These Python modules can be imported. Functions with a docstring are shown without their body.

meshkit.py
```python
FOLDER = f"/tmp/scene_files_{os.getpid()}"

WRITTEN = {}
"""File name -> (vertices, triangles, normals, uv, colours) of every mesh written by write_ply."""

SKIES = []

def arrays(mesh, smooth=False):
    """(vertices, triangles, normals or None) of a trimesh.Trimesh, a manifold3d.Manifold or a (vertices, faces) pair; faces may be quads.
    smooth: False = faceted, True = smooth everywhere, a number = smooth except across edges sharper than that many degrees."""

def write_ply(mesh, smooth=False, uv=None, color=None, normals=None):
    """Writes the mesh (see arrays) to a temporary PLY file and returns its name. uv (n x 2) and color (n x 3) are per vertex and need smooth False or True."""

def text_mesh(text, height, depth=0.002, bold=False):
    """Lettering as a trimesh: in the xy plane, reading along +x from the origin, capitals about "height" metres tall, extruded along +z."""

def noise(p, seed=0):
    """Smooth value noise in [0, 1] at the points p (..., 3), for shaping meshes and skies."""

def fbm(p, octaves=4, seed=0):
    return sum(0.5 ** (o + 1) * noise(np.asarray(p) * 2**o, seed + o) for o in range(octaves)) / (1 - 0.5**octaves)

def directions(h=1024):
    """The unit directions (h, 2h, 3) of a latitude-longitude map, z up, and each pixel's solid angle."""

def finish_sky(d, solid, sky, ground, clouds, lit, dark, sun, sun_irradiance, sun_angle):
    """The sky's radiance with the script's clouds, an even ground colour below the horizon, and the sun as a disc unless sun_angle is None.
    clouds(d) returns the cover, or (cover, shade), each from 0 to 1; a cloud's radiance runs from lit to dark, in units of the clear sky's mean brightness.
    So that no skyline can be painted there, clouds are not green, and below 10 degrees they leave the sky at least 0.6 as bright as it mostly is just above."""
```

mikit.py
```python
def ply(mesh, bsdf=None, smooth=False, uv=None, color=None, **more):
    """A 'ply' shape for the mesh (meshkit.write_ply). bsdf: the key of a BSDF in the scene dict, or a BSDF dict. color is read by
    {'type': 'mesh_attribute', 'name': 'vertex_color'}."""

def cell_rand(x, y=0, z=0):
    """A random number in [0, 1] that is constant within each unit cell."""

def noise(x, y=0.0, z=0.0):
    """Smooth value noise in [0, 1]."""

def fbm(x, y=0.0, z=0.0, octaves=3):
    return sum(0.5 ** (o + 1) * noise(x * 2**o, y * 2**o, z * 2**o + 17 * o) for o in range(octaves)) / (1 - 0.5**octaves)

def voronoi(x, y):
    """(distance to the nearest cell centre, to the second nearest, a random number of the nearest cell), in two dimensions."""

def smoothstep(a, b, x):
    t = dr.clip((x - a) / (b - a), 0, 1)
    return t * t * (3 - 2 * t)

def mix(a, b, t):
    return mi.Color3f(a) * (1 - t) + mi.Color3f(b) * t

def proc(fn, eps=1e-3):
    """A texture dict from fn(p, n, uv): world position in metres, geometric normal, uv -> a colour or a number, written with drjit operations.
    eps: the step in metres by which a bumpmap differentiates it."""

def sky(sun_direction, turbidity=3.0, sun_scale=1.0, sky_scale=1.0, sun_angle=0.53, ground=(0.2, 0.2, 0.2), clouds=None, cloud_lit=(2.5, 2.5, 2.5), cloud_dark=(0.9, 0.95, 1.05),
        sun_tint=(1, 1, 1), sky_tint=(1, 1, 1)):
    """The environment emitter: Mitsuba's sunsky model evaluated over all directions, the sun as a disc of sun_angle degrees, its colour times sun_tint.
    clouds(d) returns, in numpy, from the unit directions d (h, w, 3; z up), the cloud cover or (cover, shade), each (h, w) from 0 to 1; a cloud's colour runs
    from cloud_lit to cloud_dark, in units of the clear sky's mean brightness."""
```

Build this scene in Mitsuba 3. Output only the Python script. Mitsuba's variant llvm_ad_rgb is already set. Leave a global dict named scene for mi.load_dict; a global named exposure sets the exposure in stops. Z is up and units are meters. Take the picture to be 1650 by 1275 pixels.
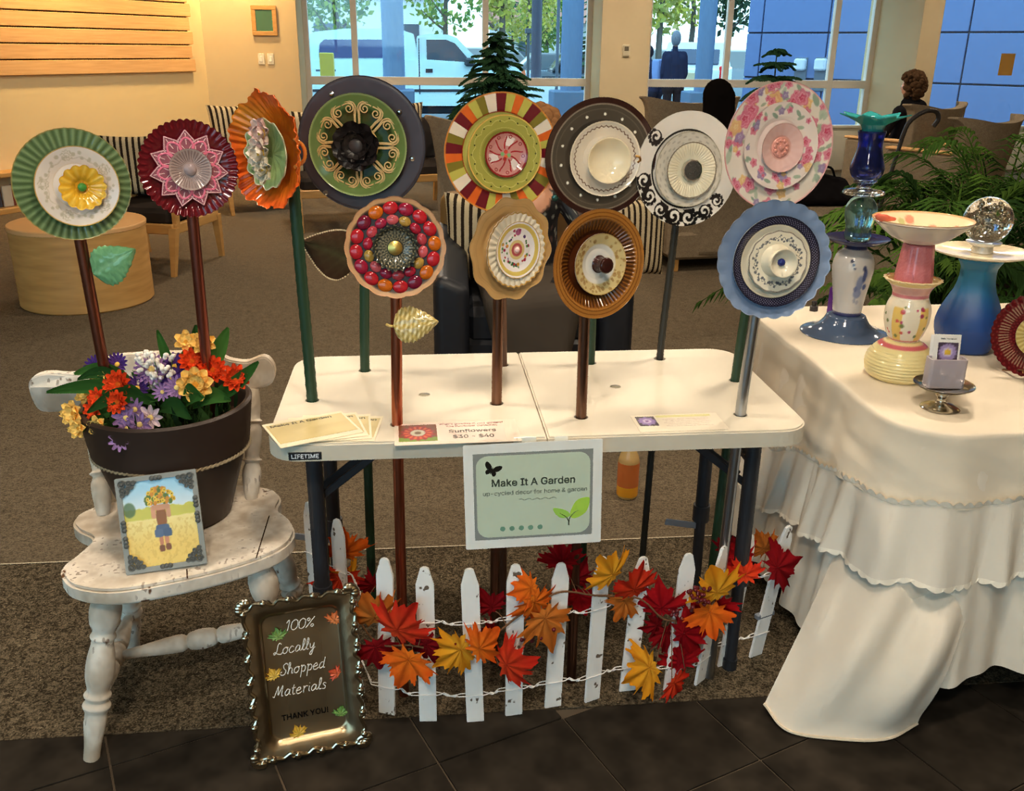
import math, random
import numpy as np, trimesh, manifold3d as m3, mitsuba as mi, drjit as dr
import mikit, meshkit
from shapely.geometry import Polygon, Point, box as sbox
from shapely import affinity
T = mi.ScalarTransform4f
PI = math.pi
scene, labels = {}, {}

# ------------------------------------------------------------------ camera, sky, lamps, exposure
CAM = np.array([-0.2715, -2.1616, 1.54])
VIEW = np.array([[0.99503714, 0.024788, -0.09636729], [-0.09893008, 0.35034024, -0.93138314], [0.01067422, 0.93629444, 0.35105383]])
FOCAL = 1495.0
scene['camera'] = {'type': 'perspective', 'fov_axis': 'x', 'fov': 2 * math.degrees(math.atan(825 / FOCAL)), 'near_clip': 0.05, 'far_clip': 400.0,
                   'to_world': T().look_at(origin=CAM.tolist(), target=(CAM - VIEW[:, 2]).tolist(), up=VIEW[:, 1].tolist())}
exposure = 1.6
SKY = np.array([0.56, 1.02, 1.28])
scene['sky'] = mikit.sky([0.3, 0.5, 0.45], turbidity=5.0, sun_scale=0.0, sky_scale=1.0, ground=(0.16, 0.17, 0.18),
                         clouds=lambda d: (np.ones(d.shape[:2]), 0.35 * meshkit.fbm(d * 3.0, 3)), cloud_lit=(8.3 * SKY).tolist(), cloud_dark=(6.0 * SKY).tolist())
WARM = np.array([1.0, 0.84, 0.64])
COOL = np.array([1.0, 0.86, 0.66])
# recessed ceiling lamps of the lobby: x, y, half size, strength, colour
LAMPS = [(-1.3, 0.3, .16, 40, WARM), (1.2, 0.5, .16, 40, WARM), (0.1, -1.3, .16, 36, WARM), (-0.6, -2.9, .2, 38, COOL), (0.2, 3.2, .2, 26, WARM), (4.2, 3.6, .2, 22, WARM), (-1.2, 6.4, .2, 34, WARM), (2.4, 7.8, .22, 44, WARM), (6.2, 7.6, .2, 26, WARM)]
CEIL = 3.1
for i, (x, y, s, e, c) in enumerate(LAMPS):
    k = 'ceiling_light' + (f'_{i:03d}' if i else '')
    scene[k + '__diffuser'] = {'type': 'rectangle', 'to_world': T().translate([x, y, CEIL - 0.012]).rotate([1, 0, 0], 180).scale([s, s, 1]),
                               'bsdf': {'type': 'diffuse', 'reflectance': {'type': 'rgb', 'value': [.8, .8, .8]}},
                               'emitter': {'type': 'area', 'radiance': {'type': 'rgb', 'value': (e * c).tolist()}}}
    labels[k] = {'label': 'square recessed warm ceiling lamp above the lobby', 'category': 'ceiling lamp', 'group': 'recessed ceiling lamps'}
# two wall washers that light the cream wall and its plank panel
for i, (px, py, tx, ty) in enumerate([(-3.25, 7.55, -3.75, 8.3), (-2.25, 9.3, -2.75, 10.0)]):
    k = 'wall_washer' + (f'_{i:03d}' if i else '')
    scene[k + '__diffuser'] = {'type': 'rectangle', 'to_world': T().look_at(origin=[px, py, CEIL - .12], target=[tx, ty, 1.2], up=[0, 0, 1]).scale([.06, .06, 1]),
                               'bsdf': {'type': 'diffuse', 'reflectance': {'type': 'rgb', 'value': [.8, .8, .8]}},
                               'emitter': {'type': 'area', 'radiance': {'type': 'rgb', 'value': (np.array([340., 235, 110])).tolist()}}}
    labels[k] = {'label': 'small warm spotlight washing the cream wall', 'category': 'spotlight', 'group': 'wall spotlights'}

# ------------------------------------------------------------------ helpers
def lin(c):
    c = np.asarray(c, float) / 255.0
    return np.where(c <= 0.04045, c / 12.92, ((c + 0.055) / 1.055) ** 2.4)

def ray(px, py):
    return VIEW @ np.array([(px - 825) / FOCAL, -(py - 637.5) / FOCAL, -1.0])

def at(px, py, y):
    'the point of the vertical plane at depth y that shows at this place of the photograph'
    d = ray(px, py)
    return CAM + d * (y - CAM[1]) / d[1]

def atz(px, py, z=0.0):
    d = ray(px, py)
    return CAM + d * (z - CAM[2]) / d[2]

RGBA = {'type': 'mesh_attribute', 'name': 'vertex_color'}
def two(b): return {'type': 'twosided', 'bsdf': b}
scene['matte'] = two({'type': 'diffuse', 'reflectance': RGBA})
scene['satin'] = two({'type': 'principled', 'base_color': RGBA, 'roughness': 0.42, 'specular': 0.45})
scene['gloss'] = two({'type': 'principled', 'base_color': RGBA, 'roughness': 0.1, 'specular': 0.5})
scene['metal'] = two({'type': 'principled', 'base_color': RGBA, 'roughness': 0.3, 'metallic': 1.0})
scene['chrome'] = two({'type': 'principled', 'base_color': RGBA, 'roughness': 0.1, 'metallic': 1.0})
scene['glass'] = {'type': 'principled', 'base_color': RGBA, 'roughness': 0.03, 'spec_trans': 0.94, 'eta': 1.45}
scene['clear'] = {'type': 'dielectric', 'int_ior': 1.5}
scene['pane_glass'] = {'type': 'thindielectric', 'int_ior': 1.5}
scene['leafy'] = {'type': 'principledthin', 'base_color': RGBA, 'roughness': 0.5, 'diff_trans': 0.5, 'spec_trans': 0.0}
N, F, V, SS, MIX = mikit.noise, mikit.fbm, mikit.voronoi, mikit.smoothstep, mikit.mix
C = lambda *c: tuple(float(v) for v in lin(c))
def carpet_fn(p, n, uv):
    a = N(p.x * 260, p.y * 260, p.z * 200); b = F(p.x * 40, p.y * 40, p.z * 40); w = N(p.x * 90 + 7, p.y * 300, 0.0)
    return MIX(C(58, 50, 40), C(136, 122, 102), dr.clip(0.55 * a + 0.25 * b + 0.3 * w - 0.05, 0, 1))
def granite_fn(p, n, uv):
    a = F(p.x * 110, p.y * 110, p.z * 110); b = N(p.x * 330, p.y * 330, p.z * 330)
    c = MIX(C(48, 42, 34), C(112, 100, 82), SS(0.25, 0.85, 0.55 * a + 0.45 * b))
    return MIX(c, C(140, 128, 108), 0.7 * SS(0.80, 0.95, N(p.x * 260 + 9, p.y * 260, p.z * 260)))
def slate_fn(p, n, uv):
    return MIX(C(30, 27, 24), C(60, 54, 47), F(p.x * 18, p.y * 18, 3.0))
def wood_fn(p, n, uv):
    g = F(p.x * 6 + p.z * 3, p.y * 6, p.z * 34 + 0.7 * N(p.x * 3, p.y * 3, p.z * 3))
    return MIX(C(176, 128, 70), C(208, 162, 98), g)
def plank_fn(p, n, uv):
    g = F((p.x + p.y) * 3, p.x * 2, p.z * 70)
    return MIX(C(214, 162, 106), C(238, 194, 140), g)
def paint_fn(p, n, uv):
    a = F(p.x * 16, p.y * 16, p.z * 10, 4); b = F(p.x * 60 + 5, p.y * 60, p.z * 32, 3)
    worn = dr.maximum(SS(0.645, 0.72, 0.5 * a + 0.5 * b), 0.6 * SS(0.70, 0.76, N(p.x * 150, p.y * 150, p.z * 40)) * SS(.5, .62, a))
    base = MIX(C(182, 166, 146), C(232, 222, 208), SS(.25, .7, a))
    return MIX(base, C(104, 72, 48), worn)
def picket_fn(p, n, uv):
    b = F(p.x * 70 + 5, p.y * 70, p.z * 45, 3)
    return MIX(C(240, 238, 234), C(110, 96, 84), SS(0.70, 0.76, b))
def weave_fn(p, n, uv):
    a = N(p.x * 170, p.y * 170, p.z * 170); b = F(p.x * 30, p.y * 30, p.z * 30)
    return MIX(C(112, 98, 80), C(160, 144, 122), 0.6 * a + 0.4 * b)
def stripe_fn(p, n, uv):
    s = dr.abs(uv.x * 11 - dr.floor(uv.x * 11) - 0.5)
    f = N(uv.x * 200, uv.y * 200)
    return MIX(C(48, 40, 32), C(196, 178, 144), SS(.20, .26, s + .04 * f))
for k, fn in dict(carpet=carpet_fn, granite=granite_fn, slate=slate_fn, planks=plank_fn, picket=picket_fn, weave=weave_fn, stripes=stripe_fn).items():
    scene[k] = two({'type': 'diffuse', 'reflectance': mikit.proc(fn)})
scene['wood'] = two({'type': 'principled', 'base_color': mikit.proc(wood_fn), 'roughness': .4, 'specular': .4})
scene['oldpaint'] = two({'type': 'principled', 'base_color': mikit.proc(paint_fn), 'roughness': .5, 'specular': .35})
VC = {'matte', 'satin', 'gloss', 'metal', 'chrome', 'glass', 'leafy'}

counts = {}
def key(name, parent=None):
    k = (parent + '__' if parent else '') + name
    n = counts.get(k, 0); counts[k] = n + 1
    return k if n == 0 else f'{k}_{n:03d}'

def tri(mesh):
    if hasattr(mesh, 'to_mesh'):
        m = mesh.to_mesh(); return trimesh.Trimesh(np.array(m.vert_properties[:, :3]), np.array(m.tri_verts), process=False)
    return mesh

def put(name, mesh, mat, color=None, parent=None, smooth=35, uv=None, to=None, label=None, **more):
    'one shape entry; color: an sRGB colour, a function of the vertices, or one row per vertex'
    k = key(name, parent)
    mesh = tri(mesh)
    if mat in VC:
        if not isinstance(color, np.ndarray) and smooth not in (True, False):
            mesh = trimesh.graph.smooth_shade(mesh, angle=math.radians(smooth), facet_minarea=None); smooth = True
        c = color(mesh.vertices) if callable(color) else color
        c = np.asarray(c, float)
        col = np.tile(lin(c), (len(mesh.vertices), 1)) if c.ndim == 1 else lin(c)
        scene[k] = mikit.ply(mesh, mat, smooth=smooth, color=col, uv=uv, **more)
    else:
        if uv is not None and smooth not in (True, False): smooth = True
        scene[k] = mikit.ply(mesh, mat, smooth=smooth, uv=uv, **more)
    if to is not None: scene[k]['to_world'] = T(to)
    if label: labels[k] = {'label': label}
    return k

def thing(name, label, cat, group=None):
    k = key(name); labels[k] = {'label': label, 'category': cat}
    if group: labels[k]['group'] = group
    return k

def tag(k, label, cat, group=None, kind=None):
    labels[k] = {'label': label, 'category': cat}
    if group: labels[k]['group'] = group
    if kind: labels[k]['kind'] = kind
    return k

def struct(name, mesh, mat, color=None, label=None, smooth=False, parent=None, **kw):
    k = put(name, mesh, mat, color, parent, smooth, **kw)
    if parent is None:
        labels[k] = {'kind': 'structure'}
        if label: labels[k]['label'] = label
    return k

def cat(*ms):
    ms = [tri(m) for x in ms for m in (x if isinstance(x, (list, tuple)) else [x])]
    return trimesh.util.concatenate(ms)

def xf(mesh, M):
    m = tri(mesh).copy(); m.apply_transform(M); return m

def mat4(X, Y, Zv, o):
    M = np.eye(4); M[:3, 0], M[:3, 1], M[:3, 2], M[:3, 3] = X, Y, Zv, o; return M

def face(az, el, o, roll=0.0):
    'frame whose z looks towards azimuth az (0 = towards the viewer side, -y) and elevation el, degrees'
    a, e, r = map(math.radians, (az, el, roll))
    n = np.array([math.sin(a) * math.cos(e), -math.cos(a) * math.cos(e), math.sin(e)])
    X = np.array([math.cos(a), math.sin(a), 0]); Y = np.cross(n, X)
    return mat4(X * math.cos(r) + Y * math.sin(r), Y * math.cos(r) - X * math.sin(r), n, np.asarray(o, float))

def rz(deg, o=(0, 0, 0)):
    a = math.radians(deg)
    return mat4([math.cos(a), math.sin(a), 0], [-math.sin(a), math.cos(a), 0], [0, 0, 1], np.asarray(o, float))

def unit(v):
    v = np.asarray(v, float); return v / np.linalg.norm(v)

def cbox(sx, sy, sz, o=(0, 0, 0), b=0.004):
    'box with chamfered edges, centred at o'
    h = np.array([sx, sy, sz]) / 2; b = min(b, *(h * .9))
    pts = []
    for s in np.ndindex(2, 2, 2):
        q = np.array(s) * 2 - 1
        for k in range(3):
            d = np.full(3, b); d[k] = 0; pts.append(q * (h - d))
    m = trimesh.convex.convex_hull(np.array(pts)); m.apply_translation(o); return m

def bar(a, b_, w, t, up=(0, 0, 1), bev=.002):
    'straight bar from a to b of width w and thickness t'
    a, b_ = np.asarray(a, float), np.asarray(b_, float); L = np.linalg.norm(b_ - a); z = (b_ - a) / L
    x = np.cross(up, z)
    if np.linalg.norm(x) < 1e-3: x = np.cross([1, 0, 0], z)
    x = unit(x); y = np.cross(z, x)
    return xf(cbox(w, t, L, b=bev), mat4(x, y, z, (a + b_) / 2))

def tube(pts, r, sides=10, closed=False):
    p = np.asarray(pts, float); n = len(p)
    t = (np.roll(p, -1, 0) - np.roll(p, 1, 0)) if closed else np.gradient(p, axis=0)
    t /= np.linalg.norm(t, axis=1, keepdims=True) + 1e-12
    rr = np.broadcast_to(r, (n,))
    up = np.array([0, 0, 1.]) if abs(t[0, 2]) < .9 else np.array([1., 0, 0])
    u = np.zeros_like(p); cur = unit(np.cross(t[0], up))
    for i in range(n):
        cur = unit(cur - t[i] * np.dot(cur, t[i])); u[i] = cur
    w = np.cross(t, u); ang = np.arange(sides) * 2 * PI / sides
    v = (p[:, None] + rr[:, None, None] * (np.cos(ang)[None, :, None] * u[:, None] + np.sin(ang)[None, :, None] * w[:, None])).reshape(-1, 3)
    f = []
    for i in range(n if closed else n - 1):
        j = (i + 1) % n
        for k in range(sides):
            l = (k + 1) % sides
            f += [[i * sides + k, i * sides + l, j * sides + l], [i * sides + k, j * sides + l, j * sides + k]]
    if not closed:
        v = np.vstack([v, p[0], p[-1]]); c0, c1 = len(v) - 2, len(v) - 1
        for k in range(sides):
            l = (k + 1) % sides
            f += [[c0, l, k], [c1, (n - 1) * sides + k, (n - 1) * sides + l]]
    return trimesh.Trimesh(v, np.array(f), process=False)

def spline(pts, n=8, closed=False):
    p = np.asarray(pts, float)
    P = np.vstack([p[-1:], p, p[:2]]) if closed else np.vstack([2 * p[0] - p[1], p, 2 * p[-1] - p[-2]])
    out = []
    for i in range(len(P) - 3):
        a, b, c, d = P[i:i + 4]
        for t in np.linspace(0, 1, n, endpoint=False):
            out.append(0.5 * (2 * b + (c - a) * t + (2 * a - 5 * b + 4 * c - d) * t * t + (3 * b - a - 3 * c + d) * t ** 3))
    if not closed: out.append(p[-1])
    return np.array(out)

def grid_faces(nr, nc, wrap=True):
    f = []
    i, j = np.meshgrid(np.arange(nr - 1), np.arange(nc if wrap else nc - 1), indexing='ij')
    a = i * nc + j; b = i * nc + (j + 1) % nc; c = (i + 1) * nc + (j + 1) % nc; d = (i + 1) * nc + j
    return np.vstack([np.stack([a, b, c], -1).reshape(-1, 3), np.stack([a, c, d], -1).reshape(-1, 3)])

def resample(prof, n):
    p = np.asarray(prof, float); s = np.r_[0, np.cumsum(np.linalg.norm(np.diff(p, axis=0), axis=1))]
    t = np.linspace(0, s[-1], n); return np.stack([np.interp(t, s, p[:, k]) for k in range(p.shape[1])], 1)

def lathe(prof, n=48, mod=None, paint=None, dense=None):
    'surface of revolution about z; prof (r, z) from bottom to top; mod(theta, z) scales r; paint(theta, z) gives sRGB rows'
    p = np.asarray(prof, float)
    if dense: p = resample(p, dense)
    p[:, 0] = np.maximum(p[:, 0], 1e-4)
    th = np.arange(n) * 2 * PI / n
    TH, R = np.meshgrid(th, p[:, 0]); Zz = np.repeat(p[:, 1:2], n, 1)
    if mod is not None: R = R * mod(TH, Zz)
    v = np.stack([R * np.cos(TH), R * np.sin(TH), Zz], -1).reshape(-1, 3)
    m = trimesh.Trimesh(v, grid_faces(len(p), n), process=False)
    if paint is None: return m
    return m, np.clip(paint(TH.ravel(), Zz.ravel()), 0, 255)

def spl_prof(pts, n=8):
    return spline(np.asarray(pts, float), n)

def dish(prof, R, nr=30, nth=96, rim=None, zf=None, paint=None, t=.003, back=(200, 196, 188)):
    'plate facing +z: prof (rho, z) from centre to rim; rim(theta) widens it; zf(rho, theta) adds height; returns mesh and colours'
    pr = np.asarray(prof, float); rho = np.linspace(0, 1, nr); rho[0] = 1e-3
    z = np.interp(rho, pr[:, 0], pr[:, 1]); th = np.arange(nth) * 2 * PI / nth
    TH, RH = np.meshgrid(th, rho); Zz = np.repeat(z[:, None], nth, 1)
    RR = RH * R
    if rim is not None: RR = RR * (1 + rim(TH) * RH ** 3)
    if zf is not None: Zz = Zz + zf(RH, TH)
    x, y = RR * np.cos(TH), RR * np.sin(TH)
    top = np.stack([x, y, Zz], -1).reshape(-1, 3); bot = np.stack([x, y, Zz - t], -1).reshape(-1, 3)
    f = grid_faces(nr, nth); k = len(top)
    a = (nr - 1) * nth + np.arange(nth); b = (nr - 1) * nth + (np.arange(nth) + 1) % nth
    side = np.vstack([np.stack([a, a + k, b + k], 1), np.stack([a, b + k, b], 1)])
    m = trimesh.Trimesh(np.vstack([top, bot]), np.vstack([f, f[:, ::-1] + k, side]), process=False)
    if paint is None: return m
    X, Y = x.ravel() / R, y.ravel() / R
    c = np.clip(paint(X, Y, RH.ravel(), TH.ravel()), 0, 255)
    return m, np.vstack([c, np.tile(np.asarray(back, float), (k, 1))])

def flat(x, c):
    return np.tile(np.asarray(c, float), (len(x), 1))

def over(base, mask, c):
    m = np.clip(mask, 0, 1)[:, None]; return base * (1 - m) + np.asarray(c, float) * m

def ss(a, b, x):
    t = np.clip((x - a) / (b - a), 0, 1); return t * t * (3 - 2 * t)

def spot(x, y, cx, cy, r, soft=.25):
    return 1 - ss(r * (1 - soft), r, np.hypot(x - cx, y - cy))

def band(r, a, b, s=.008):
    return ss(a - s, a + s, r) * (1 - ss(b - s, b + s, r))

def body(bones, detail=.02, rounds=12, segs=20):
    'one continuous figure: hulls of spheres along the bones, joined and smoothed'
    parts = []
    for a, ra, b, rb in bones:
        parts.append(m3.Manifold.batch_hull([m3.Manifold.sphere(ra, segs).translate(tuple(map(float, a))), m3.Manifold.sphere(rb, segs).translate(tuple(map(float, b)))]))
    m = parts[0]
    for p in parts[1:]: m = m + p
    t = tri(m.refine_to_length(detail)); t.merge_vertices()
    trimesh.smoothing.filter_taubin(t, iterations=rounds)
    return t

def ball(r, o, sub=2, sc=(1, 1, 1)):
    m = trimesh.creation.icosphere(sub, r); m.apply_scale(sc); m.apply_translation(o); return m

def poly_plate(poly, t, z0=0.0):
    'flat outline in xy extruded from z0 by t'
    gs = getattr(poly, 'geoms', [poly])
    m = trimesh.util.concatenate([trimesh.creation.extrude_polygon(g, t, engine='earcut') for g in gs]); m.apply_translation([0, 0, z0]); return m

def rrect(w, h, r, n=8):
    return sbox(-w / 2 + r, -h / 2 + r, w / 2 - r, h / 2 - r).buffer(r, quad_segs=n)

def text(s, h, depth=.0006, bold=False, centre=True, width=None, shear=0.0):
    m = meshkit.text_mesh(s, h, depth, bold)
    if width:
        k = width / np.ptp(m.vertices[:, 0]); m.apply_scale([k, 1, 1])
    if shear: m.vertices[:, 0] += shear * m.vertices[:, 1]
    if centre: m.apply_translation([-(m.vertices[:, 0].min() + m.vertices[:, 0].max()) / 2, 0, 0])
    return m

# ------------------------------------------------------------------ the setting
GX0, GX1 = -7.5, 10.0
struct('floor', cbox(GX1 - GX0, 10.6 - .53, .05, ((GX0 + GX1) / 2, (10.6 + .53) / 2, -.025), .001), 'carpet', label='brown flecked carpet of the lobby')
put('granite_border', cbox(GX1 - GX0, .53 + .292, .05, ((GX0 + GX1) / 2, (.53 - .292) / 2, -.025), .001), 'granite', parent='floor', smooth=False, label='speckled brown granite border strip')
put('edge_strip', cbox(GX1 - GX0, .006, .002, ((GX0 + GX1) / 2, .53, .001), .0005), 'satin', (190, 178, 156), 'floor', False)
put('grout', cbox(GX1 - GX0, 5.2, .04, ((GX0 + GX1) / 2, -.294 - 2.6, -.024), .001), 'matte', (92, 82, 70), 'floor', False)
# slate tiles set askew in front of the border
ta = math.radians(22.4); region = sbox(-2.3, -1.75, 2.6, -.296)
slates = []
for i in range(-16, 17):
    for j in range(-16, 17):
        c = np.array([.053, -.33]); s = .333
        q = Polygon([(a * s, b * s) for a, b in ((i + .008, j + .008), (i + .992, j + .008), (i + .992, j + .992), (i + .008, j + .992))])
        q = affinity.translate(affinity.rotate(q, 22.4, origin=(0, 0)), *c).intersection(region)
        if q.is_empty or q.area < .002 or q.geom_type != 'Polygon': continue
        put('tile', poly_plate(q, .012, -.012 + .0006 * ((i * 7 + j * 3) % 3)), 'slate', parent='floor', smooth=False)
struct('ceiling', cbox(GX1 - GX0, 16.6, .1, ((GX0 + GX1) / 2, 2.3, CEIL + .05), .001), 'matte', (225, 218, 205))
# left wall, running back to the corner by the light switches
A, B = np.array([-6.4, 4.1]), np.array([-2.42, 10.3])
def wall_seg(a, b, z0, z1, t=.12):
    a, b = np.asarray(a, float), np.asarray(b, float); d = unit(b - a); n = np.array([-d[1], d[0]])
    return poly_plate(Polygon([a, b, b + n * t, a + n * t]), z1 - z0, z0)
struct('wall_left', wall_seg(A, B, 0, CEIL), 'matte', (232, 208, 160), label='cream wall washed by warm spotlights')
struct('wall_left', wall_seg((GX0, -4.6), A, 0, CEIL), 'matte', (225, 208, 172))
struct('wall_right', cbox(.12, 16.6, CEIL, (9.0, 2.3, CEIL / 2)), 'matte', (210, 196, 168))
# wall behind the viewer with a broad window
RY = -4.6
for (x0, x1, z0, z1) in [(GX0, -6.4, 0, CEIL), (-.5, 9, 0, CEIL), (-6.4, -.5, 0, .3), (-6.4, -.5, 2.98, CEIL)]:
    struct('wall_rear', cbox(x1 - x0, .15, z1 - z0, ((x0 + x1) / 2, RY, (z0 + z1) / 2)), 'matte', (214, 200, 172))
for x in (-4.4, -2.4):
    struct('trim', cbox(.07, .1, 2.68, (x, RY, 1.64)), 'satin', (200, 196, 188))
# back wall: piers, white sill wall and glazing
WY = 10.5
def pier(name, x0, x1, y0=10.1, face=(206, 186, 150), side=(222, 218, 210)):
    struct(name, cbox(x1 - x0, WY + .25 - y0, CEIL, ((x0 + x1) / 2, (y0 + WY + .25) / 2, CEIL / 2), .006), 'matte', face)
xw = lambda px, y=WY: float(at(px, 60, y)[0])
pier('wall_back_left', -2.75, xw(480, 9.82), 9.82)
pier('wall_back_middle', xw(969, 9.82), xw(1048, 9.82), 9.82)
pier('wall_back_right', xw(1482, 9.33), xw(1515, 9.33), 9.33)
SILL = .57
struct('wall_back_sill', cbox(8.9 + 1.7, .2, SILL, ((8.9 - 1.7) / 2, WY + .05, SILL / 2), .006), 'satin', (226, 218, 200))
struct('wall_back_header', cbox(8.9 + 1.7, .2, .35, ((8.9 - 1.7) / 2, WY + .05, CEIL - .175), .006), 'satin', (226, 218, 200))
FRAME = (214, 206, 194)
def window(n, x0, x1, mull, label, transom=True):
    k = f'window_{n}'
    labels[k] = {'kind': 'structure', 'label': label}
    for x in [x0 + .03] + mull + [x1 - .03]:
        put('mullion', cbox(.075, .09, CEIL - .35 - SILL, (x, WY, (CEIL - .35 + SILL) / 2), .005), 'satin', FRAME, k, False)
    put('sill', cbox(x1 - x0, .14, .03, ((x0 + x1) / 2, WY - .03, SILL + .015), .004), 'satin', (214, 206, 190), k, False)
    xs = [x0] + mull + [x1]
    for a, b in zip(xs, xs[1:]):
        if transom: put('transom', cbox(b - a - .07, .085, .10, ((a + b) / 2, WY, 1.125), .005), 'satin', FRAME, k, False)
        for z0, z1 in ([(SILL + .03, 1.08), (1.17, CEIL - .35)] if transom else [(SILL + .03, CEIL - .35)]):
            put('pane', trimesh.Trimesh([[a + .03, WY, z0], [b - .03, WY, z0], [b - .03, WY, z1], [a + .03, WY, z1]], [[0, 1, 2], [0, 2, 3]], process=False), 'pane_glass', parent=k, smooth=False)
window(1, xw(489), xw(953), [xw(571), xw(782)], 'wide window with a low transom, parked white pickup outside')
window(2, xw(1040), xw(1410), [xw(1173), xw(1344)], 'window with a low transom, blue panelled building outside', True)
window(3, xw(1500), 8.85, [], 'window right of the tan pier, behind the curly haired person', False)
struct('baseboard_left', wall_seg(A + [.012, -.008], B + [.012, -.008], 0, .1, .02), 'wood')

# boards of the cream wall's panel, with faint routed lettering
wd = unit(B - A); wn = np.array([wd[1], -wd[0]])
def onwall(px, py, off=.0):
    'point of the left wall that shows at this place'
    d = ray(px, py); n3 = np.array([wn[0], wn[1], 0]); a3 = np.array([A[0] + wn[0] * off, A[1] + wn[1] * off, 0])
    return CAM + d * np.dot(a3 - CAM, n3) / np.dot(d, n3)
pr = onwall(309, 100); pl = A + wd * .6
panel = thing('plank_panel', 'large panel of honey coloured horizontal planks on the cream wall', 'wall panel')
zb = onwall(309, 116)[2]
random.seed(3)
Lp = np.linalg.norm(pr[:2] - pl); ph = .148
WM = mat4([wd[0], wd[1], 0], [0, 0, 1], [wn[0], wn[1], 0], [0, 0, 0])
for i in range(9):
    z0 = zb + i * ph; e = .0 if i % 2 else .035
    a = pl; b = pr[:2] - wd * (.03 - e)
    m = np.r_[(a + b) / 2 + wn * .03, z0 + ph / 2]
    M = WM.copy(); M[:3, 3] = m
    put('plank', xf(cbox(np.linalg.norm(b - a), ph - .012, .05, b=.004), M), 'planks', parent=panel, smooth=False)
pb = np.r_[(pl + pr[:2]) / 2 + wn * .004, zb + 4.5 * ph]; M = WM.copy(); M[:3, 3] = pb
put('backing', xf(cbox(Lp - .05, 9 * ph - .02, .008, b=.002), M), 'matte', (92, 62, 34), panel, False)

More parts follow.
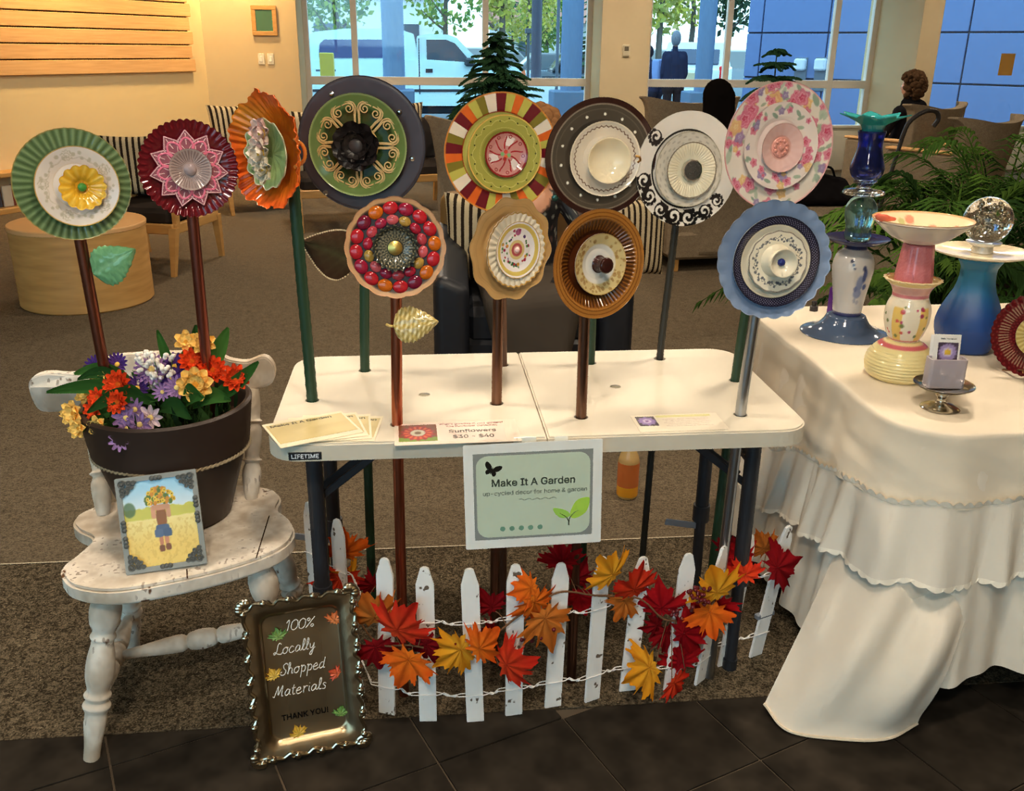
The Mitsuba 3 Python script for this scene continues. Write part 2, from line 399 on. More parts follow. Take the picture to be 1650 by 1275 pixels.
# light switches, thermostat, framed picture, notice
for i, px in enumerate((421, 436)):
    k = thing('light_switch', ('left' if i == 0 else 'right') + ' one of two white rocker light switches on the pier', 'light switch', None)
    p = at(px, 95, 9.81)
    put('plate', cbox(.075, .012, .125, p, .004), 'satin', (228, 220, 200), k, False)
    put('rocker', cbox(.036, .012, .07, p + [0, -.008, 0], .004), 'satin', (240, 234, 220), k, False)
k = thing('thermostat', 'small beige thermostat on the middle pier', 'thermostat'); p = at(1009, 82, 9.80)
put('case', cbox(.085, .03, .13, p, .008), 'satin', (190, 178, 150), k, False); put('dial', cbox(.05, .01, .05, p + [0, -.018, .025], .003), 'satin', (96, 88, 72), k, False)
put('base_plate', cbox(.1, .008, .15, p + [0, .012, 0], .003), 'satin', (214, 200, 170), k, False)
k = thing('framed_picture', 'small wood framed green picture above the light switches', 'picture'); p = at(426, 36, 9.80)
put('picture_frame', [cbox(.29, .03, .05, p + [0, 0, -.12], .005), cbox(.29, .03, .05, p + [0, 0, .16], .005), cbox(.05, .03, .33, p + [-.12, 0, .02], .005), cbox(.05, .03, .33, p + [.12, 0, .02], .005)] and cat(cbox(.29, .03, .05, p + [0, 0, -.12], .005), cbox(.29, .03, .05, p + [0, 0, .16], .005), cbox(.05, .03, .23, p + [-.12, 0, .02], .005), cbox(.05, .03, .23, p + [.12, 0, .02], .005)), 'wood', parent=k)
put('print', cbox(.2, .01, .24, p + [0, 0, .02], .002), 'satin', (70, 110, 84), k, False)
p = at(1622, 104, WY - .06)
tag(put('paper_notice', cbox(.2, .006, .28, p, .001), 'matte', (214, 158, 84), smooth=False), 'tan paper notice taped to the window at the far right', 'notice')
# low shelf with magazines along the left wall
k = thing('magazine_shelf', 'low wooden shelf of magazines against the cream wall behind the drum table', 'shelf')
sc = np.array([-4.55, 7.05]); M = rz(57.3, [sc[0], sc[1], 0])
put('shelf_top', xf(cbox(2.0, .3, .04, (0, -.12, .36)), M), 'wood', parent=k); put('shelf_base', xf(cbox(2.0, .28, .05, (0, -.12, .025)), M), 'wood', parent=k)
for x in (-.97, 0, .97): put('upright', xf(cbox(.04, .28, .29, (x, -.12, .195)), M), 'wood', parent=k)
for i in range(8):
    c = [(70, 90, 84), (150, 120, 96), (60, 66, 80), (196, 188, 170), (120, 60, 50), (90, 110, 120), (176, 150, 90), (60, 80, 70)][i]
    kk = put('magazine', xf(cbox(.10, .02, .2, (.1 + i * .105, -.13 - .02 * (i % 2), .152)), M), 'satin', c, smooth=False)
    tag(kk, ['grey green', 'tan', 'slate grey', 'cream', 'brick red', 'steel blue', 'mustard', 'dark teal'][i] + ' covered magazine standing on the low shelf behind the drum table', 'magazine', 'magazines on the low shelf')

# ------------------------------------------------------------------ outside the windows
GZ = -.12
struct('ground_outside', cbox(120, 80, .1, (0, WY + .3 + 40, GZ - .05)), 'matte', (112, 120, 128), label='wet grey pavement and street outside')
struct('kerb', cbox(60, .3, .16, (0, 16.9, GZ + .08), .02), 'matte', (200, 206, 210))
struct('kerb', cbox(60, .25, .14, (0, 24.3, GZ + .07), .02), 'matte', (170, 176, 180))
def column(px, y, r, label):
    k = thing('porch_column', label, 'column'); p = at(px, 90, y); p[2] = 0
    put('shaft', lathe([(0, GZ + .0), (r, GZ), (r, 5.5), (0, 5.5)], 28) , 'matte', (104, 128, 160), k, to=T().translate(p.tolist()))
    put('base', cbox(r * 2 + .32, r * 2 + .32, .95, (p[0], p[1], GZ + .475), .02), 'matte', (98, 120, 146), k, False)
column(634, 15.2, .19, 'blue grey round column outside in front of the pickup')
column(921, 15.2, .19, 'blue grey round column outside between the pine and the middle pier')
column(1136, 15.2, .155, 'blue grey round column outside beside the standing man')
# planted strip and low wall
k = thing('planter_wall', 'low concrete planter wall with ground cover outside the window', 'planter')
put('wall_block', cbox(16, .35, .5, (.5, 13.2, GZ + .25), .02), 'matte', (126, 140, 150), k, False)
rs = np.random.RandomState(5); ms = []
for i in range(150):
    p = np.array([rs.uniform(-3, 6), 13.2 + rs.uniform(-.15, .15), GZ + .5]); ms.append(ball(rs.uniform(.05, .1), p, 1, (1, 1, 1)))
    ms[-1].vertices += .02 * rs.randn(*ms[-1].vertices.shape)
labels[put('ground_cover', cat(ms), 'matte', (96, 116, 70), k, False)] = {'kind': 'stuff', 'label': 'low green ground cover'}

# panelled building on the right, receding towards the left
k = thing('panelled_building', 'blue grey concrete panel building with wall lamps outside', 'building')
bA, bB = at(1203, 60, 17.5)[:2], at(1760, 60, 12.6)[:2]
bd = unit(bB - bA); bn = np.array([bd[1], -bd[0]]); BL = np.linalg.norm(bB - bA)
BM = mat4([bd[0], bd[1], 0], [0, 0, 1], [bn[0], bn[1], 0], [bA[0], bA[1], 0])
put('building_core', xf(cbox(BL, 6, .5, (BL / 2, 3 + GZ, -.30), .01), BM), 'matte', (74, 82, 94), k, False)
def bpx(px, py=60):
    d = ray(px, py); n3 = np.array([bn[0], bn[1], 0]); a3 = np.array([bA[0], bA[1], 0])
    q = CAM + d * np.dot(a3 - CAM, n3) / np.dot(d, n3); return float(np.dot(q[:2] - bA, bd)), float(q[2])
cuts = [0.0, bpx(1227)[0], bpx(1334)[0], bpx(1425)[0], bpx(1560)[0], BL]
zs = [GZ, bpx(1260, 126)[1], bpx(1260, 53)[1], 3.6, 5.0, 5.9]
for a, b in zip(cuts, cuts[1:]):
    for z0, z1 in zip(zs, zs[1:]):
        put('panel', xf(cbox(b - a - .03, z1 - z0 - .03, .06, ((a + b) / 2, (z0 + z1) / 2, -.02), .008), BM), 'matte', (108, 128, 172), k, False)
for px in (1292, 1325):
    u, z = bpx(px, 104)
    kk = put('wall_lamp', xf(cbox(.24, .22, .12, (u, z, .07), .03), BM), 'satin', (206, 216, 226), k, False)
    put('lamp_back', xf(cbox(.26, .62, .04, (u, z - .18, .02), .01), BM), 'satin', (96, 106, 120), kk, False)

# far side of the street: white store, trees, lamp post
k = thing('store_building', 'low white building with a flat roof across the street behind the pickup', 'building')
put('store_wall', cbox(16, 6, 4.2, (-6.5, 54, GZ + 2.1), .03), 'matte', (220, 226, 230), k, False)
put('store_roof', cbox(16.6, 6.6, .5, (-6.5, 54, GZ + 4.3), .05), 'matte', (130, 140, 150), k, False)
for i in range(4): put('window', cbox(1.7, .1, 1.3, (-12.2 + i * 3.8, 50.97, 2.0), .02), 'gloss', (70, 84, 100), k, False)
put('downpipe', tube([(1.4, 50.9, GZ), (1.4, 50.9, 4.2)], .09), 'satin', (230, 236, 240), k)
k = thing('house', 'pale house with a reddish roof far down the street', 'house')
hx = at(905, 80, 62)
put('house_wall', cbox(9, 6, 3.2, (hx[0], 62, GZ + 1.6), .03), 'matte', (204, 208, 206), k, False)
put('roof', xf(trimesh.creation.extrude_polygon(Polygon([(-3.6, 0), (3.6, 0), (0, 2.0)]), 9.6, engine='earcut'), mat4([0, 1, 0], [0, 0, 1], [1, 0, 0], [hx[0] - 4.8, 62, 3.0])), 'matte', (176, 128, 116), k, False)
for dx in (-2.6, 0, 2.6): put('window', cbox(1.1, .1, 1.1, (hx[0] + dx, 58.97, 1.6), .02), 'gloss', (84, 98, 112), k, False)

def tree(px, y, h, r, cols, label, seed, sparse=1.0, group=None):
    rs = np.random.RandomState(seed); k = thing('street_tree', label, 'tree', group); b = at(px, 90, y); b[2] = GZ
    pts = spline([b, b + [.05 * h * rs.randn() * .3, 0, h * .35], b + [.1 * rs.randn(), .1, h * .62], b + [.1 * rs.randn(), 0, h * .9]], 6)
    br = [tube(pts, np.linspace(.13, .03, len(pts)), 7)]
    for i in range(9):
        t = rs.uniform(.3, .8); a = rs.uniform(0, 2 * PI); s = b + [0, 0, h * t]; L = r * rs.uniform(.5, .9)
        br.append(tube([s, s + [L * .5 * math.cos(a), L * .5 * math.sin(a), L * .35], s + [L * math.cos(a), L * math.sin(a), L * .8]], [.05, .035, .012], 5))
    put('trunk', cat(br), 'matte', (96, 92, 88), k)
    n = int(1500 * sparse); d = rs.randn(n, 3); d /= np.linalg.norm(d, axis=1, keepdims=True)
    rad = rs.uniform(.35, 1, n) ** .6
    c = b + [0, 0, h * .66] + d * rad[:, None] * np.array([r, r, h * .36])
    c += .25 * r * (meshkit.noise(c * 1.3, seed)[:, None] - .5)
    q = rs.randn(n, 3); q /= np.linalg.norm(q, axis=1, keepdims=True); w = np.cross(q, rs.randn(n, 3)); w /= np.linalg.norm(w, axis=1, keepdims=True)
    s = rs.uniform(.08, .17, n)[:, None]
    v = np.stack([c - q * s, c + w * s * .6, c + q * s, c - w * s * .6], 1).reshape(-1, 3)
    i4 = np.arange(n)[:, None] * 4
    f = np.vstack([i4 + [0, 1, 2], i4 + [0, 2, 3]])
    cc = np.asarray(cols, float)[rs.randint(0, len(cols), n)]
    labels[put('foliage', trimesh.Trimesh(v, f, process=False), 'leafy', np.repeat(cc, 4, 0), k, False)] = {'kind': 'stuff'}
GREEN = [(120, 150, 80), (150, 170, 90), (96, 130, 76)]; YEL = [(196, 190, 90), (170, 176, 96), (206, 196, 130)]; DARK = [(60, 84, 66), (80, 104, 76), (50, 70, 58)]
tree(540, 32, 6.0, 1.6, GREEN, 'green street tree showing above the cap of the pickup', 1)
tree(720, 36, 6.5, 1.8, GREEN, 'thin green tree behind the cab of the pickup', 2, .5)
tree(800, 30, 7.0, .75, YEL, 'narrow yellow green tree behind the left potted pine', 3)
tree(850, 46, 5.5, 1.5, YEL, 'yellow autumn tree beyond the lamp post', 4)
tree(880, 52, 5.0, 1.6, GREEN, 'pale green tree left of the far column', 5)
tree(1062, 30, 6.5, 1.2, YEL, 'yellow green tree behind the two people outside', 6)
tree(1105, 36, 8.0, 2.0, YEL, 'yellow leaved tree above the parked white car', 7)
tree(1170, 32, 7.0, 1.3, DARK, 'dark tree between the column and the panelled building', 8)
def conifer(px, y, h, r, label, seed):
    rs = np.random.RandomState(seed); k = thing('street_conifer', label, 'tree'); b = at(px, 90, y); b[2] = GZ
    put('trunk', tube([b, b + [0, 0, h]], [.1, .02], 7), 'matte', (84, 74, 66), k)
    ms = []
    for i in range(130):
        t = rs.uniform(.08, 1); a = rs.uniform(0, 2 * PI); L = r * (1 - t) * rs.uniform(.7, 1.1) + .08
        s = b + [0, 0, h * t]; e = s + [L * math.cos(a), L * math.sin(a), -.22 * L]; w = np.array([-math.sin(a), math.cos(a), 0]) * L * .2
        ms.append(trimesh.Trimesh([s, s * .45 + e * .55 + w, e, s * .45 + e * .55 - w, s * .5 + e * .5 + [0, 0, .05]], [[0, 1, 4], [1, 2, 4], [2, 3, 4], [3, 0, 4]], process=False))
    labels[put('foliage', cat(ms), 'leafy', (70, 104, 84), k, False)] = {'kind': 'stuff'}
conifer(958, 29.5, 5.6, 1.3, 'blue green conifer beside the left face of the middle pier', 3)
conifer(826, 53.5, 8.5, 1.3, 'tall conifer far behind the lamp post', 4)
k = thing('lamp_post', 'thin dark street lamp post with a box head', 'lamp post'); p = at(851, 90, 30)
put('post', tube([(p[0], 30, GZ), (p[0], 30, at(851, 52, 30)[2])], .045, 8), 'satin', (60, 70, 80), k)
put('lamp_head', cbox(.42, .3, .16, (p[0] + .1, 30, at(851, 50, 30)[2]), .02), 'satin', (66, 76, 86), k, False)
k = thing('sign_post', 'thick dark post standing in a pale planter block outside', 'post'); p = at(864, 90, 26)
put('post', tube([(p[0], 26, GZ + .4), (p[0], 26, 5.2)], .15, 12), 'satin', (52, 56, 74), k)
put('block', cbox(1.7, .8, .8, (p[0], 26, GZ + .4), .03), 'matte', (206, 216, 222), k, False)
k = thing('flag_pole', 'thin dark pole left of the far round column', 'pole'); p = at(898, 90, 22)
put('post', tube([(p[0], 22, GZ), (p[0], 22, 4.6)], .04, 8), 'satin', (70, 80, 96), k); put('foot', cbox(.22, .22, .25, (p[0], 22, GZ + .125), .02), 'matte', (190, 198, 204), k, False)

# vehicles: bodies from side profiles
def extr(poly, y0, y1, M, r=.0):
    m = poly_plate(poly, y1 - y0); m = xf(m, mat4([1, 0, 0], [0, 0, 1], [0, -1, 0], [0, y1, 0])); return xf(m, M)
def wheel(k, x, z, y0, r, M):
    w = put('wheel', xf(lathe([(0, 0), (r * .6, 0), (r, .03), (r, .2), (r * .6, .24), (0, .24)], 28), M @ mat4([1, 0, 0], [0, 0, 1], [0, -1, 0], [x, y0 + .24, z])), 'matte', (40, 42, 46), k)
    put('hub_cap', xf(lathe([(0, -.02), (r * .5, -.012), (r * .55, .01), (0, .012)], 20), M @ mat4([1, 0, 0], [0, 0, 1], [0, -1, 0], [x, y0 + .02, z]) @ np.diag([1, 1, -1, 1])), 'metal', (190, 196, 200), w)
k = thing('pickup_truck', 'white pickup truck with a white camper cap parked outside on the left', 'pickup truck')
VY = 20.0; vx0 = at(489, 100, VY)[0]; vx1 = at(852, 100, VY)[0]; vl = vx1 - vx0
U = lambda px, py: (float(at(px, py, VY)[0]), float(at(px, py, VY)[2]))
I4 = np.eye(4)
WHITE = (196, 226, 230)
bot = .28
lower = [U(490, 102), U(497, 97), U(690, 96), U(765, 101), U(800, 104), U(838, 110), U(848, 122), (U(850, 140)[0], .42), (U(846, 150)[0], bot), (vx0 + .1, bot), (vx0 - .02, .5)]
tz = GZ
q = Polygon(lower)
for wx in (U(545, 150)[0], U(800, 150)[0]): q = q.difference(Point(wx, GZ + .36).buffer(.44))
body_ = extr(q, VY, VY + 1.8, I4)
put('body', body_, 'gloss', WHITE, k, 20)
put('camper_cap', extr(Polygon([U(491, 98), U(497, 60), U(508, 54), U(560, 49), U(640, 49), U(664, 57), U(672, 98)]).buffer(.04), VY + .03, VY + 1.77, I4), 'gloss', WHITE, k, 20)
cabq = [U(673, 101), U(674, 60), U(690, 57), U(722, 58), U(735, 63), U(757, 86), U(772, 101)]
put('cab', extr(Polygon(cabq).buffer(.03), VY + .06, VY + 1.74, I4), 'gloss', WHITE, k, 20)
put('cap_window', extr(Polygon([U(516, 91), U(517, 72), U(523, 66), U(615, 66), U(615, 91)]).buffer(.03), VY + .0, VY + .05, I4), 'gloss', (60, 72, 120), k, False)
put('cab_window', extr(Polygon([U(688, 102), U(687, 64), U(719, 64), U(733, 70), U(752, 92), U(750, 102)]), VY + .01, VY + .07, I4), 'gloss', (70, 80, 92), k, False)
put('door_gap', extr(Polygon([U(674, 62), U(675.4, 62), U(677.4, 152), U(675.6, 152)]), VY - .004, VY + .02, I4), 'matte', (40, 56, 76), k, False)
put('door_handle', extr(Polygon([U(686, 111), U(697, 111), U(697, 117), U(686, 117)]), VY - .02, VY + .03, I4), 'satin', (30, 36, 48), k, False)
put('side_moulding', extr(Polygon([U(500, 144), U(842, 144), U(842, 148), U(500, 148)]), VY - .02, VY + .03, I4), 'satin', (36, 42, 52), k, False)
put('mirror', cbox(.24, .2, .18, (*at(757, 100, VY - .08)[:1], VY - .08, U(757, 100)[1]), .04), 'satin', (40, 46, 56), k, False)
put('tail_light', extr(Polygon([U(490, 104), U(494, 104), U(495, 124), U(491, 124)]), VY - .02, VY + .1, I4), 'gloss', (214, 60, 80), k, False)
put('headlight', extr(Polygon([U(840, 113), U(846, 113), U(847, 121), U(841, 121)]), VY - .02, VY + .1, I4), 'gloss', (230, 130, 90), k, False)
put('fuel_flap', extr(Polygon([U(509, 112), U(541, 112), U(541, 115), U(509, 115)]), VY - .01, VY + .03, I4), 'satin', (70, 90, 110), k, False)
wheel(k, U(545, 150)[0], GZ + .36, VY + .02, .36, I4); wheel(k, U(800, 150)[0], GZ + .36, VY + .02, .36, I4)
put('rocker', cbox(vl * .95, 1.6, .2, (vx0 + vl / 2, VY + .9, .2), .03), 'matte', (36, 42, 50), k, False)
k = thing('recycling_bin', 'mustard yellow bin on a flat stand outside in front of the pickup', 'bin'); p = at(528, 120, 12.5)
put('bin_body', cbox(.2, .18, .36, (p[0], 12.5, float(at(528, 106, 12.5)[2])), .01), 'satin', (186, 178, 62), k, False)
put('stand_top', cbox(.5, .26, .03, (p[0], 12.5, float(at(528, 125, 12.5)[2])), .006), 'satin', (110, 120, 128), k, False)
put('stand_leg', tube([(p[0], 12.5, GZ), (p[0], 12.5, float(at(528, 125, 12.5)[2]))], .04), 'satin', (110, 120, 128), k)
# white car seen from behind
k = thing('parked_car', 'white sport utility car seen from behind with red tail lights on', 'car')
SY = 24.0; sx0 = float(at(1068, 90, SY)[0]); sx1 = float(at(1174, 90, SY)[0]); sw = sx1 - sx0; cxm = (sx0 + sx1) / 2
SM = rz(-20, [sx1, SY, 0]) @ mat4([1, 0, 0], [0, 1, 0], [0, 0, 1], [-sw, 0, 0])
def sbody(z0, z1, w0, w1, l0a, l0b, l1a, l1b):
    p = [((sw - w0) / 2, l0a, z0), ((sw + w0) / 2, l0a, z0), ((sw - w0) / 2, l0b, z0), ((sw + w0) / 2, l0b, z0), ((sw - w1) / 2, l1a, z1), ((sw + w1) / 2, l1a, z1), ((sw - w1) / 2, l1b, z1), ((sw + w1) / 2, l1b, z1)]
    return m3.Manifold.batch_hull([m3.Manifold.sphere(.06, 10).translate(tuple(map(float, q))) for q in p])
put('body', xf(tri(sbody(.35, 1.0, sw - .1, sw - .12, 0, 4.3, 0, 4.2)), SM), 'gloss', (222, 230, 234), k, 25)
put('cabin', xf(tri(sbody(1.0, 1.68, sw - .14, sw - .4, .06, 3.2, .3, 2.3)), SM), 'gloss', (214, 222, 228), k, 25)
put('rear_window', xf(xf(cbox(sw - .5, .05, .42, b=.02), mat4([1, 0, 0], unit([0, 1, .35]) * 0 + [0, .943, -.33], [0, .33, .943], [sw / 2, .10, 1.36])), SM), 'gloss', (70, 84, 110), k, False)
put('side_window', xf(cbox(.05, 1.7, .38, (sw - .12, 1.2, 1.32), .02), SM), 'gloss', (60, 70, 84), k, False)
for x in (.12, sw - .12): put('tail_light', xf(cbox(.2, .1, .42, (x, -.02, .92), .03), SM), 'gloss', (224, 40, 44), k, False)
put('number_plate', xf(cbox(.5, .03, .18, (sw / 2, -.07, .86), .01), SM), 'satin', (196, 182, 150), k, False)
put('bumper', xf(cbox(sw - .06, .2, .26, (sw / 2, .02, .42), .05), SM), 'gloss', (206, 216, 224), k, False)
for y in (.85, 3.4): wheel(k, y, GZ + .35, 0, .35, SM @ mat4([0, 1, 0], [1, 0, 0], [0, 0, 1], [sw - .24, 0, 0]))
# a few far cars
for i, (px, y, c, l) in enumerate([(810, 44, (206, 214, 220), 'far white car left of the lamp post'), (885, 38, (190, 206, 220), 'far pale car behind the thick dark post'), (940, 34, (56, 70, 84), 'dark car beside the blue green conifer')]):
    k = thing('far_car', l, 'car'); p = at(px, 110, y)
    put('body', cbox(3.6, 1.7, .6, (p[0], y, GZ + .55), .15), 'gloss', c, k, 40); put('cabin', xf(tri(m3.Manifold.batch_hull([m3.Manifold.sphere(.08, 8).translate((sx * w, sy * .7, z)) for z, w in ((0, 1.2), (.5, .7)) for sx in (-1, 1) for sy in (-1, 1)])), mat4([1, 0, 0], [0, 1, 0], [0, 0, 1], [p[0], y, GZ + .9])), 'gloss', tuple(int(a * .6) for a in c), k)
    for dx in (-1.15, 1.15): wheel(k, p[0] + dx, GZ + .3, y - .88, .3, I4)

# ------------------------------------------------------------------ lobby furniture behind the stall
k = thing('drum_table', 'round tan wooden drum table in front of the cream wall', 'table')
DC = np.array([-2.38, 3.86])
put('drum', lathe([(0, 0), (.385, 0), (.395, .01), (.395, .475), (0, .475)], 64), 'wood', parent=k, to=T().translate([DC[0], DC[1], 0]))
put('table_top', lathe([(0, .475), (.40, .475), (.402, .482), (.402, .496), (.396, .502), (0, .502)], 64), 'planks', parent=k, to=T().translate([DC[0], DC[1], 0]))

def pillow(w, h, t, n=22):
    u = np.linspace(-1, 1, n); U_, V_ = np.meshgrid(u, u)
    e = (1 - np.abs(U_) ** 4) * (1 - np.abs(V_) ** 4); th = t / 2 * np.sqrt(np.clip(e, 0, 1)) + .002
    pin = 1 - .07 * (1 - np.abs(V_) ** 2) * np.abs(U_) ** 3; pin2 = 1 - .07 * (1 - np.abs(U_) ** 2) * np.abs(V_) ** 3
    X = U_ * w / 2 * pin; Y = V_ * h / 2 * pin2
    f = grid_faces(n, n, False); k = n * n
    v = np.vstack([np.stack([X, -th, Y], -1).reshape(-1, 3), np.stack([X, th, Y], -1).reshape(-1, 3)])
    ring = np.r_[np.arange(n), np.arange(1, n) * n + n - 1, k - 2 - np.arange(n - 1), (np.arange(n - 2, 0, -1)) * n]
    a, b = ring, np.roll(ring, -1)
    side = np.vstack([np.stack([a, a + k, b + k], 1), np.stack([a, b + k, b], 1)])
    uv = np.tile(np.stack([(U_ + 1) / 2, (V_ + 1) / 2], -1).reshape(-1, 2), (2, 1))
    return trimesh.Trimesh(v, np.vstack([f, f[:, ::-1] + k, side]), process=False), uv
PIL = pillow(.46, .44, .15)
def cushion(M, label, group=None):
    k = key('striped_cushion'); mesh, uv = PIL
    scene[k] = mikit.ply(xf(mesh, M), 'stripes', smooth=True, uv=uv); tag(k, label, 'cushion', group); return k

def lounge(label, o, rot, w=.66, d=.6, seat_c=(52, 46, 42), back=None, back_h=.42, arms=True, back_c=(50, 46, 44)):
    k = thing('lounge_chair', label, 'armchair'); M = rz(rot, [o[0], o[1], 0])
    put('seat', xf(cbox(w - .06, d - .02, .12, (0, 0, .40), .03), M), 'matte', seat_c, k)
    put('seat_rail', xf(cat(cbox(w, .04, .07, (0, -d / 2, .325), .006), cbox(w, .04, .07, (0, d / 2, .325), .006), cbox(.04, d, .07, (-w / 2, 0, .325), .006), cbox(.04, d, .07, (w / 2, 0, .325), .006)), M), 'wood', parent=k)
    for sx in (-1, 1):
        for sy in (-1, 1):
            top = (sx * w / 2, sy * d / 2, .33); foot = (sx * (w / 2 - .01), sy * (d / 2 + .05), 0)
            m = m3.Manifold.batch_hull([m3.Manifold.cube((.055, .055, .01), True).translate(top), m3.Manifold.cube((.032, .032, .01), True).translate((foot[0], foot[1], .005))])
            put('leg', xf(tri(m), M), 'wood', parent=k, smooth=False)
        if arms:
            put('arm', xf(cat(cbox(.06, d + .06, .03, (sx * (w / 2 + .005), 0, .64), .008), cbox(.04, .05, .32, (sx * w / 2, -d / 2 + .04, .48), .006), cbox(.04, .05, .32, (sx * w / 2, d / 2 - .02, .48), .006)), M), 'wood', parent=k)
    L = rz(0, [0, d / 2 - .02, .44]); a = math.radians(-12); L[:3, :3] = np.array([[1, 0, 0], [0, math.cos(a), -math.sin(a)], [0, math.sin(a), math.cos(a)]])
    bm, uv = pillow(w - .06, back_h + .1, .14)
    Lb = L.copy(); Lb[:3, 3] += L[:3, 2] * back_h / 2
    kb = key('backrest', k)
    if back: scene[kb] = mikit.ply(xf(bm, M @ Lb), back, smooth=True, uv=uv)
    else: counts[k + '__backrest'] -= 1; put('backrest', xf(cbox(w - .04, .11, back_h, b=.03), M @ Lb), 'matte', back_c, k)
    return k, M
k, M = lounge('dark lounge chair with wooden legs beside the drum table', (-2.19, 4.9), -16, .64, .62)
P4 = M @ mat4([math.cos(.5), math.sin(.5), 0], [-math.sin(.5), math.cos(.5), 0], [0, 0, 1], [-.16, .1, .70])
cushion(P4, 'grey striped cushion on the dark lounge chair by the cream wall')
lounge('lounge chair with blue grey striped back behind the dark red plate flower', (-1.9, 7.45), 25, .64, .6, back='stripes', back_h=.5, seat_c=(96, 104, 126))
lounge('striped lounge chair half hidden by the orange flower and the dark disc flower', (-1.02, 6.5), 12, .7, .6, back='stripes', back_h=.5)
k, M = lounge('dark seated lounge chair with pale wooden arms right of the dark disc flower', (-.28, 7.5), 18, .66, .6)
cushion(M @ mat4([1, 0, 0], [0, 1, 0], [0, 0, 1], [-.1, .12, .80]), 'tan striped cushion right of the dark disc flower')

def tub(label, o, rot, w=.82, d=.75, h=1.05, arm_h=.62, flare=.1, wood_arm=False, cat_='armchair'):
    'upholstered armchair facing +y (away), its back towards -y'
    k = thing('upholstered_armchair', label, cat_); M = rz(rot, [o[0], o[1], 0])
    out = spline([(-w / 2, .12), (-w / 2 - .005, .55), (-w / 2 - flare * .55, h - .1), (-w / 2 - flare, h), (-w / 4, h - .045), (0, h - .055), (w / 4, h - .045), (w / 2 + flare, h), (w / 2 + flare * .55, h - .1), (w / 2 + .005, .55), (w / 2, .12)], 6)
    bk = poly_plate(Polygon(out).buffer(-.012).buffer(.012), .1)
    bk = bk.subdivide().subdivide()
    v = bk.vertices.copy(); zz = v[:, 1]; lean = .16 * ss(.3, h, zz) * .7
    bk.vertices = np.stack([v[:, 0], v[:, 2] - lean - .25 * np.abs(v[:, 0] / (w / 2)) ** 3 * -.35, zz], -1)
    bk.apply_translation([0, -d / 2, 0])
    put('backrest', xf(bk, M), 'weave', parent=k, smooth=40)
    put('seat', xf(cbox(w - .2, d - .1, .2, (0, .04, .36), .04), M), 'weave', parent=k)
    put('base', xf(cbox(w - .02, d - .02, .2, (0, 0, .19), .02), M), 'weave', parent=k)
    for s in (-1, 1):
        put('arm', xf(cbox(.11, d - .02, arm_h - .1, (s * (w / 2 - .05), .04, .1 + (arm_h - .1) / 2), .025), M), 'weave', parent=k)
        if wood_arm: put('arm_cap', xf(cbox(.12, d, .025, (s * (w / 2 - .05), .04, arm_h + .012), .008), M), 'planks', parent=k)
        for t in (-1, 1): put('foot', xf(cbox(.05, .05, .1, (s * (w / 2 - .06), t * (d / 2 - .06), .05), .004), M), 'wood', parent=k, smooth=False)
    return k, M
tub('taupe armchair seen from behind, left of the striped rim plate flower', (.32, 6.25), -4, .78, .75, 1.0)
tub('large taupe armchair seen from behind under the black and white plate flower', (1.93, 4.85), 8, .86, .8, 1.0)
tub('taupe armchair beyond the dark haired woman', (2.35, 7.3), 6, .8, .75, 1.12)
tub('taupe armchair behind the dark brown plate flower by the middle pier', (.95, 5.4), 0, .74, .7, 1.02)
tub('dark taupe armchair with wooden arm caps where the curly haired person sits', (4.98, 7.75), 32, .86, .8, 1.05, .66, .1, True)
tub('dark taupe armchair with flared back nearest the palm fronds', (4.85, 6.55), 30, .84, .8, 1.0, .66, .12, True)

# black leather armchair behind the table with the seated woman
LE = (30, 33, 40)
k = thing('leather_armchair', 'black leather tub armchair where the woman behind the table sits', 'armchair')
M = rz(-2, [.25, 2.2, 0])
put('seat', xf(cbox(.62, .6, .18, (0, 0, .34), .04), M), 'satin', LE, k)
put('base', xf(cbox(.74, .66, .2, (0, .02, .19), .03), M), 'satin', LE, k)
for s in (-1, 1):
    arm = m3.Manifold.batch_hull([m3.Manifold.sphere(.05, 16).translate((s * .40, y, z)) for y, z in ((-.36, .13), (-.36, .55), (.36, .13), (.36, .66))] + [m3.Manifold.sphere(.05, 16).translate((s * .34, y, z)) for y, z in ((-.36, .13), (-.36, .52), (.36, .13), (.36, .62))])
    put('arm', xf(tri(arm), M), 'satin', LE, k)
bk = m3.Manifold.batch_hull([m3.Manifold.sphere(.06, 16).translate((s * .36, y, z)) for s in (-1, 1) for y, z in ((.30, .15), (.38, .80), (.36, .2), (.44, .78))])
put('backrest', xf(tri(bk), M), 'satin', (118, 88, 48), k)
for s in (-1, 1):
    for y in (-.3, .32): put('foot', xf(cbox(.05, .05, .1, (s * .36, y, .05), .004), M), 'wood', parent=k, smooth=False)
cushion(mat4([.96, -.25, 0], [.25, .96, 0], [0, 0, 1], [.08, 2.36, .66]), 'black and cream striped cushion at the left of the seated woman')
cushion(mat4([.96, .25, 0], [-.25, .96, 0], [0, 0, 1], [.80, 2.36, .66]) @ np.diag([.75, .75, .9, 1]), 'black and cream striped cushion at the right of the seated woman')

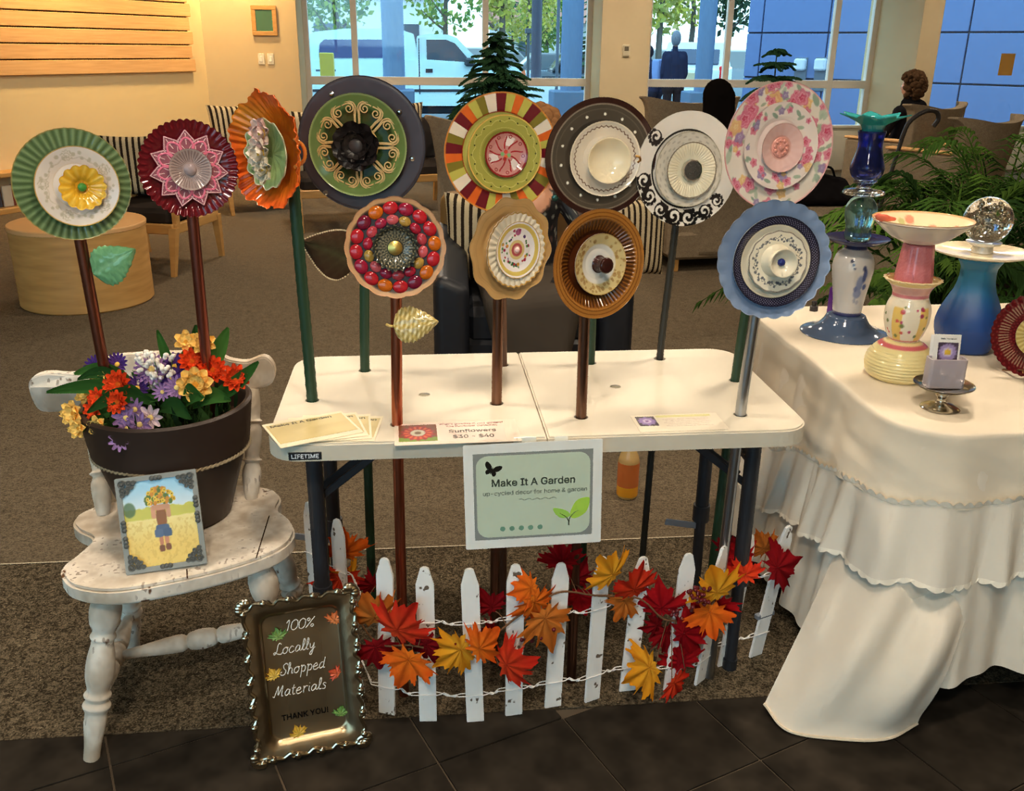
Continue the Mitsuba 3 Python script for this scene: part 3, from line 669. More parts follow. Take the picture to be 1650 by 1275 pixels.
SKIN = (206, 150, 120)
def head(c, r, yaw, skin=SKIN, hair=(40, 34, 30)):
    'head looking along -y turned by yaw degrees; returns skull mesh in place'
    M = rz(yaw, c)
    sk = ball(r, (0, 0, 0), 3, (.78, .95, 1.12)); v = sk.vertices
    f = v[:, 1] < 0
    v[:, 2] -= np.where(f & (v[:, 2] < 0), .0, 0); v[:, 0] *= np.where(v[:, 2] < -.4 * r, 1 - .22 * ss(.4 * r, 1.1 * r, -v[:, 2]), 1)
    nose = np.exp(-((v[:, 0] / (.12 * r)) ** 2 + ((v[:, 2] + .12 * r) / (.2 * r)) ** 2)) * f; v[:, 1] -= .22 * r * nose
    eyes = sum(np.exp(-(((v[:, 0] - s * .32 * r) / (.14 * r)) ** 2 + ((v[:, 2] - .08 * r) / (.1 * r)) ** 2)) for s in (-1, 1)) * f; v[:, 1] += .08 * r * eyes
    sk.vertices = v
    ears = [ball(.2 * r, (s * .78 * r, .05 * r, -.05 * r), 2, (.4, .8, 1.2)) for s in (-1, 1)]
    for e, s in zip(ears, (-1, 1)): pass
    return cat(sk, *ears), M
def add_face(k, c, r, yaw):
    M = rz(yaw, c)
    for s in (-1, 1):
        e = put('eye', xf(ball(.09 * r, (s * .31 * r, -.86 * r, .08 * r), 2), M), 'gloss', (236, 232, 226), k)
        put('pupil', xf(ball(.05 * r, (s * .31 * r, -.93 * r, .08 * r), 1), M), 'gloss', (50, 36, 28), e)
    put('mouth', xf(ball(.18 * r, (0, -.84 * r, -.48 * r), 2, (1.2, .35, .3)), M), 'satin', (176, 92, 84), k)

def hand(M, k, skin=SKIN, curl=.5):
    'right-hand shape, fingers along -y of its frame, palm down, slightly curled'
    bs = [((-.03, 0, 0), .014, (-.03, -.07, 0), .012), ((.03, 0, 0), .014, (.03, -.07, 0), .011), ((0, .0, 0), .016, (0, -.08, 0), .012)]
    for i, (x, L) in enumerate([(-.033, .062), (-.011, .072), (.011, .067), (.032, .052)]):
        a = np.array([x, -.075, 0]); d1 = np.array([x * .2, -math.cos(curl * .6), -math.sin(curl * .6)]); d2 = np.array([0, -math.cos(curl * 1.6), -math.sin(curl * 1.6)])
        b = a + d1 * L * .55; c = b + d2 * L * .5
        bs += [(a, .0095, b, .0085), (b, .0085, c, .0075)]
    bs += [((-.035, -.02, 0), .013, (-.062, -.055, -.01), .0105), ((-.062, -.055, -.01), .0105, (-.066, -.085, -.02), .009)]
    return put('hand', xf(body(bs, .006, 4, 14), M), 'satin', skin, k)

# seated woman: dark flowered top, grey brown skirt, face hidden by a plate from the front
k = thing('person', 'seated woman behind the table in a black flowered top and grey skirt', 'person')
hc = np.array([.29, 2.12, 1.10])
torso = [((.13, 2.22, .50), .13, (.37, 2.22, .50), .13), ((.25, 2.22, .52), .15, (.26, 2.22, .72), .13), ((.26, 2.22, .72), .13, (.27, 2.20, .86), .12), ((.13, 2.2, .90), .06, (.42, 2.2, .90), .06), ((.27, 2.2, .84), .13, (.27, 2.19, .90), .08), ((.28, 2.18, .90), .055, (.30, 2.14, 1.02), .05),
         ((.42, 2.2, .88), .055, (.55, 2.12, .66), .045), ((.55, 2.12, .66), .045, (.40, 1.92, .56), .036), ((.13, 2.2, .88), .055, (.0, 2.1, .66), .045), ((.0, 2.1, .66), .045, (.17, 1.9, .56), .036),
         ((.16, 2.2, .46), .11, (.14, 1.80, .48), .085), ((.35, 2.2, .46), .11, (.33, 1.78, .50), .085), ((.14, 1.80, .48), .085, (.20, 1.82, .12), .055), ((.33, 1.78, .50), .085, (.25, 1.80, .14), .055), ((.20, 1.82, .08), .045, (.19, 1.66, .05), .04), ((.25, 1.80, .1), .045, (.3, 1.64, .05), .04)]
tm = body(torso, .022, 10)
def wcol(v):
    c = flat(v, (34, 32, 34)); n = meshkit.noise(v * 46, 3); n2 = meshkit.noise(v * 40 + 9, 7)
    c = over(c, (n > .78) * 1.0, (150, 150, 140)); c = over(c, (n2 > .82) * 1.0, (96, 70, 60))
    c = over(c, ((v[:, 2] < .58) & (v[:, 1] < 2.16)) * 1.0, (84, 74, 64)); c = over(c, (v[:, 2] < .56) * 1.0, (84, 74, 64)); c = over(c, (v[:, 2] < .13) * 1.0, (40, 34, 32))
    neck = (v[:, 2] > .93) | ((v[:, 2] > .84) & (v[:, 1] < 2.13) & (np.abs(v[:, 0] - .28) < .55 * (v[:, 2] - .80) + .01))
    return over(c, neck * 1.0, SKIN)
put('figure', tm, 'satin', wcol(tm.vertices), k, True)
hm, HM = head(hc, .105, 4); put('head', xf(hm, HM), 'satin', SKIN, k); add_face(k, hc, .105, 4)
hv = ball(.125, (0, .025, .03), 3, (.86, .95, 1.05)); hv.vertices = hv.vertices[:] + .006 * (meshkit.noise(hv.vertices * 60)[:, None] - .5)
hv = trimesh.Trimesh(hv.vertices, hv.faces[(hv.triangles_center[:, 1] > -.035 - .5 * (hv.triangles_center[:, 2]))], process=False)
rsh = np.random.RandomState(4); wc = []
for i in range(150):
    d = unit(rsh.randn(3))
    if d[1] < -.25 and d[2] < .45: continue
    wc.append(ball(rsh.uniform(.022, .036), np.array([.125, .125, .145]) * d + [-.01, .03, .04], 1))
put('hair', xf(cat(hv, wc), HM), 'matte', (138, 98, 64), k)
put('pendant', ball(.016, (.35, 2.05, .905), 2, (1, .6, 1)), 'chrome', (90, 150, 150), k)
skm = m3.Manifold.batch_hull([m3.Manifold.sphere(r_, 20).translate(q_) for q_, r_ in [((.12, 2.16, .47), .11), ((.38, 2.16, .47), .11), ((.10, 1.78, .47), .085), ((.36, 1.76, .50), .085), ((.13, 1.78, .22), .06), ((.33, 1.75, .22), .06)]])
sm_ = tri(skm.refine_to_length(.025)); sm_.vertices += .012 * (meshkit.noise(sm_.vertices * [16, 16, 5])[:, None] - .5); put('skirt', sm_, 'matte', (84, 76, 68), k, True)
hand(mat4([.8, .6, 0], [-.6, .8, 0], [0, 0, 1], [.375, 1.905, .565]), k); hand(mat4([-.8, .6, 0], [.6, .8, 0], [0, 0, -1], [.195, 1.885, .565]), k)

# woman with long dark hair, seen from behind
k = thing('person', 'person with long straight dark hair seen from behind in a taupe armchair', 'person')
o = np.array([2.17, 5.5, 0])
bones = [((-.1, .05, .52), .13, (.1, .05, .52), .13), ((0, .03, .55), .15, (0, -.02, .9), .14), ((-.17, 0, .98), .06, (.17, 0, .98), .06), ((0, 0, .98), .08, (0, .02, 1.12), .05), ((-.1, .05, .5), .1, (-.11, .5, .5), .08), ((.1, .05, .5), .1, (.11, .5, .5), .08), ((-.11, .5, .5), .08, (-.11, .52, .1), .05), ((.11, .5, .5), .08, (.11, .52, .1), .05), ((-.11, .5, .06), .04, (-.11, .66, .05), .035), ((.11, .5, .06), .04, (.11, .66, .05), .035),
         ((-.18, 0, .96), .055, (-.25, .12, .7), .045), ((-.25, .12, .7), .045, (-.1, .32, .62), .035), ((.18, 0, .96), .055, (.25, .12, .7), .045), ((.25, .12, .7), .045, (.1, .32, .62), .035)]
put('figure', xf(body(bones, .03, 8), rz(0, o)), 'matte', (52, 50, 56), k)
hm, HM = head(o + [0, .03, 1.19], .105, 180); put('head', xf(hm, HM), 'satin', SKIN, k); add_face(k, o + [0, .03, 1.19], .105, 180)
hb = body([((0, .02, 1.21), .118, (0, -.01, 1.2), .118), ((-.03, -.02, 1.18), .1, (-.045, -.07, .9), .08), ((.03, -.02, 1.18), .1, (.045, -.07, .9), .08)], .02, 6)
hb.vertices[:, 0] += .004 * np.sin(hb.vertices[:, 0] * 400)
put('hair', xf(hb, rz(0, o)), 'matte', (20, 17, 16), k)
for s in (-1, 1): hand(rz(0, o) @ mat4([-.8 * s, 0, 0] if 0 else [-1, 0, 0], [0, -1, 0], [0, 0, 1], [s * .09, .33, .61]), k)

# person with short curly hair and dark coat, seen from behind, turned left
k = thing('person', 'person with short curly brown hair in a dark coat seen from behind', 'person')
o = np.array([4.99, 7.72, 0]); PM = rz(32, o)
bones2 = [(a, ra * 1.08, b, rb * 1.08) for a, ra, b, rb in bones[:2]] + [((-.19, 0, .94), .075, (.19, 0, .94), .075), ((0, 0, .92), .13, (0, .02, 1.08), .06)] + bones[4:]
put('figure', xf(body(bones2, .03, 8), PM), 'matte', (34, 33, 36), k)
hcen = (PM @ [0, .02, 1.19, 1])[:3]
hm, HM = head(hcen, .108, 180 + 34); put('head', xf(hm, HM), 'satin', SKIN, k); add_face(k, hcen, .108, 214)
rs = np.random.RandomState(8); curls = []
for i in range(240):
    d = rs.randn(3); d /= np.linalg.norm(d)
    if d[1] < -.15 and d[2] < .35: continue
    curls.append(ball(rs.uniform(.018, .032), np.array([.115, .128, .142]) * d + [0, .012, .02], 1))
put('hair', xf(cat(ball(.112, (0, .02, .02), 2, (.85, .98, 1.05)), curls), HM), 'matte', (84, 62, 44), k)
put('hood', xf(tri(body([((-.1, -.06, 1.0), .06, (.1, -.06, 1.0), .06), ((-.1, -.06, 1.0), .06, (-.12, .0, 1.04), .04), ((.1, -.06, 1.0), .06, (.12, .0, 1.04), .04)], .02, 6)), PM), 'matte', (26, 25, 28), k)
for s in (-1, 1): hand(PM @ mat4([-1, 0, 0], [0, -1, 0], [0, 0, 1], [s * .09, .33, .61]), k)
k = thing('walking_cane', 'dark walking cane with a curved handle leaning beside the curly haired person', 'cane')
a, b = at(1412, 352, 6.0), at(1452, 228, 6.05); a[2] = max(a[2], .01)
h1 = [at(px, py, 6.05) for px, py in ((1455, 218), (1466, 196), (1490, 180), (1508, 180), (1512, 192), (1504, 204))]
put('shaft', tube([a, b], .018, 10), 'satin', (30, 28, 28), k); put('handle', tube(spline([b] + h1, 6), .02, 10), 'satin', (36, 33, 32), k)
k = thing('handbag', 'black fabric bag on the floor right of the pink floral plate flower', 'bag')
bc = atz(1330, 333, 0); bm = m3.Manifold.batch_hull([m3.Manifold.sphere(.06, 12).translate((bc[0] + x, bc[1] + .15 + y, z)) for x, y, z in ((-.28, -.1, .06), (.28, -.1, .06), (-.28, .1, .06), (.28, .1, .06), (-.24, 0, .24), (.22, 0, .22), (0, 0, .27))])
m = tri(bm.refine_to_length(.03)); m.vertices += .02 * (meshkit.noise(m.vertices * 14)[:, None] - .5); put('bag_body', m, 'matte', (26, 24, 26), k)
put('strap', tube(spline([bc + [-.18, .15, .26], bc + [-.1, .12, .38], bc + [.05, .1, .39], bc + [.14, .15, .26]], 6), .012), 'matte', (22, 20, 22), k)

# people outside
def stander(label, px, ptop, y, height, coat, legs, hairc, yaw, bend=0.0, pack=None):
    k = thing('person', label, 'person'); p = at(px, ptop, y); s = height / 1.75; zt = p[2]; o = np.array([p[0], y, GZ]); s = (zt - GZ) / (1.75 - .12 * bend)
    M = rz(yaw, o) @ np.diag([s * .84, s, s, 1])
    c_, s_ = math.cos(bend), math.sin(bend)
    def B(q):  # bend the upper body forward (-y) above the hip
        q = np.array(q, float)
        if q[2] > .95: d = q - [0, 0, .95]; q = np.array([d[0], d[1] * c_ - d[2] * s_, .95 + d[2] * c_ + d[1] * s_])
        return q
    up = [((-.09, 0, .95), .13, (.09, 0, .95), .13), ((0, 0, .98), .16, (0, 0, 1.25), .15), ((-.19, 0, 1.38), .07, (.19, 0, 1.38), .07), ((0, 0, 1.22), .16, (0, 0, 1.36), .11), ((0, 0, 1.4), .065, (0, -.01, 1.52), .055), ((-.20, 0, 1.36), .07, (-.235, .02, 1.08), .06), ((-.235, .02, 1.08), .06, (-.19, -.12, .90), .05), ((.20, 0, 1.36), .07, (.235, .02, 1.08), .06), ((.235, .02, 1.08), .06, (.19, -.12, .90), .05), ((-.12, 0, 1.3), .13, (-.1, 0, .84), .14), ((.12, 0, 1.3), .13, (.1, 0, .84), .14)]
    lo = [((-.1, 0, .9), .11, (-.11, -.01, .5), .075), ((-.11, -.01, .5), .075, (-.12, .02, .1), .05), ((.1, 0, .9), .11, (.11, -.01, .5), .075), ((.11, -.01, .5), .075, (.12, .02, .1), .05), ((-.12, .03, .05), .045, (-.12, -.14, .045), .04), ((.12, .03, .05), .045, (.12, -.14, .045), .04)]
    m = body([(B(a), ra, B(b), rb) for a, ra, b, rb in up] + lo, .035, 8)
    col = over(flat(m.vertices, coat), (m.vertices[:, 2] < .86) * 1.0, legs)
    put('figure', xf(m, M), 'matte', col, k, True)
    hc = B((0, -.01, 1.63)); hm, _ = head(np.zeros(3), .108, 0)
    R4 = np.eye(4); R4[:3, 3] = hc
    put('head', xf(hm, M @ R4), 'satin', SKIN, k)
    cap = ball(.122, (0, .02, .03), 3, (.82, .95, 1.08)); cap = trimesh.Trimesh(cap.vertices, cap.faces[cap.triangles_center[:, 1] > -.04 - .4 * cap.triangles_center[:, 2]], process=False)
    put('hair', xf(cap, M @ R4), 'matte', hairc, k)
    if pack:
        q = B((0, .19, 1.2)); pm = tri(m3.Manifold.batch_hull([m3.Manifold.sphere(.05, 10).translate((q[0] + x, q[1] + yy, q[2] + z)) for x in (-.13, .13) for yy in (-.05, .06) for z in (-.2, .18)]))
        put('backpack', xf(pm, M), 'matte', pack, k)
stander('grey haired man in a dark coat standing outside with his back turned', 1090, 53, 17.0, 1.76, (38, 44, 66), (44, 36, 40), (120, 126, 138), 176)
stander('dark haired person with a pale blue backpack stooping outside', 1059, 76, 17.6, 1.52, (48, 50, 72), (40, 42, 56), (36, 36, 46), 215, .35, (128, 150, 200))

# potted norfolk pines by the windows
def pine(px, y, ztop, r, n, label, seed):
    rs = np.random.RandomState(seed); k = thing('potted_pine', label, 'potted plant'); b = at(px, 130, y); b[2] = 0
    put('pot', lathe([(0, 0), (.14, 0), (.19, .34), (.205, .34), (.205, .38), (.18, .38), (.17, .33), (0, .33)], 32), 'satin', (70, 62, 56), k, to=T().translate(b.tolist()))
    put('stem', tube([b + [0, 0, .3], b + [.01, 0, ztop * .6], b + [0, 0, ztop]], [.02, .012, .006], 8), 'matte', (76, 84, 52), k)
    zs = np.linspace(.62, ztop - .03, n)
    for i, z in enumerate(zs):
        L0 = r * (1 - (i / n) ** 1.5) + .06; m_ = 8; a0 = rs.uniform(0, 2 * PI)
        for j in range(m_):
            a = a0 + j * 2 * PI / m_ + rs.uniform(-.15, .15); L = L0 * rs.uniform(.85, 1.1)
            d = np.array([math.cos(a), math.sin(a), 0]); s = np.array([-d[1], d[0], 0])
            t = np.linspace(0, 1, 12)[:, None]; core = b + [0, 0, z] + d * L * t + np.array([0, 0, 1]) * L * (.22 * t - (.42 + .16 * math.sin(j * 2.3 + i)) * t ** 2) + np.array([0, 0, .025 * math.sin(j * 5.1 + i * 1.7)])
            ms = [tube(core, np.linspace(.007, .003, 12), 5)]
            for q in range(1, 12):
                for sg in (-1, 1):
                    w = L * .34 * math.sin(PI * min(1, .18 + .8 * q / 12)) * rs.uniform(.7, 1.1); e = core[q] + s * sg * w + d * w * .8 + [0, 0, -w * .35]
                    u = unit(e - core[q]); x = unit(np.cross(u, [0, 0, 1])) * rs.uniform(.022, .034)
                    mid = (core[q] + e) / 2 + [0, 0, .012]
                    ms.append(trimesh.Trimesh([core[q], mid + x, e, mid - x, mid + [0, 0, .014]], [[0, 1, 4], [1, 2, 4], [2, 3, 4], [3, 0, 4]], process=False))
            put('branch', cat(ms), 'leafy', (38, 66, 44), k, False)
pine(801, 9.3, 1.70, .56, 15, 'dense potted pine at the window left of the middle pier', 2)
pine(1247, 9.6, 1.55, .46, 7, 'sparse tiered potted pine at the window behind the pink floral plate flower', 5)

# palms at the right
def palm(o, zt, n, L0, label, seed, dirs, droop=.9, leaf=.045, cols=((62, 92, 40), (84, 116, 48), (44, 70, 34)), pot=(30, 28, 28)):
    rs = np.random.RandomState(seed); k = thing('potted_palm', label, 'potted plant'); o = np.asarray(o, float)
    put('pot', lathe([(0, 0), (.17, 0), (.2, .36), (.215, .36), (.215, .4), (.19, .4), (.18, .34), (0, .34)], 32), 'satin', pot, k, to=T().translate(o.tolist()))
    labels[put('soil', lathe([(0, .35), (.178, .345)], 24), 'matte', (40, 30, 22), k, to=T().translate(o.tolist()))] = {'kind': 'stuff'}
    for i in range(n):
        a = rs.uniform(*dirs); L = L0 * rs.uniform(.75, 1.15); el = rs.uniform(.35, 1.25)
        d = np.array([math.cos(a), math.sin(a), 0]); s = np.array([-d[1], d[0], 0]); base = o + [0, 0, .35] + d * .05
        t = np.linspace(0, 1, 20)[:, None]
        core = base + d * (L * math.cos(el)) * t * (1 + .4 * t) + np.array([0, 0, 1.]) * (zt * math.sin(el) * (1.5 * t - .5 * t * t) - droop * L * .55 * t ** 3)
        ms = [tube(core, np.linspace(.008, .002, 20), 5)]
        for q in range(5, 20):
            T_ = unit(core[q] - core[q - 1])
            for sg in (-1, 1):
                w = L * .30 * math.sin(PI * (.12 + .83 * (q - 5) / 15)) * rs.uniform(.8, 1.1)
                dr_ = unit(s * sg * .8 + T_ * .75 + np.array([0, 0, -.28])); e = core[q] + dr_ * w + [0, 0, -w * .25]; m1 = core[q] + dr_ * w * .45 + [0, 0, .01]
                x = unit(np.cross(dr_, [0, 0, 1])) * leaf * .28
                ms.append(trimesh.Trimesh([core[q], m1 + x, e, m1 - x, m1 + [0, 0, .006]], [[0, 1, 4], [1, 2, 4], [2, 3, 4], [3, 0, 4]], process=False))
        c = np.array(cols[rs.randint(len(cols))]) * rs.uniform(.85, 1.15)
        put('frond', cat(ms), 'leafy', tuple(c), k, False)
palm((2.35, 2.15, 0), .98, 36, .80, 'large arching palm in a dark pot behind the white covered table', 4, (0, 2 * PI), 1.0)
palm((2.1, 1.75, 0), .60, 24, .42, 'low dense palm nearest the blue vase', 9, (0, 2 * PI), 1.0)
palm((3.05, 2.9, 0), 1.1, 22, .8, 'taller palm at the far right edge behind the glass globe', 12, (0, 2 * PI), .7)
palm((1.62, 1.42, 0), .42, 16, .22, 'small palm between the blue bird vase and the pink vase tower', 15, (0, 2 * PI), .8, .05)

# ------------------------------------------------------------------ folding table
TH = .74
HOLES = {'f3': (-.535, -.037), 'f4': (-.42, .176), 'f5': (-.329, -.206), 'f6': (-.054, .197), 'f7': (-.094, -.089), 'f8': (.185, .197), 'f9': (.094, -.191), 'f10': (.384, .221), 'f11': (.536, .032), 'f12': (.47, -.203)}
PLUGS = [(-.266, -.017), (.216, .007)]
k = TABLE = thing('folding_table', 'white plastic folding table with holes for the plate flower poles', 'table')
for s in (-1, 1):
    q = rrect(1.22, .61, .075).intersection(sbody_ if False else (sbox(.0012, -1, 1, 1) if s > 0 else sbox(-1, -1, -.0012, 1)))
    qi = q.buffer(-.004)
    for p in HOLES.values(): q, qi = q.difference(Point(p).buffer(.0165, 20)), qi.difference(Point(p).buffer(.0165, 20))
    for p in PLUGS: q, qi = q.difference(Point(p).buffer(.014, 20)), qi.difference(Point(p).buffer(.014, 20))
    cells = []
    for gx in np.arange(-.7, .7, .1):
        for gy in np.arange(-.35, .35, .1):
            for g_, z_, t_ in ((q, TH - .04, .036), (qi, TH - .004, .004)):
                pc_ = g_.intersection(sbox(gx, gy, gx + .1, gy + .1))
                for gg in getattr(pc_, 'geoms', [pc_]):
                    if gg.geom_type == 'Polygon' and gg.area > 1e-8: cells.append(poly_plate(gg, t_, z_))
    put('table_panel', cat(cells), 'satin', (208, 199, 181), k, False)
for p in PLUGS: put('hole_plug', lathe([(0, 0), (.013, 0), (.013, .036), (0, .037)], 24), 'satin', (150, 142, 122), k, to=T().translate([p[0], p[1], TH - .04]))
put('underside_rail', cat(cbox(1.08, .03, .03, (0, -.21, .685), .004), cbox(1.08, .03, .03, (0, .21, .685), .004)), 'satin', (70, 72, 78), k)
GREY = (40, 41, 46)
for sx in (-1, 1):
    for sy in (-1, 1):
        x = sx * .525; y = sy * .17
        put('leg', cat(tube([(x, y, .3), (x, y, .69)], .019, 16), tube([(x, y, .006), (x, y, .34)], .0155, 16)), 'satin', GREY, k)
        put('leg_collar', lathe([(.015, .26), (.024, .26), (.024, .31), (.015, .31)], 20), 'satin', (40, 42, 48), k, to=T().translate([x, y, 0]))
        put('foot_cap', lathe([(0, 0), (.019, 0), (.019, .03), (0, .03)], 18), 'satin', (34, 36, 40), k, to=T().translate([x, y, 0]))
    put('cross_bar', tube([(sx * .525, -.17, .60), (sx * .525, .17, .60)], .012, 12), 'satin', GREY, k)
    for y in (-.03, .03): put('brace', bar((sx * .525, y - .12, .53), (sx * .33, y - .12, .685), .018, .006, (0, 1, 0)), 'satin', GREY, k)
    put('lock_lever', bar((sx * .525, .17, .24), (sx * .525 - .11, .15, .27), .02, .006, (0, 1, 0)), 'satin', (120, 128, 140), k)
bx = put('badge', cbox(.07, .003, .018, (-.525, -.3055, .713), .001), 'satin', (24, 26, 30), k, False)
put('lettering', xf(text('LIFETIME', .0095, .0006, True, width=.058), mat4([1, 0, 0], [0, 0, 1], [0, -1, 0], [-.525, -.3072, .7085])), 'satin', (220, 224, 230), bx, False)

# ------------------------------------------------------------------ plate flowers
def pole(k, name, top, r, mat, col, floor_z=0.0, ribs=False, key_='pole'):
    bx_, by_ = HOLES[name]; top = np.asarray(top, float); h = (top[2] - TH)
    d = (top - np.array([bx_, by_, TH])) / h
    foot = np.array([bx_, by_, TH]) - d * TH * .35; foot[2] = .0
    n = 90 if ribs else 12
    t = np.linspace(0, 1, n); hb = TH / top[2]; b0 = np.array([bx_, by_, TH])
    pts = spline([foot, (foot + b0) / 2, b0, (b0 + top) / 2, top], 30); pts = resample(pts, n)
    rr = r * (1 + (.10 * (np.arange(n) % 2) if ribs else 0))
    m = tube(pts, rr, 14)
    put(key_, m, mat, col, k)
def ptop(name, c, az, el, back=.028):
    n = face(az, el, c)[:3, 2]; b = np.array(c) - n * back
    return b
COPPER, BROWN, GREENP = (176, 104, 78), (96, 66, 50), (30, 58, 38)

def disc(k, name, M, off, prof, R, paint, mat='gloss', label=None, **kw):
    m, c = dish(prof, R, paint=paint, **kw)
    O = np.eye(4); O[:3, 3] = off
    return put(name, xf(m, M @ O), mat, c, k, True, label=label)
PLATE = [(0, .0), (.55, .0), (.68, .006), (.75, .012), (1, .022)]
FLATP = [(0, .0), (.6, .0), (.7, .005), (1, .012)]

# F1: green fluted plate with white bowl and yellow glass flower
c1 = (-1.0, -.075, 1.258); M = face(26, 2, c1) @ np.diag([1, 1, 0.6, 1])
k = thing('plate_flower', 'plate flower of green fluted plate, white gold rimmed saucer and yellow glass flower', 'plate flower', 'plate flowers on poles')
pb = np.array([-1.006, -.045, .62]); pt = M[:3, 3] - M[:3, 2] * .02 + [-.004, 0, 0]
put('pole', tube([pb + [.01, 0, 0], pb + [.004, 0, .2], pt], .0125, 16), 'metal', (150, 92, 74), k)
def p1(x, y, r, t):
    c = flat(x, (92, 114, 72)); fl = .5 + .5 * np.cos(t * 44)
    c = over(c, ss(.62, .72, r) * fl * .55, (150, 172, 128)); c = over(c, ss(.62, .72, r) * (1 - fl) * .35, (48, 72, 42))
    return over(c, ss(.975, .99, r), (170, 148, 84))
disc(k, 'green_plate', M, (0, 0, 0), [(0, .0), (.6, .0), (.68, .008), (.8, .014), (1, .018)], .116, p1, nr=40, nth=352, zf=lambda r, t: .0012 * np.cos(t * 44) * ss(.62, .72, r), rim=lambda t: .006 * np.abs(np.cos(t * 22)), back=(70, 92, 60))
rs = np.random.RandomState(11); FL1 = [(a + rs.uniform(-.1, .1), rs.uniform(.7, .86), rs.uniform(.035, .075)) for a in np.linspace(0, 2 * PI, 46)]
def p1b(x, y, r, t):
    c = flat(x, (226, 216, 206))
    c = over(c, band(r, .55, .56, .006) * .5, (196, 170, 120))
    dec = np.zeros(len(x))
    for g in range(5):
        a = g * 2 * PI / 5 + .5; cx, cy = .78 * math.cos(a), .78 * math.sin(a)
        d = np.hypot(x - cx, y - cy); ph = np.arctan2(y - cy, x - cx)
        dec = np.maximum(dec, band(d, .05, .075, .01) * (.6 + .4 * np.sin(ph * 7)))
        dec = np.maximum(dec, band(d, .11 + .015 * np.sin(ph * 9), .13 + .015 * np.sin(ph * 9), .008) * .8)
    for a, q, s in FL1: dec = np.maximum(dec, spot(x, y, q * math.cos(a), q * math.sin(a), s * .85) * .6)
    dec = np.maximum(dec, .5 * band(r, .70 + .03 * np.sin(t * 11), .72 + .03 * np.sin(t * 11), .01))
    c = over(c, dec * .75 * ss(.6, .66, r), (158, 148, 116))
    return over(c, ss(.965, .98, r), (196, 160, 84))
disc(k, 'white_saucer', M, (.006, -.002, .03), [(0, .0), (.55, .0), (.72, .010), (1, .022)], .083, p1b, nr=60, nth=200)
def pyel(x, y, r, t):
    return over(over(flat(x, (226, 170, 44)), .5 * (.5 + .5 * np.cos(t * 14)) * ss(.4, .7, r), (246, 214, 110)), 1 - ss(.1, .45, r), (196, 130, 30))
disc(k, 'glass_flower', M, (.014, -.004, .048), [(0, .0), (.3, .0), (.5, .012), (.8, .022), (1, .026)], .045, pyel, 'gloss', nr=24, nth=168, rim=lambda t: .10 * np.abs(np.cos(t * 7)) - .05, zf=lambda r, t: -.003 * np.abs(np.sin(t * 7)) * r, back=(200, 150, 40))
put('glass_bead', xf(ball(.009, (.014, -.004, .054), 2), M), 'gloss', (72, 140, 60), k)
def ceramic_leaf(k, M, L, W, col, name='leaf', teeth=9, mat='gloss', vein=(150, 200, 150), edge=.06, paint=None):
    'leaf along +x of M, stalk end at the origin'
    n = 40; s = np.linspace(0, 1, n); w = W / 2 * np.sin(PI * s ** .62) ** .85
    saw = 1 + edge * (2 * ((s * teeth) % 1) - 1); m_ = 13; u = np.linspace(-1, 1, m_)
    S_, U_ = np.meshgrid(s, u, indexing='ij'); Wd = (w * saw)[:, None]
    X = S_ * L; Y = U_ * Wd; Zz = -.10 * W * U_ ** 2 + .06 * L * np.sin(PI * S_) + .012 * W * np.cos(U_ * 4 * PI + S_ * 30) * (np.abs(U_) > .1) - .03 * W * np.exp(-(U_ / .1) ** 2)
    top = np.stack([X, Y, Zz], -1).reshape(-1, 3); kk = len(top); f = grid_faces(n, m_, False)
    ring = np.r_[np.arange(m_), np.arange(1, n) * m_ + m_ - 1, kk - 2 - np.arange(m_ - 1), (np.arange(n - 2, 0, -1)) * m_]
    a, b = ring, np.roll(ring, -1); side = np.vstack([np.stack([a, a + kk, b + kk], 1), np.stack([a, b + kk, b], 1)])
    m = trimesh.Trimesh(np.vstack([top, top - [0, 0, .003]]), np.vstack([f, f[:, ::-1] + kk, side]), process=False)
    c = over(flat(top, col), (np.exp(-((U_ / .09) ** 2)) + .5 * np.exp(-((((S_ * 6 - np.abs(U_) * 1.5) % 1) - .5) / .12) ** 2) * (np.abs(U_) < .9)).ravel() * .6, vein)
    if paint is not None: c = paint(c, S_.ravel(), U_.ravel())
    return put(name, xf(m, M), mat, np.vstack([c, c]), k, True)
X_ = unit([.095, -.01, .055]); n_ = unit([.2, -1, .25]); n_ = unit(n_ - X_ * np.dot(n_, X_))
ceramic_leaf(k, mat4(X_, np.cross(n_, X_), n_, [-.987, -.072, 1.062]), .112, .088, (112, 166, 116), vein=(150, 196, 150))

# F2: dark red hobnail plate with pink and clear petals
c2 = (-.756, -.078, 1.291); M = face(17, 4, c2) @ np.diag([1, 1, 0.7, 1])
k = thing('plate_flower', 'plate flower of dark red beaded glass plate with pink and clear petal star', 'plate flower', 'plate flowers on poles')
pt = M[:3, 3] - M[:3, 2] * .02
put('pole', tube([(-.772, -.048, .60), (-.770, -.048, .86), pt], .0125, 16), 'metal', (150, 86, 72), k)
def p2(x, y, r, t):
    c = flat(x, (96, 18, 26)); hob = np.cos(r * 60) * np.cos(t * 40)
    return over(c, ss(.3, .9, np.cos(t * 44)) * band(r, .86, .95, .03) * .45, (150, 44, 48))
disc(k, 'red_plate', M, (0, 0, 0), [(0, .0), (.5, .0), (.8, .008), (1, .016)], .098, p2, nr=56, nth=320, rim=lambda t: .045 * np.abs(np.sin(t * 22)), zf=lambda r, t: .0012 * np.cos(t * 44) * ss(.8, .9, r), back=(70, 12, 18))
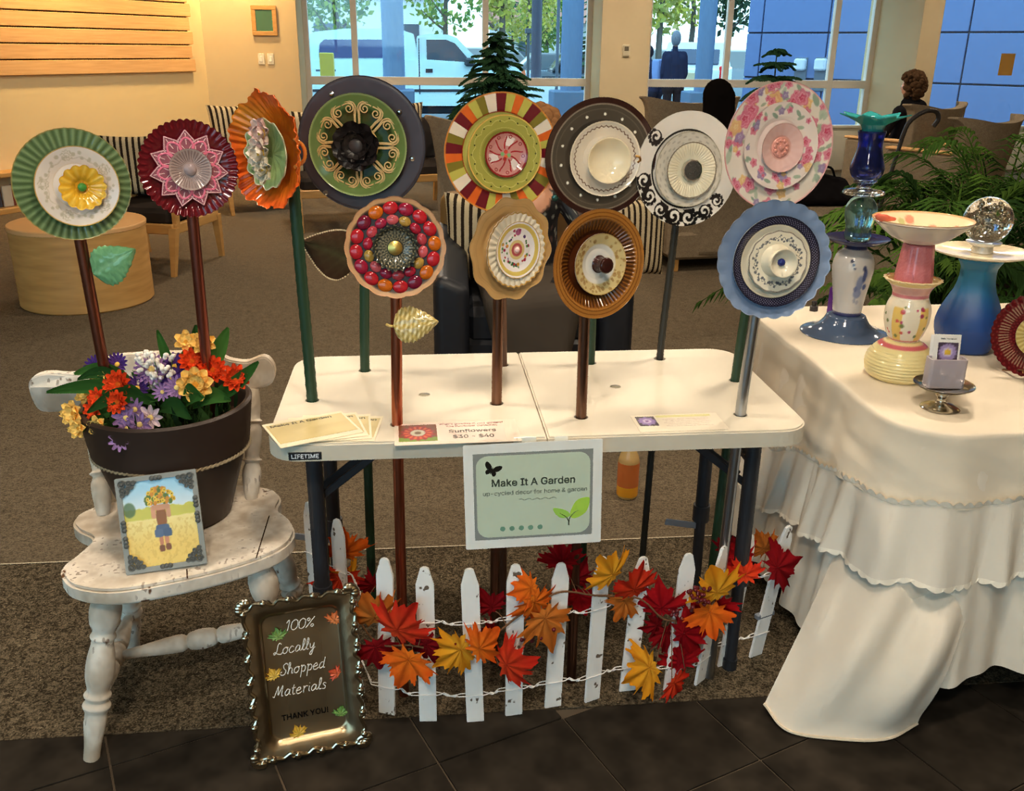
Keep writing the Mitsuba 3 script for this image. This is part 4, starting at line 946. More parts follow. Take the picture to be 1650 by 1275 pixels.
for i in range(11):
    a = PI / 2 + i * 2 * PI / 11; r0, r1 = .034, .079
    loc = [(r0, 0), (.058, .0165), (r1, 0), (.058, -.0165)]
    oc = Polygon(loc).buffer(.002); inn = Polygon([(.058, 0)] * 1 + [(.060, .009), (.072, 0), (.060, -.009)] if 0 else [(.060, .0085), (.0735, 0), (.060, -.0085), (.050, 0)])
    Mr = M @ rz(math.degrees(a)); Mr = Mr.copy(); Mr[:3, 3] = M[:3, 3] + M[:3, 2] * .019
    pk = put('petal', xf(poly_plate(oc, .004), Mr), 'gloss', (150, 84, 98), k, False)
    put('petal_edge', xf(cat(tube(np.array([[p[0], p[1], .005] for p in loc]), .0016, 6, True), tube(np.array([(.0735, 0, .005), (.050, 0, .005)]), .0012, 5), tube(np.array([(.061, .011, .005), (.061, -.011, .005)]), .0012, 5)), Mr), 'gloss', (226, 186, 186), pk)
    arch = spline([(.036, .009, 0), (.052, .0125, 0), (.064, 0, 0), (.052, -.0125, 0), (.036, -.009, 0)], 6) + [0, 0, .006]
    put('petal_arch', xf(tube(arch, .0022, 6), Mr), 'gloss', (226, 120, 146), pk)
def p2c(x, y, r, t):
    c = flat(x, (176, 152, 146)); return over(over(c, band(r, .35, .9) * (.5 + .5 * np.cos(t * 36)) * .6, (110, 88, 84)), 1 - ss(.0, .3, r), (120, 92, 92))
disc(k, 'clear_saucer', M, (.002, -.001, .026), [(0, .0), (.3, .0), (.6, .004), (1, .014)], .043, p2c, 'gloss', nr=30, nth=216, zf=lambda r, t: .0007 * np.cos(t * 36) * ss(.3, .5, r))
put('glass_knob', xf(lathe(spl_prof([(.013, 0), (.012, .008), (.007, .014), (0, .016)]), 28), M @ mat4([1, 0, 0], [0, 1, 0], [0, 0, 1], [.002, -.001, .027])), 'gloss', (170, 150, 150), k)

# F3: orange ruffled bowl turned to the left with porcelain flower
c3 = np.array((-.572, -.045, 1.324)); M = face(-46, 2, c3)
k = thing('plate_flower', 'plate flower of orange ruffled bowl turned sideways with green dish and porcelain blossom', 'plate flower', 'plate flowers on poles')
pole(k, 'f3', c3 + [.028, .006, -.06], .0125, 'satin', GREENP, ribs=True)
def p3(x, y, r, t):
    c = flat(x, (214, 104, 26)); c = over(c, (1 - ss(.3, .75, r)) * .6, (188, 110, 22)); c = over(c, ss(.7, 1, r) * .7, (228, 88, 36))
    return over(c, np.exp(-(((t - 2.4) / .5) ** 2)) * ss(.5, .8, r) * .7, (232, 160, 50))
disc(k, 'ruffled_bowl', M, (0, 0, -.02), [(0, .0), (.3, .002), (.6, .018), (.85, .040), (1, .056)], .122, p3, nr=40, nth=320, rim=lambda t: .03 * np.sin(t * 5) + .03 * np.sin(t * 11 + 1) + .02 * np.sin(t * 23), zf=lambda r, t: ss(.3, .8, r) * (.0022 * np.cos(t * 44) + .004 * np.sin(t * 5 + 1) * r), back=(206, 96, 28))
put('handle', xf(tube(spline([(.06, .03, .002), (.072, .018, -.012), (.076, 0, -.016), (.072, -.018, -.012), (.06, -.03, .002)], 8), .004, 10), M), 'gloss', (200, 120, 50), k)
disc(k, 'green_dish', M, (0, -.006, .012), [(0, .0), (.5, .004), (.8, .014), (1, .02)], .073, lambda x, y, r, t: over(over(flat(x, (132, 158, 104)), .35 * (.5 + .5 * np.cos(t * 24)), (170, 190, 140)), ss(.95, .98, r), (232, 222, 196)), nr=26, nth=192, rim=lambda t: .045 * np.cos(t * 12), zf=lambda r, t: .0022 * np.cos(t * 12) * r, back=(140, 160, 110))
rs = np.random.RandomState(6)
def petals(k, M, name, n, L, W, tilt, lift, cols, mat='satin', ph=0.0, cup=.35):
    for i in range(n):
        a = ph + i * 2 * PI / n; s = np.linspace(0, 1, 9); u = np.linspace(-1, 1, 7); S_, U_ = np.meshgrid(s, u, indexing='ij')
        w = W / 2 * np.sin(PI * (.12 + .80 * S_)) ** .7; x = S_ * L; y = U_ * w; z = cup * W * U_ ** 2 + .12 * L * S_ ** 2
        ct, st = math.cos(tilt), math.sin(tilt)
        v = np.stack([x * ct - z * st + .004, y, x * st + z * ct + lift], -1).reshape(-1, 3); kk = len(v); f = grid_faces(9, 7, False)
        ring = np.r_[np.arange(7), np.arange(1, 9) * 7 + 6, kk - 2 - np.arange(6), np.arange(7, 0, -1) * 7]; b = np.roll(ring, -1)
        m = trimesh.Trimesh(np.vstack([v, v - [0, 0, .0012]]), np.vstack([f, f[:, ::-1] + kk, np.stack([ring, ring + kk, b + kk], 1), np.stack([ring, b + kk, b], 1)]), process=False)
        put(name, xf(m, M @ rz(math.degrees(a))), mat, cols[i % len(cols)], k, True)
for (dx, dy, cols, sz) in [(.006, .038, [(222, 196, 184), (214, 178, 170)], 1.0), (0, -.004, [(226, 214, 196)], 1.1), (.008, -.036, [(224, 214, 190), (206, 198, 176)], .9)]:
    bl = put('blossom', xf(ball(.010 * sz, (dx, dy, .04), 2), M), 'satin', (218, 176, 70), k)
    Mo = M @ mat4([1, 0, 0], [0, 1, 0], [0, 0, 1], [dx, dy, .032])
    petals(bl, Mo, 'petal', 7, .034 * sz, .026 * sz, .35, 0, cols, 'matte', ph=.3); petals(bl, Mo, 'petal', 5, .024 * sz, .022 * sz, .9, .004, cols, 'matte')

# F4: large dark disc with green plate, gilt scrolls and black flower
c4 = np.array((-.401, .150, 1.32)); M = face(-12, 1, c4) @ np.diag([1, 1, 0.8, 1])
k = thing('plate_flower', 'largest plate flower: slate dark disc, green glass plate, gilt scrolls, black blossom', 'plate flower', 'plate flowers on poles')
pole(k, 'f4', c4 + [.004, .022, -.02], .0125, 'satin', GREENP, ribs=False)
disc(k, 'dark_disc', M, (0, 0, 0), [(0, .0), (.7, .0), (.97, .004), (1, .0)], .156, lambda x, y, r, t: over(over(flat(x, (58, 50, 56)), .5 * meshkit.noise(np.stack([x * 9, y * 9, r * 0], 1)), (70, 60, 64)), ss(.965, .99, r), (40, 34, 36)), 'satin', nr=40, nth=128, t=.006, back=(40, 36, 40))
disc(k, 'green_plate', M, (-.004, -.001, .012), [(0, .0), (.66, .0), (.78, .006), (1, .016)], .119, lambda x, y, r, t: over(over(flat(x, (46, 66, 34)), ss(.70, .78, r), (96, 124, 70)), ss(.96, .985, r), (150, 168, 116)), nr=44, nth=160, back=(90, 116, 66))
sm = []
for i in range(8):
    a = PI / 2 + .39 + i * 2 * PI / 8; R_ = rz(math.degrees(a))
    loop = spline([(.046, -.015, 0), (.064, -.0225, 0), (.082, -.031, 0), (.098, -.024, 0), (.106, 0, 0), (.098, .024, 0), (.082, .031, 0), (.064, .0225, 0), (.046, .015, 0)], 6)
    inner = loop * np.array([.955, .86, 1]) + [.003, 0, 0]
    ps = [loop, inner]
    for s in (-1, 1):
        th = np.linspace(0, 2.9 * PI, 34); rr = .0115 * (1 - th / (3.9 * PI)); cx, cy = .084, s * .0145
        ps.append(np.stack([cx + rr * np.cos(th * 1 + 0.2), cy + s * rr * np.sin(th + .2) * 1.0, th * 0], 1))
        ps.append(spline([(.096, s * .002, 0), (.096, s * .012, 0), (cx + .0113, cy + s * .002, 0)], 5))
    for q in ps: sm.append(xf(tube(q, .0017, 6), R_))
sm.append(tube(np.stack([.047 * np.cos(np.linspace(0, 2 * PI, 60, endpoint=False)), .047 * np.sin(np.linspace(0, 2 * PI, 60, endpoint=False)), np.zeros(60)], 1), .0024, 6, True))
O = np.eye(4); O[:3, 3] = (-.004, -.001, .020)
put('gilt_scrollwork', xf(cat(sm), M @ O), 'satin', (200, 172, 116), k)
O2 = np.eye(4); O2[:3, 3] = (-.006, -.002, .022)
bl = put('black_blossom', xf(ball(.017, (0, 0, .016), 3, (1, 1, .5)), M @ O2), 'satin', (58, 54, 54), k)
petals(bl, M @ O2, 'petal', 8, .056, .060, .18, 0, [(26, 22, 22), (34, 29, 29)], 'satin', ph=.2, cup=.2); petals(bl, M @ O2, 'petal', 7, .040, .044, .5, .006, [(32, 28, 28), (24, 20, 20)], 'satin', cup=.25)
for (px, py) in [(531, 152), (646, 180), (668, 254), (521, 312)]:
    q = at(px, py, .146); q = np.linalg.inv(M) @ np.r_[q, 1]
    stud = put('rhinestone', xf(lathe([(0, 0), (.0062, 0), (.0062, .003), (.003, .0055), (0, .006)], 12), M @ mat4([1, 0, 0], [0, 1, 0], [0, 0, 1], [q[0], q[1], .004])), 'chrome', (196, 190, 184), k, False)
# dark beaded leaf on the same pole
def mesh_leaf(c, S, U):
    return over(over(c, .5 * (.5 + .5 * np.sin(S * 40) * np.sin(U * 20)), (72, 52, 38)), ss(.0, 1, 1 - np.abs(U)) * .35, (58, 66, 44))
X_ = unit([-.098, -.02, .045]); n_ = unit([-.1, -1, .3]); n_ = unit(n_ - X_ * np.dot(n_, X_))
lf = ceramic_leaf(k, mat4(X_, np.cross(n_, X_), n_, [-.425, .150, 1.035]), .142, .125, (58, 42, 32), 'dark_leaf', teeth=1, mat='matte', vein=(74, 78, 52), edge=0, paint=mesh_leaf)
ss_ = np.linspace(.03, .99, 30); bd_ = []
for sg in (-1, 1):
    for s in ss_:
        w = .125 / 2 * math.sin(PI * s ** .62) ** .85
        bd_.append(ball(.0026, (s * .142, sg * w, -.0125 + .06 * .142 * math.sin(PI * s)), 1))
put('bead_edging', xf(cat(bd_), mat4(X_, np.cross(n_, X_), n_, [-.425, .150, 1.035])), 'gloss', (214, 196, 160), lf)

# F5: mosaic plate
c5 = np.array((-.319, -.232, 1.148)); M = face(-1, 8, c5)
k = thing('plate_flower', 'plate flower of red and orange glass gems around a dark glass centre', 'plate flower', 'plate flowers on poles')
pole(k, 'f5', c5 + [0, .028, 0], .0125, 'metal', COPPER)
disc(k, 'amber_plate', M, (0, 0, 0), [(0, .0), (.8, .002), (1, .008)], .1035, lambda x, y, r, t: over(over(flat(x, (40, 26, 24)), ss(.88, .92, r), (198, 150, 104)), ss(.97, .985, r), (214, 160, 120)), 'satin', nr=40, nth=192, rim=lambda t: .028 * np.abs(np.cos(t * 8)) - .01, back=(150, 96, 70))
gem = [(178, 30, 40), (196, 96, 20), (112, 18, 44), (206, 60, 60), (150, 24, 52), (204, 110, 24)]
seq_o = [1, 0, 0, 4, 0, 1, 2, 0, 0, 4, 0, 1, 0, 2, 1, 0]
for ring, n, rad, a, b, ph in (('outer', 16, .0815, .0160, .0130, .1), ('inner', 14, .0575, .0130, .0098, .3)):
    for i in range(n):
        th = ph + i * 2 * PI / n
        col = gem[seq_o[i % 16]] if ring == 'outer' else [(178, 60, 70), (160, 28, 50), (168, 132, 60), (196, 84, 90), (150, 30, 60)][i % 5]
        g = ball(1, (0, 0, 0), 2, (b * 1.06, a, .0052)); 
        put('glass_gem', xf(g, M @ rz(math.degrees(th), (rad * math.cos(th), rad * math.sin(th), .004))), 'gloss', col, k)
def p5(x, y, r, t):
    c = flat(x, (54, 56, 50)); hob = np.cos(r * 38) * np.cos(t * 20)
    c = over(c, ss(.2, .9, hob) * ss(.3, .4, r), (142, 128, 96)); return over(c, band(r, .36, .8) * (.5 + .5 * np.cos(t * 28)) * .6, (150, 140, 116))
disc(k, 'dark_glass_centre', M, (0, 0, .006), [(0, .004), (.3, .004), (.8, .010), (.9, .016), (1, .018)], .046, p5, nr=40, nth=168, rim=lambda t: .05 * np.cos(t * 20), zf=lambda r, t: .0018 * np.cos(t * 20) * ss(.5, 1, r))
put('gold_button', xf(lathe([(0, 0), (.0155, 0), (.015, .004), (.009, .006), (0, .0065)], 28), M @ mat4([1, 0, 0], [0, 1, 0], [0, 0, 1], [0, 0, .013])), 'metal', (206, 172, 96), k)
# pressed glass leaf dish on the copper pole
def gl(c, S, U):
    hob = np.cos(S * 50 + U * 9) * np.cos(U * 14 - S * 12); c = over(c, ss(.0, .7, hob) * .8, (238, 226, 180)); return over(c, ss(.0, .8, -hob) * .5, (116, 98, 48))
X_ = unit([.096, -.01, .012]); n_ = unit([.1, -1, .35]); n_ = unit(n_ - X_ * np.dot(n_, X_))
lf = ceramic_leaf(k, mat4(X_, np.cross(n_, X_), n_, [-.330, -.232, .978]), .098, .078, (190, 164, 96), 'glass_leaf', teeth=12, vein=(220, 180, 70), edge=.07, paint=gl)
put('leaf_stem', xf(tube(spline([(.0, 0, 0), (-.008, .002, .0), (-.014, .006, .002)], 5), .003, 8), mat4(X_, np.cross(n_, X_), n_, [-.330, -.232, .978])), 'gloss', (200, 170, 100), lf)

# F6: striped rim plate
c6 = np.array((-.066, .160, 1.299)); M = face(10, 3, c6) @ np.diag([1, 1, 0.55, 1])
k = thing('plate_flower', 'plate flower with striped red, orange, olive and cream rim', 'plate flower', 'plate flowers on poles')
pole(k, 'f6', c6 + [0, .03, 0], .0125, 'satin', BROWN)
STR = dict(R=(104, 26, 36), Y=(186, 178, 84), O=(216, 100, 40), G=(124, 112, 44), W=(226, 212, 192))
sq = 'RYOYRGWOYRWOGRYOGWOYRORWYGORGWROYGW'
edges = np.cumsum([0] + [1.15 if s in 'RW' else .95 for s in sq]); edges = edges / edges[-1] * 2 * PI
def p6(x, y, r, t):
    idx = np.clip(np.searchsorted(edges, (PI / 2 + .1 - t) % (2 * PI), 'right') - 1, 0, len(sq) - 1)
    c = np.array([STR[s] for s in sq], float)[idx]
    c = over(c, 1 - ss(.685, .695, r), (150, 40, 30)); c = over(c, 1 - ss(.665, .675, r), (186, 176, 92))
    return over(c, ss(.975, .985, r), (206, 130, 60))
disc(k, 'striped_plate', M, (0, 0, 0), [(0, .0), (.62, .0), (.7, .010), (1, .02)], .143, p6, nr=60, nth=420, back=(210, 190, 160))
def p6b(x, y, r, t):
    c = flat(x, (160, 156, 72)); sc = .80 + .07 * np.abs(np.cos(t * 7)); c = over(c, band(r, sc - .008, sc + .008, .008), (206, 196, 120)); c = over(c, band(r, .66, .67), (200, 190, 110))
    for i in range(22):
        a = i * 2 * PI / 22; q = .90 if i % 2 else .84; c = over(c, spot(x, y, q * math.cos(a), q * math.sin(a), .022), (34, 42, 22))
    return over(c, ss(.955, .97, r), (214, 176, 90))
disc(k, 'olive_plate', M, (.006, -.002, .016), [(0, .0), (.52, .0), (.62, .008), (1, .018)], .093, p6b, nr=70, nth=300, back=(150, 146, 70))
def p6c(x, y, r, t):
    c = flat(x, (190, 130, 124)); w = .5 + .5 * np.cos(t * 5 + 3 * r)
    c = over(c, band(r, .38, .80) * ss(.75, .85, .5 + .5 * np.cos(t * 3 + 2.4)), (222, 206, 200))
    for i in range(9):
        a = i * 2 * PI / 9 + .25; d = np.abs(((t - a - .12 * np.sin(r * 6) + PI) % (2 * PI)) - PI) * r
        c = over(c, (1 - ss(.022, .04, d)) * ss(.22, .28, r) * (1 - ss(.78, .82, r)), (150, 32, 40))
        c = over(c, spot(x, y, .8 * math.cos(a + .35), .8 * math.sin(a + .35), .09) - spot(x, y, .8 * math.cos(a + .35), .8 * math.sin(a + .35), .05), (140, 50, 50))
    for q, cc in [((-.16, .02), (130, 170, 110)), ((.14, -.04), (130, 170, 110)), ((0, .12), (196, 70, 60)), ((0, -.1), (210, 100, 60)), ((-.05, -.2), (160, 50, 50))]: c = over(c, spot(x, y, q[0], q[1], .1), cc)
    return over(c, ss(.90, .94, r), (128, 34, 30))
disc(k, 'red_painted_dish', M, (.009, -.003, .028), [(0, .0), (.7, .0), (.85, .006), (1, .012)], .054, p6c, nr=60, nth=220, back=(130, 40, 36))

# F7: tan scalloped plate
c7 = np.array((-.072, -.117, 1.12)); M = face(33, 2, c7, -8) @ np.diag([1, 1, 0.7, 1])
k = thing('plate_flower', 'plate flower of tan scalloped plate with gold rimmed flower painted saucers', 'plate flower', 'plate flowers on poles')
pole(k, 'f7', c7 + [-.018, .028, 0], .0125, 'metal', (122, 90, 74))
disc(k, 'tan_plate', M, (0, 0, 0), [(0, .0), (.62, .0), (.72, .008), (1, .018)], .113, lambda x, y, r, t: over(over(flat(x, (190, 152, 98)), band(r, .83, .845, .01) * .6, (150, 112, 66)), band(r, .89, .9, .008) * .5, (156, 118, 70)), nr=46, nth=240, rim=lambda t: .035 * np.cos(t * 10), zf=lambda r, t: .0015 * np.cos(t * 10) * ss(.7, 1, r), back=(176, 140, 90))
def p7b(x, y, r, t):
    c = flat(x, (232, 222, 200)); c = over(c, ss(.55, .7, r) * (.5 + .5 * np.cos(t * 32)) * .3, (196, 182, 152)); return over(c, ss(.955, .975, r), (188, 146, 70))
disc(k, 'white_ruffled_saucer', M, (.006, 0, .018), [(0, .0), (.5, .0), (.65, .006), (1, .016)], .083, p7b, nr=40, nth=256, rim=lambda t: .02 * np.cos(t * 32), zf=lambda r, t: .0016 * np.cos(t * 32) * ss(.5, .7, r))
rs = np.random.RandomState(21); S7 = [(rs.uniform(0, 2 * PI), rs.uniform(.45, .7), rs.uniform(.03, .075), [(150, 40, 80), (70, 110, 60), (206, 150, 60), (84, 60, 110), (170, 60, 60), (90, 130, 80)][rs.randint(6)]) for _ in range(46)]
def p7c(x, y, r, t):
    c = flat(x, (230, 224, 220)); c = over(c, band(r, .78, .92, .012), (206, 182, 96))
    for a, q, s, cc in S7: c = over(c, spot(x, y, q * math.cos(a), q * math.sin(a), s), cc)
    c = over(c, spot(x, y, -.02, .62, .14) * .8, (150, 60, 104)); c = over(c, 1 - ss(.33, .36, r), (212, 190, 130)); c = over(c, 1 - ss(.22, .25, r), (176, 84, 84)); c = over(c, 1 - ss(.13, .16, r), (220, 172, 160))
    return over(c, ss(.97, .985, r), (190, 150, 80))
disc(k, 'painted_saucer', M, (.010, 0, .026), [(0, .0), (.6, .0), (.8, .005), (1, .010)], .063, p7c, nr=70, nth=260)
put('pink_bead', xf(ball(.006, (.010, 0, .028), 2), M), 'gloss', (236, 200, 196), k)

# F8: grey plate with white dots
c8 = np.array((.181, .158, 1.289)); M = face(6, 1, c8) @ np.diag([1, 1, 0.7, 1])
k = thing('plate_flower', 'plate flower of charcoal plate with white dots and a cream cup', 'plate flower', 'plate flowers on poles')
pole(k, 'f8', c8 + [0, .03, 0], .0125, 'satin', GREENP)
def p8(x, y, r, t):
    c = flat(x, (74, 66, 56)); c = over(c, band(r, .80, .815, .006) * .5, (110, 102, 90)); c = over(c, ss(.895, .90, r), (48, 26, 22)); c = over(c, band(r, .885, .90, .006), (150, 138, 122))
    for i in range(14):
        a = i * 2 * PI / 14 + .17; c = over(c, spot(x, y, .725 * math.cos(a), .725 * math.sin(a), .028), (236, 230, 216))
    return c
disc(k, 'dotted_plate', M, (0, 0, 0), [(0, .0), (.55, .0), (.64, .010), (.88, .016), (1, .012)], .142, p8, nr=80, nth=360, back=(46, 30, 26))
def p8b(x, y, r, t):
    c = flat(x, (206, 196, 180)); c = over(c, band(r, .84 + .018 * np.cos(t * 40), .865 + .018 * np.cos(t * 40), .008), (84, 52, 36)); c = over(c, ss(.95, .965, r), (228, 216, 196))
    return c
disc(k, 'bordered_saucer', M, (.006, -.002, .018), [(0, .0), (.6, .0), (.75, .006), (.94, .014), (1, .018)], .090, p8b, nr=60, nth=400)
cup = np.array([(.0, 0), (.02, .0), (.036, .010), (.049, .026), (.055, .042), (.0525, .042), (.046, .027), (.034, .013), (.018, .005), (.0, .004)])
put('cream_cup', xf(lathe(cup, 56), M @ mat4([1, 0, 0], [0, 1, 0], [0, 0, 1], [.010, -.004, .022])), 'gloss', (232, 218, 186), k, 40)
put('brass_hook', xf(tube(spline([(.084, .004, .03), (.092, .002, .036), (.096, -.006, .034), (.09, -.012, .032)], 6), .0028, 8), M), 'metal', (190, 140, 80), k)

# F9: amber ribbed dish
c9 = np.array((.104, -.220, 1.108)); M = face(24, 4, c9, -14) @ np.diag([1, 1, 0.85, 1])
k = thing('plate_flower', 'plate flower of ribbed amber brown dish with cream saucer and dark knob', 'plate flower', 'plate flowers on poles')
pole(k, 'f9', c9 + [-.012, .028, 0], .0125, 'metal', (112, 84, 70))
def p9(x, y, r, t):
    c = flat(x, (126, 74, 26)); f_ = .5 + .5 * np.cos(t * 64); c = over(c, band(r, .62, .80, .02) * f_ * .8, (60, 28, 10)); c = over(c, (1 - ss(.60, .63, r)), (74, 34, 14)); c = over(c, ss(.80, .83, r), (166, 108, 48))
    return over(c, band(r, .86, .875, .006) + band(r, .92, .935, .006), (110, 62, 24))
disc(k, 'amber_dish', M, (0, 0, 0), [(0, .0), (.55, .0), (.80, .020), (.84, .024), (1, .026)], .117, p9, nr=60, nth=512, zf=lambda r, t: .0014 * np.cos(t * 64) * band(r, .6, .82, .02), back=(120, 70, 26))
rs = np.random.RandomState(4); S9 = [(rs.uniform(0, 2 * PI), rs.uniform(.68, .95), rs.uniform(.03, .08)) for _ in range(70)]
def p9b(x, y, r, t):
    c = flat(x, (222, 216, 204)); c = over(c, ss(.62, .68, r), (206, 184, 130))
    for a, q, s in S9: c = over(c, spot(x, y, q * math.cos(a), q * math.sin(a), s) * .6 * ss(.62, .68, r), (150, 110, 54))
    return over(over(c, (1 - ss(.2, .5, r)) * .4, (170, 176, 184)), ss(.97, .985, r), (190, 150, 84))
disc(k, 'cream_saucer', M, (.004, 0, .010), [(0, .0), (.5, .0), (.7, .006), (1, .014)], .066, p9b, nr=50, nth=200)
put('dark_knob', xf(lathe(spl_prof([(.019, 0), (.016, .004), (.0135, .016), (.0165, .026), (.0165, .034), (.012, .038), (0, .039)], 5), 36), M @ mat4([1, 0, 0], [0, 1, 0], [0, 0, 1], [.006, 0, .012])), 'gloss', (52, 22, 18), k)

# F10: white plate with black scrolls
c10 = np.array((.407, .185, 1.257)); M = face(12, 3, c10, -8) @ np.diag([1, 1, 0.6, 1])
k = thing('plate_flower', 'plate flower of white plate with black leafy scrolls and an octagonal knob', 'plate flower', 'plate flowers on poles')
pole(k, 'f10', c10 + [0, .03, 0], .0092, 'satin', (34, 34, 30), ribs=True)
def scroll(x, y, cx, cy, s, rot, flip=1):
    u = ((x - cx) * math.cos(rot) + (y - cy) * math.sin(rot)) / s; v = (-(x - cx) * math.sin(rot) + (y - cy) * math.cos(rot)) / s * flip
    r = np.hypot(u, v); t = np.arctan2(v, u); m = (np.abs(((r * 1.7 - t / (2 * PI)) % 1) - .5) < .27) & (r < .66)
    lf = np.zeros(len(x), bool)
    for i in range(8):
        a = -1.2 + i * .55; du = u - .72 * math.cos(a); dv = v - .72 * math.sin(a); w = du * math.cos(a + .9) + dv * math.sin(a + .9); q = -du * math.sin(a + .9) + dv * math.cos(a + .9)
        lf |= (np.abs(w) < .26) & (np.abs(q) < .15 * (1 - (w / .26) ** 2) + .02)
    return (m | lf) * 1.0
def p10(x, y, r, t):
    c = flat(x, (226, 220, 210)); rim_ = ss(.70, .72, r)
    for a, s, fl in [(-2.05, .19, 1), (-1.7, .21, -1), (-1.35, .21, 1), (-2.45, .19, -1), (-.95, .18, -1), (-.6, .15, 1), (2.55, .18, 1), (-2.8, .2, 1)]:
        c = over(c, scroll(x, y, .85 * math.cos(a), .85 * math.sin(a), s, a + .8, fl) * rim_, (22, 20, 20))
    c = over(c, band(r, .655, .69, .006), (30, 28, 26)); return c
disc(k, 'scroll_plate', M, (0, 0, 0), [(0, .0), (.6, .0), (.68, .008), (1, .018)], .142, p10, nr=110, nth=420)
def p10b(x, y, r, t):
    c = flat(x, (204, 198, 184)); c = over(c, ss(.62, .66, r) * ss(.35, .8, np.sin(t * 15 + 9 * r) * np.cos(r * 40)) * .6, (158, 152, 138)); return over(c, ss(.97, .985, r), (180, 172, 150))
disc(k, 'embossed_plate', M, (.002, 0, .012), [(0, .0), (.6, .0), (.72, .006), (1, .014)], .093, p10b, nr=56, nth=240, zf=lambda r, t: .0012 * np.sin(t * 15 + 9 * r) * band(r, .66, .95, .03))
def p10c(x, y, r, t):
    return over(over(flat(x, (228, 220, 194)), ss(.45, .6, r) * (.5 + .5 * np.cos(t * 48)) * .25, (186, 176, 146)), ss(.955, .975, r), (120, 108, 90))
disc(k, 'fluted_bowl', M, (.005, -.001, .022), [(0, .0), (.36, .0), (.5, .006), (.75, .015), (1, .02)], .069, p10c, nr=40, nth=384, zf=lambda r, t: .0009 * np.cos(t * 48) * ss(.45, .6, r))
ob = xf(trimesh.creation.cylinder(.027, .018, sections=10), mat4([1, 0, 0], [0, 1, 0], [0, 0, 1], [.006, -.001, .036]))
put('octagonal_knob', xf(ob, M), 'chrome', (206, 204, 196), k, False)
rosette = [xf(ball(.0022, (q * math.cos(i * 2 * PI / n), q * math.sin(i * 2 * PI / n), .046), 1), mat4([1, 0, 0], [0, 1, 0], [0, 0, 1], [.006, -.001, 0])) for n, q in ((6, .006), (12, .0125), (18, .019)) for i in range(n)]
put('rosette', xf(cat(rosette, xf(lathe([(0, .044), (.023, .044), (.023, .0455), (0, .0465)], 32), mat4([1, 0, 0], [0, 1, 0], [0, 0, 1], [.006, -.001, 0]))), M), 'gloss', (66, 64, 60), k)

# F11: pink chintz plates
c11 = np.array((.565, -.006, 1.332)); M = face(12, 2, c11, -10) @ np.diag([1, 1, 0.6, 1])
k = thing('plate_flower', 'plate flower of pink rose chintz plates with a pink glass centre', 'plate flower', 'plate flowers on poles')
pole(k, 'f11', c11 + [0, .03, -.03], .0125, 'satin', GREENP)
def chintz(seed, n, r0, r1, smin, smax, base):
    rs = np.random.RandomState(seed); F_ = []
    for i in range(n):
        a = rs.uniform(0, 2 * PI); q = math.sqrt(rs.uniform(r0 ** 2, r1 ** 2)); kind = rs.choice(4, p=[.40, .40, .10, .10]); F_.append((a, q, rs.uniform(smin, smax), kind, rs.uniform(0, 6)))
    PC = [[(206, 112, 136), (186, 62, 92), (228, 168, 178)], [(140, 160, 134), (164, 178, 156), (118, 146, 124)], [(222, 184, 118), (230, 200, 150), (214, 160, 120)], [(150, 130, 164), (176, 160, 186), (132, 112, 150)]]
    def f(x, y, r, t):
        c = flat(x, base)
        for a, q, s, kd, ph in sorted(F_, key=lambda z: -(z[3] == 1)):
            cx, cy = q * math.cos(a), q * math.sin(a); d = np.hypot(x - cx, y - cy); ang = np.arctan2(y - cy, x - cx)
            p = PC[kd]
            if kd == 1:
                u = (x - cx) * math.cos(ph) + (y - cy) * math.sin(ph); v = -(x - cx) * math.sin(ph) + (y - cy) * math.cos(ph)
                c = over(c, (1 - ss(.7, 1, np.hypot(u / s, v / (s * .45)))) * .75, p[int(ph) % 3])
            else:
                e = s * (1 + .16 * np.cos(5 * ang + ph)); c = over(c, (1 - ss(.82, 1, d / e)) * .85, p[0]); c = over(c, (1 - ss(.25, .5, d / e)) * .9, p[1])
                c = over(c, (np.abs(((d / e * 2.4 + ang / (2 * PI)) % 1) - .5) < .16) * (d < e * .85) * .6, p[2])
        return c
    return f
ch1, ch2 = chintz(31, 90, .66, .98, .05, .15, (226, 214, 200)), chintz(37, 50, .62, .96, .05, .14, (230, 214, 204))
disc(k, 'chintz_plate', M, (0, 0, 0), [(0, .0), (.58, .0), (.68, .008), (1, .020)], .144, lambda x, y, r, t: over(ch1(x, y, r, t), ss(.975, .985, r), (222, 160, 160)), nr=100, nth=340, back=(224, 206, 200))
disc(k, 'small_chintz_plate', M, (-.001, .001, .018), [(0, .0), (.58, .0), (.68, .006), (1, .016)], .098, lambda x, y, r, t: over(ch2(x, y, r, t), 1 - ss(.60, .62, r), (226, 204, 196)), nr=80, nth=280, back=(224, 206, 200))
disc(k, 'pink_glass_bowl', M, (.002, -.002, .020), [(0, .002), (.45, .002), (.7, .010), (1, .020)], .055, lambda x, y, r, t: over(over(flat(x, (222, 180, 172)), band(r, .45, .95) * (.5 + .5 * np.cos(t * 16)) * .2, (236, 206, 200)), (1 - ss(.5, .52, r)) * .5, (206, 138, 122)), nr=30, nth=160)
kn = [ball(.0042, (.016 * math.cos(i * 2 * PI / 10), .016 * math.sin(i * 2 * PI / 10), .028), 2) for i in range(10)] + [ball(.007, (0, 0, .028), 2)]
put('glass_boss', xf(cat(kn, lathe([(.024, .021), (.022, .026), (0, .028)], 30)), M @ mat4([1, 0, 0], [0, 1, 0], [0, 0, 1], [.002, -.002, 0])), 'gloss', (214, 148, 134), k)

